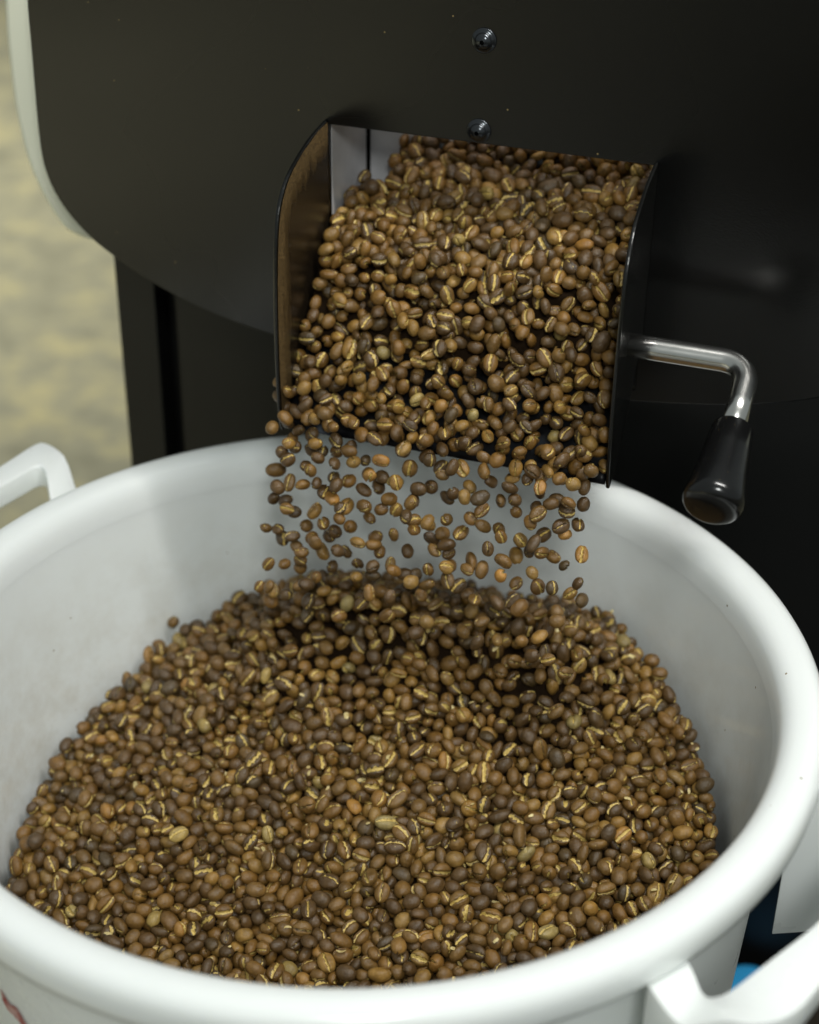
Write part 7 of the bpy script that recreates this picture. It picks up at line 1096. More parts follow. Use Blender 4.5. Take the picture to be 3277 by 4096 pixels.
603,-1110,-1456,48,-72,-4,20, -914,-912,-1609,72,-38,-49,23, -817,-1016,-1586,27,-19,-92,14, -473,-965,-1581,49,-76,-36,26, -348,-1034,-1573,29,-94,1,21, -292,-993,-1535,-28,43,55,21,
-169,-978,-1536,51,69,3,22, -45,-1009,-1547,31,69,35,13, 27,-1114,-1509,-85,-49,-11,21, 193,-932,-1539,89,-32,-6,27, 254,-1019,-1485,93,10,27,23, 442,-1053,-1445,-37,49,-23,23,
583,-970,-1415,1,-96,-11,23, 633,-1033,-1377,-7,-37,-62,24, 775,-946,-1411,28,-33,-70,17, 905,-1069,-1379,-69,-46,3,25, 924,-924,-1344,50,51,1,13, 1132,-978,-1315,-19,95,-21,23,
-1616,-788,-1627,-7,24,93,15, -1132,-814,-1597,29,-87,9,29, -1057,-898,-1585,10,-52,-69,21, -867,-889,-1563,57,-63,-36,12, -814,-933,-1595,54,2,-83,31, -348,-957,-1560,-13,-46,-24,4,
-225,-964,-1518,52,46,-70,21, -79,-949,-1504,40,-86,-12,29, 66,-847,-1532,43,-83,27,12, 211,-961,-1476,-15,5,70,9, -371,1866,-956,9,-25,-94,21, -202,1891,-949,-19,42,87,20,
-540,1618,-853,27,-88,35,21, -50,1715,-835,-94,22,-1,18, 224,1691,-881,89,28,-31,16, 503,1660,-914,-51,-8,-20,12, 1036,1591,-951,61,-74,4,8, -235,-1013,-1643,-67,69,15,8,
43,-1072,-1567,20,-94,20,14, 142,1765,-908,-38,-50,-76,20, -474,1791,-921,37,21,33,21, -31,1838,-914,-13,-72,56,28, 219,1823,-970,-2,32,77,17, -886,-988,-1613,21,42,-33,19,
-775,-993,-1644,-24,67,36,29, -69,1901,-957,-15,25,-94,21, 155,1891,-999,-3,-96,-8,18, 139,-1146,-1567,38,89,4,24, -630,-1002,-1661,75,55,-34,16, -526,-1035,-1609,33,-82,8,19,
-326,-1100,-1596,-60,35,-68,20, 139,-1068,-1546,5,-4,-98,21, 309,-1050,-1537,29,-82,-25,29, 420,-1035,-1523,-21,92,-18,31, 689,-1063,-1480,-88,27,-29,24, 759,-1060,-1422,67,27,27,17,
827,-1060,-1390,-51,73,-39,16, 88,1526,-708,87,-40,-21,25, 423,1451,-722,12,-95,-24,23, 763,1409,-751,30,2,-83,17, 1106,1317,-764,27,19,93,12, 1147,1354,-806,20,95,17,5,
-700,1366,-880,-36,-13,-6,21, -77,1646,-718,-40,84,3,27, 40,1579,-738,-50,80,-4,15, 296,1573,-780,7,1,-43,20, -810,1319,-958,55,24,-73,25, -863,1458,-1000,14,-55,-47,16,
-746,1512,-963,8,92,-10,22, 246,1611,-824,-25,-91,18,17, -11,1762,-867,79,58,14,25, 882,1367,965,16,68,68,105, 459,1534,964,58,-26,-76,113, 785,-923,-1353,-92,-6,22,10,
868,-865,-1318,-22,-81,-48,27, 949,-856,-1316,32,-61,-49,17, 1049,-965,-1290,-80,-54,-11,18, 1130,-917,-1288,-29,-27,-13,20, -710,-986,-1590,-32,1,-18,8, -448,-871,-1557,-88,-20,34,17,
-386,-907,-1537,43,-3,18,21, -1597,-711,-1635,40,-71,-31,21, -1512,-750,-1575,47,-25,-65,19, -1394,-768,-1589,-84,14,-17,13, -1258,-768,-1595,-47,-32,31,16, -1124,-771,-1533,86,-7,-19,24,
282,-955,-1461,16,-87,35,8, 397,-984,-1466,-50,-27,61,20, 479,-952,-1414,-40,82,34,21, -455,-940,-1500,-29,79,23,27, -98,-760,-1542,-24,46,84,17, 63,-919,-1481,-17,42,53,19,
1357,-943,-1279,-44,-59,-50,8, 1681,-796,-1305,-23,37,-88,18, -1677,-740,-1602,16,-94,24,21, 695,-839,-1366,-77,14,47,9, 626,-952,-1358,22,-78,54,21, 909,-742,-1341,-12,10,56,13,
1014,-841,-1296,-15,-91,15,17, -946,-811,-1587,34,-13,-12,4, -732,-814,-1576,-57,42,-62,12, -521,-857,-1521,55,-80,14,24, -1581,983,-1353,-40,26,80,23, -1345,950,-1285,-50,77,-7,5,
-1056,942,-1144,-66,56,-36,31, -853,902,-1066,45,79,27,26, 1262,1068,-594,-67,-67,-27,16, -87,1841,1208,-26,-88,2,103, 1123,1179,-621,9,-61,39,28, 1183,1185,-659,-87,19,-24,30,
-1508,1095,-1313,-29,-83,23,12, -1445,1116,-1296,-67,-56,-17,27, -1010,1163,-1094,-24,25,-28,17, -1295,1081,-1250,12,-34,-32,12, -1092,1057,-1153,11,30,92,15, 28,1392,-602,-17,8,-64,19,
74,1275,-551,93,-2,3,14, 573,1471,-716,42,6,62,25, 754,1346,-708,-22,29,-63,17, 961,1291,-691,19,54,64,28, -1256,1135,-1215,84,-42,2,22, -1092,625,-1247,-70,37,-24,8,
-740,569,-1135,40,44,75,27, 228,1674,1046,2,-84,-3,111, -1617,915,-1370,-46,-75,-42,16, -1376,881,-1294,48,-76,-7,19, 1690,732,-869,-4,69,-40,24, -1682,778,-1413,-97,-3,-1,23,
1741,-734,-1188,-62,5,58,13, -1461,-742,-1621,78,40,12,15, -1331,-665,-1611,35,15,83,13, -1208,-639,-1616,23,54,36,15, 259,-893,-1426,-80,35,16,20, 264,-1107,-1489,4,-8,58,12,
442,-882,-1399,-24,-94,9,4, 627,-896,-1415,24,-94,-3,18, -1183,-732,-1586,-46,71,33,21, -548,-801,-1485,-95,3,-5,12, -319,-857,-1510,76,52,9,4, 1254,-847,-1282,-13,-98,8,17,
1314,-802,-1258,26,-39,-24,27, 1557,-878,-1253,59,50,37,19, 1603,-797,-1241,15,67,-62,31, 1272,-679,-1259,-61,-28,71,17, 1523,-756,-1212,-1,-91,19,18, 1700,-662,-1234,81,56,-3,12,
1756,-654,-1171,77,11,22,25, -1727,-538,-1584,-12,59,-77,20, 497,2430,1627,-30,93,-12,43, -76,-884,-1450,-48,78,-38,12, -10,-910,-1463,18,8,-85,16, -1639,-595,-1597,26,-82,7,21,
-1458,-581,-1588,-75,-57,23,25, -1418,-595,-1529,-7,-9,2,24, -1308,-609,-1562,-2,6,-91,22, -1214,-608,-1540,-66,59,11,21, -1121,-659,-1560,-39,-64,54,16, -1051,-653,-1507,-92,1,-14,26,
1515,-616,-1179,-79,14,-35,17, 1595,-624,-1221,4,-89,-27,8, 1729,-584,-1162,33,1,-56,13, -1738,-419,-1624,-58,-65,-13,19, -1525,-469,-1573,-19,-35,-29,28, -1675,-385,-1583,14,2,98,14,
-1617,-352,-1553,91,12,-24,17, 1692,-516,-1177,-8,-66,-60,15, -1785,-436,-1561,-76,-52,11,31, -1362,-468,-1566,-69,-32,63,14, -1822,-301,-1513,-9,25,-60,28, -1683,104,-1497,-85,-48,10,8,
-1834,-207,-1519,-44,-18,-39,23, -1735,-264,-1560,-34,-74,-18,12, -1355,524,-1344,-48,35,-4,27, -953,423,-1233,-64,26,42,17, 1565,476,-893,63,-72,26,17, 1687,522,-927,-97,9,-13,9,
-1598,632,-1405,-32,-50,66,25, 493,368,-985,97,-17,-8,8, -1400,608,-1340,41,20,84,25, 123,63,-1168,27,-90,-27,12, -1150,230,-1361,-92,16,-31,23, -350,44,-1283,53,68,-36,19,
-392,360,-1173,21,-22,27,13, -78,93,-1187,-11,-83,-52,4, -165,233,-1193,78,38,-27,7, 1424,1008,-686,-44,-82,-34,21, -1131,750,-1220,13,-76,62,14, -247,534,-1056,-30,-27,21,17,
864,1322,-651,-62,28,-30,17, 791,1151,-553,-21,-31,89,17, 1049,1074,-550,59,53,53,16, -1459,326,-1424,-2,54,-74,27, -1230,282,-1380,18,-20,77,30, -957,228,-1323,40,42,59,17,
-704,226,-1267,-83,-47,-15,19, -622,200,-1245,-8,27,87,20, -454,236,-1228,-56,77,-22,16, -307,179,-1229,-70,-66,25,16, -1397,374,-1388,-58,24,74,13, -1264,409,-1348,20,-15,51,25,
238,225,-1113,-28,-75,52,17, -484,310,-1208,-33,89,18,12, -259,375,-1130,50,74,36,18, 1307,278,-921,-48,-76,-16,22, 1656,336,-992,34,-28,66,17, 733,1225,-600,-48,33,-36,12,
1088,1238,-680,-41,82,-10,27, -76,1977,1326,-11,-18,95,49, 34,1955,1347,-8,30,94,38, 1170,1340,-688,76,-10,-33,24, 599,1098,-527,-40,8,50,12, 700,1351,-649,5,-73,-37,19,
-217,1625,-727,-21,-42,79,23, 58,1454,-657,-6,37,73,24, 734,1473,-712,-52,73,-29,17, 850,1528,-762,-86,-25,-41,27, 938,1623,-768,17,90,12,19, -368,1602,-750,-14,-49,-85,17,
64,1711,-764,-44,-29,-80,23, 307,1656,-769,-60,-64,-33,28, 385,1767,-782,-59,72,-13,17, -204,1518,-654,-23,32,64,28, 277,1519,-727,-47,57,-35,25, 1025,1499,-770,-2,-2,-43,15,
-930,1644,-1022,-25,27,-64,16, 710,1570,-807,-68,37,-24,24, 1064,1544,-799,-72,16,-29,12, -339,1753,-782,-51,84,5,21, -40,1816,-820,39,58,44,21, -615,1716,-907,-60,-55,-46,24,
-121,1725,-776,60,-66,-43,28, -68,1668,-789,-54,76,-9,13, 600,1691,-793,62,-57,-47,17, -570,1669,-831,-1,98,10,5, -438,1737,-811,-10,17,-94,17, 209,1906,-879,77,-4,12,15,
219,-1154,-1532,52,-80,22,22, 169,-1105,-1485,-5,-95,-28,24, 1271,1756,1493,16,-37,69,45, 1491,1698,1508,69,3,62,47, -1747,237,-1523,94,14,11,27, -1366,232,-1424,-94,-29,9,25,
-740,113,-1316,60,74,-22,11, -690,155,-1288,9,-85,-46,15, 1364,119,-1004,-10,-95,-21,14, 420,139,-1120,-22,12,-25,13, 399,1621,1037,-42,-25,-49,107, -352,126,-1262,-75,39,-22,24,
-415,-989,-1557,-22,-8,-70,22, -104,-1074,-1548,54,-11,82,21, 163,-1021,-1490,90,-2,-38,25, 703,-1033,-1403,-66,-24,-34,13, 817,-999,-1350,-2,-25,-19,31, -249,1832,-794,-24,17,77,31,
-511,-894,-1587,27,-8,-81,10, 51,-990,-1466,-58,-20,3,15, 105,-970,-1511,0,-13,3,8, 499,-1021,-1404,71,-41,-55,16, 726,-983,-1370,-23,-96,2,10, 409,-1110,-1481,-66,-14,-46,12,
489,-1122,-1475,-76,28,32,23, -963,-958,-1603,-17,-46,76,16, 1661,-855,-1241,92,17,-16,21, -1556,-804,-1596,-15,-81,31,13, -1209,-784,-1550,-30,-92,6,13, -786,-817,-1527,-3,-87,-43,15,
-675,-801,-1540,-10,38,-10,21, -623,-847,-1499,9,-34,-72,21, -822,-875,-1536,13,48,2,13, -602,-1037,-1608,-92,-36,11,15, 976,-922,-1294,-23,-46,35,13, 1483,-930,-1290,-37,90,3,13,
923,2350,1618,-59,-1,14,51, 650,2202,1563,12,66,65,55, 262,2497,1569,75,60,1,57, 452,2463,1581,-25,17,12,56, 245,2577,1581,-15,53,80,53, 1272,2154,1627,-12,35,-61,58,
1337,2202,1665,-82,12,-23,52, 929,2280,1602,49,-15,57,47, -107,7,-1267,-64,20,-35,22, -1792,172,-1559,-3,-19,7,16, -185,76,-1271,10,-9,5,22, 1458,2245,1740,-25,-45,-81,46,
475,2568,1631,-16,56,4,57, -176,-746,-1541,-81,-12,-47,19, 152,-839,-1459,79,-47,-17,11, 148,-924,-1466,24,-92,-8,16, 1386,-808,-1246,-76,16,-57,20, 1662,-753,-1171,-77,-22,57,31,
-1465,-666,-1623,31,-84,-21,11, -1324,-736,-1591,2,-92,-7,19, -1255,-684,-1567,-33,-32,88,29, -1573,-678,-1584,33,-91,2,17, -1585,-601,-1555,-42,40,-28,23, -1002,-757,-1529,-60,66,-31,13,
-859,-685,-1556,49,36,49,21, -255,-819,-1507,60,-71,22,23, 1179,-794,-1211,53,-56,-31,22, 1235,-772,-1249,15,49,-28,20, 1382,-725,-1227,5,26,-95,17, 1633,-558,-1148,-51,46,-11,25,
-1715,-459,-1567,-20,67,-54,20, -1430,-513,-1545,9,-64,75,25, -1307,-540,-1603,-18,-70,-23,7, 1592,-627,-1148,76,28,7,16, 1797,-602,-1134,-47,40,66,4, 1577,-697,-1188,15,-17,-85,18,
-1713,-619,-1580,83,-3,-55,21, 697,-219,-1194,27,58,72,11, -169,-173,-1348,-29,69,29,16, -660,-90,-1392,-88,-28,-15,14, -166,-27,-1296,-55,-45,-60,12, -1097,-57,-1431,29,64,62,20,
-1733,119,-1547,87,41,22,21, -1273,70,-1448,-8,-54,-80,13, 1297,-742,-1212,27,-71,-47,21, -1689,-308,-1558,53,-14,81,17, -1591,-422,-1559,96,-6,21,20, -1742,-306,-1496,-81,-56,8,20,
1183,1585,1409,-60,-61,12,44, 79,2005,1386,-88,3,-44,54, 577,1240,-580,10,34,-84,21, -1248,810,-1245,-10,-85,-32,14, 248,1527,-655,-48,-78,38,20, 664,1508,-717,-10,-94,-24,17,
835,1415,-703,6,87,37,17, 615,1574,-722,-23,25,56,17, 478,1602,1040,-30,-65,20,109, 1332,1291,1022,-45,-79,-12,104, -237,-314,-1412,-57,-76,27,11, 155,-270,-1334,-68,-70,13,8,
240,-288,-1326,-28,-5,12,20, 1863,-281,-1157,33,-24,76,13, -1615,-167,-1577,72,-55,-39,15, -1449,-230,-1567,94,-29,-10,17, -1680,-130,-1586,-70,-68,-15,25, 1020,-310,-1160,62,67,-39,23,
-1576,-101,-1555,-67,62,-2,20, -1350,-210,-1533,3,71,55,15, -1842,-96,-1612,70,-50,-35,17, 621,1779,-797,-32,-31,26,11, 143,1737,-801,-45,87,8,15, 228,1589,-710,-10,-59,-77,19,
-46,1756,-764,83,14,49,17, 420,2172,1476,61,-55,-40,56, 1008,1965,1499,88,-11,20,59, 1168,1893,1505,1,-78,-49,51, 548,1765,-784,-36,87,-3,20, -53,2227,1404,21,-18,25,57,
60,2253,1437,-78,-54,-3,48, 243,2257,1463,-55,-65,5,59, 931,1904,1475,-33,-39,-84,51, 1128,1824,1489,-55,43,-46,44, 1202,1805,1490,28,92,-22,59, -1487,-404,-1616,-24,85,-41,15,
-1265,-386,-1561,87,23,32,17, 1565,-466,-1200,49,-65,-56,8, 1701,-434,-1202,-69,-69,-9,20, 95,-587,-1459,93,-32,5,13, -553,-446,-1497,-51,60,-22,9, 1817,-470,-1210,-27,-10,-5,15,
-1807,-328,-1664,-88,-7,-36,15, -1731,-358,-1661,-23,94,21,22, -1581,-387,-1622,-1,3,-69,29, -1753,-278,-1635,-65,62,-37,21, -1636,-316,-1619,84,24,29,23, -1556,-297,-1589,78,49,20,21,
-1239,-302,-1543,-31,89,28,21, 1757,-366,-1173,-62,-53,-11,13, 1833,-365,-1168,44,29,78,27, 184,2612,1526,-50,84,-3,52, 996,2267,1566,-73,-42,-3,60, 1346,2179,1587,-48,-16,-5,57,
-10,1469,-566,48,-23,-83,20, 344,2056,1422,21,-5,-82,49, 167,2513,1507,-3,-95,12,53, 1260,2133,1566,77,-61,-9,56, -39,2461,1474,-65,63,37,48, 760,2234,1528,85,11,-6,63,
1192,2091,1550,37,21,-48,44, -269,1725,-763,-93,10,19,13, 544,1759,-860,50,22,46,17, 84,2350,1451,-68,64,-19,41, 136,2278,1448,-79,56,19,52, -399,1438,-662,16,71,44,19,
227,1863,-844,50,34,-42,18, 267,1895,-802,2,66,53,20, -1109,-571,-1592,-31,-65,3,19, -943,-554,-1575,64,69,31,6, 1105,-739,-1313,-31,-82,-45,20, 1199,-719,-1295,-95,4,-20,24,
1440,-681,-1284,-94,-29,-2,20, -152,-613,-1496,84,-51,-12,21, -1613,-472,-1648,-3,92,27,20, -1524,-494,-1640,-36,7,76,16, -1366,-508,-1618,67,10,-1,14, -1305,-459,-1585,-45,-73,-22,17,
-206,-522,-1471,28,78,24,27, 1542,-609,-1251,9,7,-23,19, 1689,-570,-1229,-64,32,57,25, -330,1469,-631,-43,16,-43,27, 356,1350,-549,-1,-75,-62,18, -326,1592,-660,0,-83,-23,17,
637,1245,-529,24,-95,-9,13, -257,1475,-613,-6,93,31,27, 930,1074,-529,4,-27,-94,9, -226,1596,-650,-42,-36,12,27, -1319,-531,-1527,-23,70,-18,20, 471,1316,-560,-2,-92,34,18,
124,1524,-645,20,44,-84,13, -80,1494,-585,20,80,27,20, -1789,-576,-1624,30,-16,59,20, -857,-881,-1654,-35,88,-26,16, -930,-860,-1658,7,41,-62,16, 1037,-962,-1397,-62,-72,7,20,
942,-964,-1414,70,26,64,15, 812,-1000,-1443,-12,-98,0,13, 727,-989,-1460,-87,-43,13,23, 503,-1012,-1495,76,4,-24,19, 343,-981,-1528,33,38,84,16, 269,-970,-1541,-10,-48,30,12,
-134,-947,-1609,26,-94,-16,18, -570,-973,-1650,51,-52,-21,23, -649,-907,-1643,-26,93,21,23, -761,-918,-1655,-55,-20,-35,23, -276,-1077,-1657,9,-71,-23,13, -370,-1051,-1647,-53,-57,52,28,
-379,-766,-1564,-69,60,22,29
]
raw = np.array(BEANS, dtype=float).reshape(-1, 7); NB = len(raw)
pos = raw[:, :3]*1e-4
quat = np.c_[np.sqrt(np.clip(1-((raw[:, 3:6]/99)**2).sum(1), 0, 1)), raw[:, 3:6]/99]; quat /= np.linalg.norm(quat, axis=1, keepdims=True)
kk = raw[:, 6].astype(int); kind = kk & 3; scale = .8 + .45*((kk >> 2) & 7)/7; grp = (kk >> 5) & 3; orange = (kk >> 7) & 1

KD = [(.490, .380, .341, .75), (.446, .374, .341, .85), (.522, .374, .330, .65), (.424, .368, .346, .95)]
def bean_mesh(a, b_, c, flat, seed, nth, nph, seam_w, depth, chaff):
    """one bean: long axis x, crease along -z; point attribute 'mask' = (chaff, crease shade, random)"""
    r_ = random.Random(seed); off = Vector((r_.uniform(-50, 50), r_.uniform(-50, 50), r_.uniform(-50, 50)))
    v = []; mk = []
    phis = []
    for k in range(nph):                       # denser samples near the crease (phi = -90 deg)
        s = (k/nph)*2-1
        phis.append(-pi/2 + pi*(abs(s)**1.45)*(1 if s > 0 else -1))
    curve = r_.uniform(-.22, .22); wob = r_.uniform(.012, .03)
    ends = [(a, 0, 0), (-a, 0, 0)]
    for i in range(1, nth):
        th = pi*i/nth
        for ph in phis:
            x = a*math.cos(th); sy = math.sin(th)**.92
            y = b_*sy*math.cos(ph); z = c*sy*math.sin(ph)
            if z < 0: z *= flat
            p = Vector((x, y, z))
            nz = noise.noise(p*3.2+off)*.065 + noise.noise(p*8+off)*.030 + (noise.noise(p*17+off)*.006 if nth > 12 else 0)
            p *= 1 + nz
            yc = curve*(1-(x/a)**2)*b_ + wob*math.sin(x*22+seed)
            d = abs(y-yc)/b_
            m = max(0, 1-(d/seam_w)**2) if z < 0 else 0
            m *= 1 if abs(x) < a*.93 else .4
            p.z += depth*m*c
            lip = math.exp(-((d-seam_w*1.5)/(seam_w*.7))**2) if z < 0 else 0
            p.z -= lip*.025
            v.append(p/100); mk.append((m*chaff*(.45+.9*abs(noise.noise(Vector((x*11, seed, 0))+off)*1.6)), m, 0))
    n = len(v)
    for e in ends: v.append(Vector(e)/100); mk.append((0, .4, 0))
    f = []
    for i in range(nth-2):
        for k in range(nph):
            k2 = (k+1) % nph; f.append((i*nph+k, i*nph+k2, (i+1)*nph+k2, (i+1)*nph+k))
    for k in range(nph):
        k2 = (k+1) % nph
        f.append((n, k2, k)); f.append((n+1, (nth-2)*nph+k, (nth-2)*nph+k2))
    return v, f, mk
VAR = []   # (kind, seam width, depth, chaff)
for kd in range(4):
    for (sw, dp, cf) in ((.14, .36, 1.1), (.22, .50, 1.25), (.10, .34, .60), (.18, .44, 1.15)):
        VAR.append((kd, sw, dp, cf))
def tone(i):
    i = int(i)
    """base colour of one bean"""
    r_ = random.Random(i*7+3); t = r_.random(); j = r_.uniform(.82, 1.2); s_ = r_.uniform(-1, 1)
    if orange[i]: c = (.40, .20, .045); nm = 'orange'
    elif t < .34: c = (.102, .057, .0195); nm = 'dark'
    elif t < .80: c = (.182, .097, .0240); nm = 'brown'
    elif t < .92: c = (.275, .156, .038); nm = 'tan'
    elif t < .930: c = (.30, .155, .036); nm = 'orange'
    elif t < .946: c = (.33, .24, .08); nm = 'pale'
    if not orange[i] and t >= .946: c = (.085, .053, .020); nm = 'dark'
    return (c[0]*j*(1+.05*s_), c[1]*j, c[2]*j*(1-.12*s_)), nm

def bean_material(name, single):
    m, nt, b = mat(name, (.1, .05, .02), .40)
    b.inputs['Specular IOR Level'].default_value = .55
    am = nd(nt, 'ShaderNodeAttribute', attribute_name='mask'); am.attribute_type = 'GEOMETRY'
    sp = nt.nodes.new('ShaderNodeSeparateXYZ'); nt.links.new(am.outputs['Vector'], sp.inputs[0])
    if single:
        oi = nt.nodes.new('ShaderNodeObjectInfo'); base = oi.outputs['Color']
    else:
        ac = nd(nt, 'ShaderNodeAttribute', attribute_name='tone'); ac.attribute_type = 'GEOMETRY'; base = ac.outputs['Color']
    tc = nt.nodes.new('ShaderNodeTexCoord')
    gm = nt.nodes.new('ShaderNodeNewGeometry')
    vec = gm.outputs['Position']
    n1 = tex(nt, 230, 4, .6, vec); n2 = tex(nt, 900, 4, .65, vec)
    # patchy roast: darker and lighter areas
    patch = ramp(nt, n1, [(.3, (.66, .64, .62)), (.55, (1, 1, 1)), (.75, (1.32, 1.30, 1.22))])
    mul = nt.nodes.new('ShaderNodeMix'); mul.data_type = 'RGBA'; mul.blend_type = 'MULTIPLY'; mul.inputs[0].default_value = 1
    nt.links.new(base, mul.inputs[6]); nt.links.new(patch, mul.inputs[7])
    # crease dark lining, then silverskin (chaff)
    c1 = mixc(nt, sp.outputs[1], mul.outputs[2], (.012, .006, .003))
    rag = nd(nt, 'ShaderNodeMath', operation='MULTIPLY_ADD'); nt.links.new(n2, rag.inputs[0]); rag.inputs[1].default_value = 1.1; rag.inputs[2].default_value = -.55
    ad = nd(nt, 'ShaderNodeMath', operation='ADD'); nt.links.new(sp.outputs[0], ad.inputs[0]); nt.links.new(rag.outputs[0], ad.inputs[1])
    th = nd(nt, 'ShaderNodeMapRange', **{'From Min': .30, 'From Max': .50}); nt.links.new(ad.outputs[0], th.inputs['Value'])
    # loose skin patches elsewhere
    n3 = tex(nt, 190, 3, .6, vec)
    pt = nd(nt, 'ShaderNodeMapRange', **{'From Min': .715, 'From Max': .75}); nt.links.new(n3, pt.inputs['Value'])
    mx = nd(nt, 'ShaderNodeMath', operation='MAXIMUM'); nt.links.new(th.outputs[0], mx.inputs[0]); nt.links.new(pt.outputs[0], mx.inputs[1])
    ch = ramp(nt, n2, [(.3, (.38, .24, .05)), (.6, (.68, .51, .16))])
    c2 = mixc(nt, mx.outputs[0], c1, ch)
    nt.links.new(c2, b.inputs['Base Color'])
    rr = nd(nt, 'ShaderNodeMapRange', **{'To Min': .22, 'To Max': .42}); nt.links.new(n1, rr.inputs['Value']); nt.links.new(rr.outputs[0], b.inputs['Roughness'])
    bump(nt, b, tex(nt, 420, 5, .7, vec), .6, .0012)
    return m
M_B1 = bean_material('roasted_bean_single', True); M_B2 = bean_material('roasted_bean_mass', False)

def bean_var(i):
    i = int(i)
    return int(kind[i])*4 + (random.Random(i*13+1).choices(range(4), [3, 3, 2, 3])[0])
HI = {}; LO = {}
for q, (kd, sw, dp, cf) in enumerate(VAR):
    HI[q] = bean_mesh(*KD[kd], q+1, 16, 26, sw, dp, cf)
    LO[q] = bean_mesh(*KD[kd], q+1, 10, 16, sw*1.25, dp, cf*1.15)
HIM = {}
for q, (v, f, mk) in HI.items():
    me = mesh('coffee_bean', v, f); A = me.attributes.new('mask', 'FLOAT_VECTOR', 'POINT')
    A.data.foreach_set('vector', np.array(mk, dtype=np.float32).ravel())
    me.polygons.foreach_set('use_smooth', [True]*len(me.polygons)); me.materials.append(M_B1); HIM[q] = me

NIND = 300
def heap_zone(p):
    x, y = p.x, p.y
    side = 'left' if x < -.05 else ('right' if x > .09 else 'middle')
    dep = 'front' if y < -.055 else ('centre' if y < .02 else 'back')
    return side, dep
ADJ = {'dark': 'dark brown', 'brown': 'brown', 'tan': 'light brown', 'orange': 'orange', 'pale': 'pale straw-coloured'}
SHP = {0: 'oval', 1: 'plump', 2: 'long', 3: 'round'}
from bpy_extras.object_utils import world_to_camera_view
bpy.context.view_layer.update()
labels = {}
todo = []
for i in range(NIND):
    q = bean_var(i); col, nm = tone(i)
    p = Vector(pos[i]); qt = Quaternion(quat[i])
    vdir = (CAM_LOC - p).normalized(); crease = (qt @ Vector((0, 0, -1))).dot(vdir)
    face = 'crease up' if crease > .45 else ('dome up' if crease < -.35 else 'edge on')
    sz = 'large' if scale[i] > 1.05 else ('small' if scale[i] < .92 else '')
    g = int(grp[i]); cv = world_to_camera_view(sc, cam, p)
    if g == 2: where = 'falling below the chute'; grpn = 'coffee beans falling from the chute into the tub'
    elif g == 3 or g == 1: where = 'on the black chute'; grpn = 'coffee beans sliding down the chute'
    else: where = 'on the tub heap'; grpn = 'coffee beans lying on the heap in the tub'
    base = ' '.join(x for x in (sz, ADJ[nm], SHP[int(kind[i])], 'bean') if x)
    todo.append((i, q, col, p, qt, g, grpn, base, where, face, cv))
# labels: look and face first, then the place within its own look-alikes
from collections import defaultdict
cls = defaultdict(list)
for t in todo: cls[(t[5] if t[5] != 3 else 1, t[7], t[9])].append(t)
ORD = ['', 'second ', 'third ', 'fourth ', 'fifth ', 'sixth ', 'seventh ', 'eighth ', 'ninth ', 'tenth ', 'eleventh ', 'twelfth ']
for key, L in cls.items():
    L.sort(key=lambda t: t[10].x)
    if len(L) == 1:
        t = L[0]; labels[t[0]] = '%s %s, %s' % (t[7], t[8], t[9]); continue
    for j, t in enumerate(L):
        if j == 0: o_ = 'leftmost'
        elif j == len(L)-1: o_ = 'rightmost'
        elif j <= len(L)//2: o_ = ORD[min(j, 11)] + 'from left'
        else: o_ = ORD[min(len(L)-1-j, 11)] + 'from right'
        s = '%s %s, %s' % (t[7], t[8], t[9])
        labels[t[0]] = '%s %s %s, %s' % (o_.strip(), t[7], t[8], t[9])
for (i, q, col, p, qt, g, grpn, base, where, face, cv) in todo:
    o = bpy.data.objects.new('coffee_bean', HIM[q]); sc.collection.objects.link(o)
    s = float(scale[i])
    o.matrix_world = Matrix.Translation(p) @ qt.to_matrix().to_4x4() @ Matrix.Diagonal((s, s, s, 1))
    o.color = (*col, 1)
    o['label'] = labels[i]; o['category'] = 'coffee bean'; o['group'] = grpn

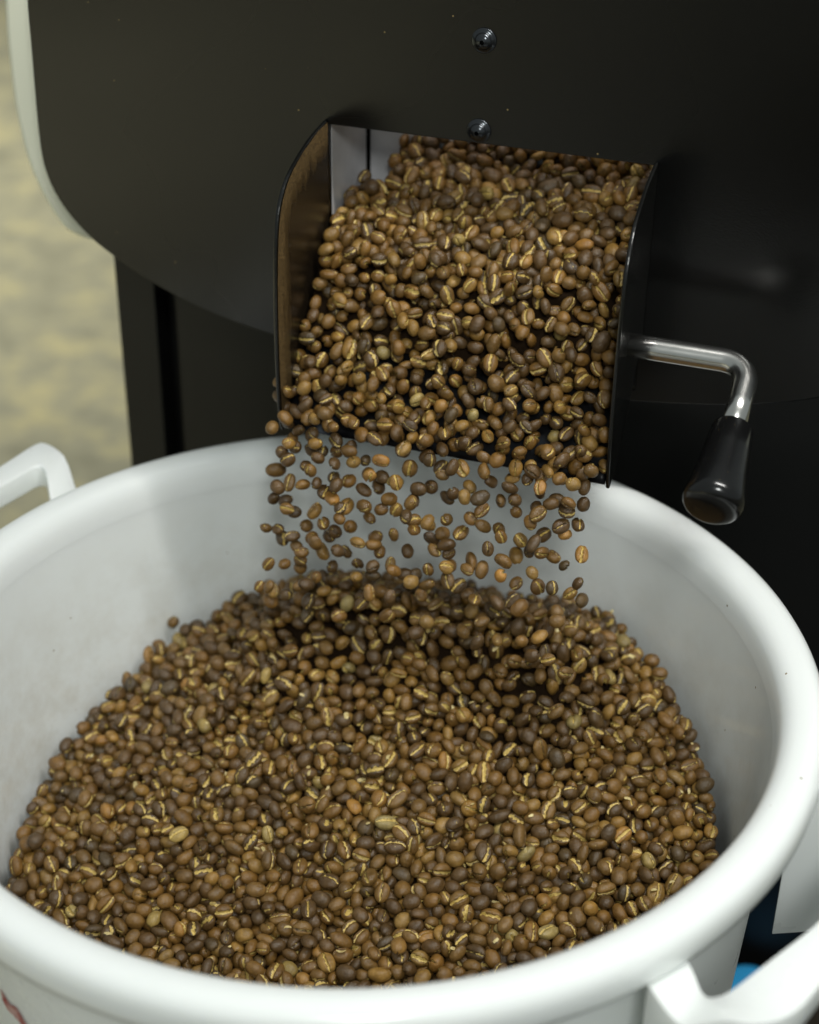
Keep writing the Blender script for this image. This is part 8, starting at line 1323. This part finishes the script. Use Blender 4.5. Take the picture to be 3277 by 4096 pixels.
def quat_mats(q):
    w_, x, y, z = q.T
    return np.stack([1-2*(y*y+z*z), 2*(x*y-z*w_), 2*(x*z+y*w_), 2*(x*y+z*w_), 1-2*(x*x+z*z), 2*(y*z-x*w_), 2*(x*z-y*w_), 2*(y*z+x*w_), 1-2*(x*x+y*y)], -1).reshape(-1, 3, 3)
def mass(name, idx, **props):
    by = defaultdict(list)
    for i in idx: by[bean_var(i)].append(i)
    V = []; F3 = []; MK = []; TN = []; off = 0; faces = []
    for q, L in by.items():
        v, f, mk = LO[q]; v = np.array([tuple(x) for x in v]); mk = np.array(mk)
        Rm = quat_mats(quat[L]); P = np.einsum('nij,vj->nvi', Rm, v)*scale[L][:, None, None] + pos[L][:, None]
        V.append(P.reshape(-1, 3)); MK.append(np.tile(mk, (len(L), 1)))
        TN.append(np.repeat(np.array([tone(i)[0] for i in L]), len(v), axis=0))
        quads = np.array([x for x in f if len(x) == 4]); tris = np.array([x for x in f if len(x) == 3])
        for n_ in range(len(L)):
            faces.append((quads + off, tris + off)); off += len(v)
    V = np.concatenate(V); MK = np.concatenate(MK); TN = np.concatenate(TN)
    qd = np.concatenate([a for a, _ in faces]); tr = np.concatenate([b_ for _, b_ in faces])
    me = bpy.data.meshes.new(name); me.vertices.add(len(V)); me.vertices.foreach_set('co', V.astype(np.float32).ravel())
    nl = qd.size + tr.size; me.loops.add(nl); me.loops.foreach_set('vertex_index', np.concatenate([qd.ravel(), tr.ravel()]).astype(np.int32))
    me.polygons.add(len(qd)+len(tr))
    me.polygons.foreach_set('loop_start', np.concatenate([np.arange(len(qd))*4, len(qd)*4 + np.arange(len(tr))*3]).astype(np.int32))
    me.update(calc_edges=True); me.validate()
    me.polygons.foreach_set('use_smooth', [True]*len(me.polygons))
    a = me.attributes.new('mask', 'FLOAT_VECTOR', 'POINT'); a.data.foreach_set('vector', MK.astype(np.float32).ravel())
    a = me.attributes.new('tone', 'FLOAT_COLOR', 'POINT'); a.data.foreach_set('color', np.c_[TN, np.ones(len(TN))].astype(np.float32).ravel())
    return link(name, me, M_B2, **props)
rest = np.arange(NIND, NB)
mass('coffee_bean_heap', rest[(grp[rest] == 0)], kind='stuff', category='coffee beans', label='heap of roasted brown coffee beans filling the white tub')
mass('coffee_bean_flow', rest[(grp[rest] != 0)], kind='stuff', category='coffee beans', label='stream of roasted coffee beans filling the black chute')

# dark bean bed below the modelled layers (closes the gaps between beans)
def H(x, y):
    ax, ay, bx, by = -.02, .13, .11, .088
    dx, dy = bx-ax, by-ay
    t = max(0, min(1, ((x-ax)*dx+(y-ay)*dy)/(dx*dx+dy*dy)))
    d = math.hypot(x-ax-t*dx, y-ay-t*dy); d = math.sqrt(d*d+.018**2)-.018
    return -.043-.30*d-.05*(1-math.exp(-d/.05))+(.05*x+1.2*x*min(.05,max(0,.03-y)) if x > 0 else 0)
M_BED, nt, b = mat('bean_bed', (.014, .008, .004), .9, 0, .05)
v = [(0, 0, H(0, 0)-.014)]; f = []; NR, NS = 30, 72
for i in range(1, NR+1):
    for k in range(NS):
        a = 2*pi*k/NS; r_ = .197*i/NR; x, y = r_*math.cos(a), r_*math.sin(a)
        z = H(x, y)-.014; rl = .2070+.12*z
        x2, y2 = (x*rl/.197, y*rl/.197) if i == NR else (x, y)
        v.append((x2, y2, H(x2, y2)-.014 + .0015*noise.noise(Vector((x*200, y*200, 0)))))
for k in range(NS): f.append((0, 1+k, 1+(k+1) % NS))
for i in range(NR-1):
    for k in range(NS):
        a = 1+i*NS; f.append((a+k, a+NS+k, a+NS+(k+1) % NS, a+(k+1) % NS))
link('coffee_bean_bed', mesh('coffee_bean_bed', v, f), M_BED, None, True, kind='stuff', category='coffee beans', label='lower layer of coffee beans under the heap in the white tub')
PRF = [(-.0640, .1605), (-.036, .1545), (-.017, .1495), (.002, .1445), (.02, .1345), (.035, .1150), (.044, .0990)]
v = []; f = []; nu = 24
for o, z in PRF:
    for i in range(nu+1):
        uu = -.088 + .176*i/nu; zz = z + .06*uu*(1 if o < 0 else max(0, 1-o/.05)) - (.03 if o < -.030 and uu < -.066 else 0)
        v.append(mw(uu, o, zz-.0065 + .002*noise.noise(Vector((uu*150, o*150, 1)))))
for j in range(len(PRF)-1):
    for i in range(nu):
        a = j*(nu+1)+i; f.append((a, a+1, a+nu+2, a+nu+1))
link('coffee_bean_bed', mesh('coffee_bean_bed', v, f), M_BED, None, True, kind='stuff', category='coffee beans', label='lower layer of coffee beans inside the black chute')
# loose silverskin flakes lying on the heap
M_CHAFF, nt, b = mat('silverskin', (.62, .50, .20), .55)
nt.links.new(ramp(nt, tex(nt, 500, 4), [(.3, (.42, .30, .10)), (.7, (.75, .64, .32))]), b.inputs['Base Color'])
rc = random.Random(21); v = []; f = []
top = [i for i in range(NB) if grp[i] == 0]
for _ in range(210):
    i = rc.choice(top); c = Vector(pos[i]) + Vector((rc.uniform(-.002, .002), rc.uniform(-.002, .002) - .0012, .0036*scale[i]))
    L = rc.uniform(.0010, .0026); W = L*rc.uniform(.3, .7)
    q = Quaternion((rc.gauss(0, 1), rc.gauss(0, .5), rc.gauss(0, .5), rc.gauss(0, 1))).normalized(); n0 = len(v); cu = rc.uniform(.3, 1.0)
    for a in range(4):
        for e in range(3):
            x = (a/3-.5)*2*L; y = (e/2-.5)*2*W*(1-.5*abs(a/3-.5)*2) + rc.uniform(-.0002, .0002)
            v.append(c + q @ Vector((x, y, -cu*(x*x)/L*.6 - cu*(y*y)/W*.5)))
    for a in range(3):
        for e in range(2):
            k = n0+a*3+e; f.append((k, k+1, k+4, k+3))
link('chaff_flakes', mesh('chaff_flakes', v, f), M_CHAFF, None, True, kind='stuff', category='chaff', label='pale yellow flakes of chaff scattered over the coffee beans in the tub')
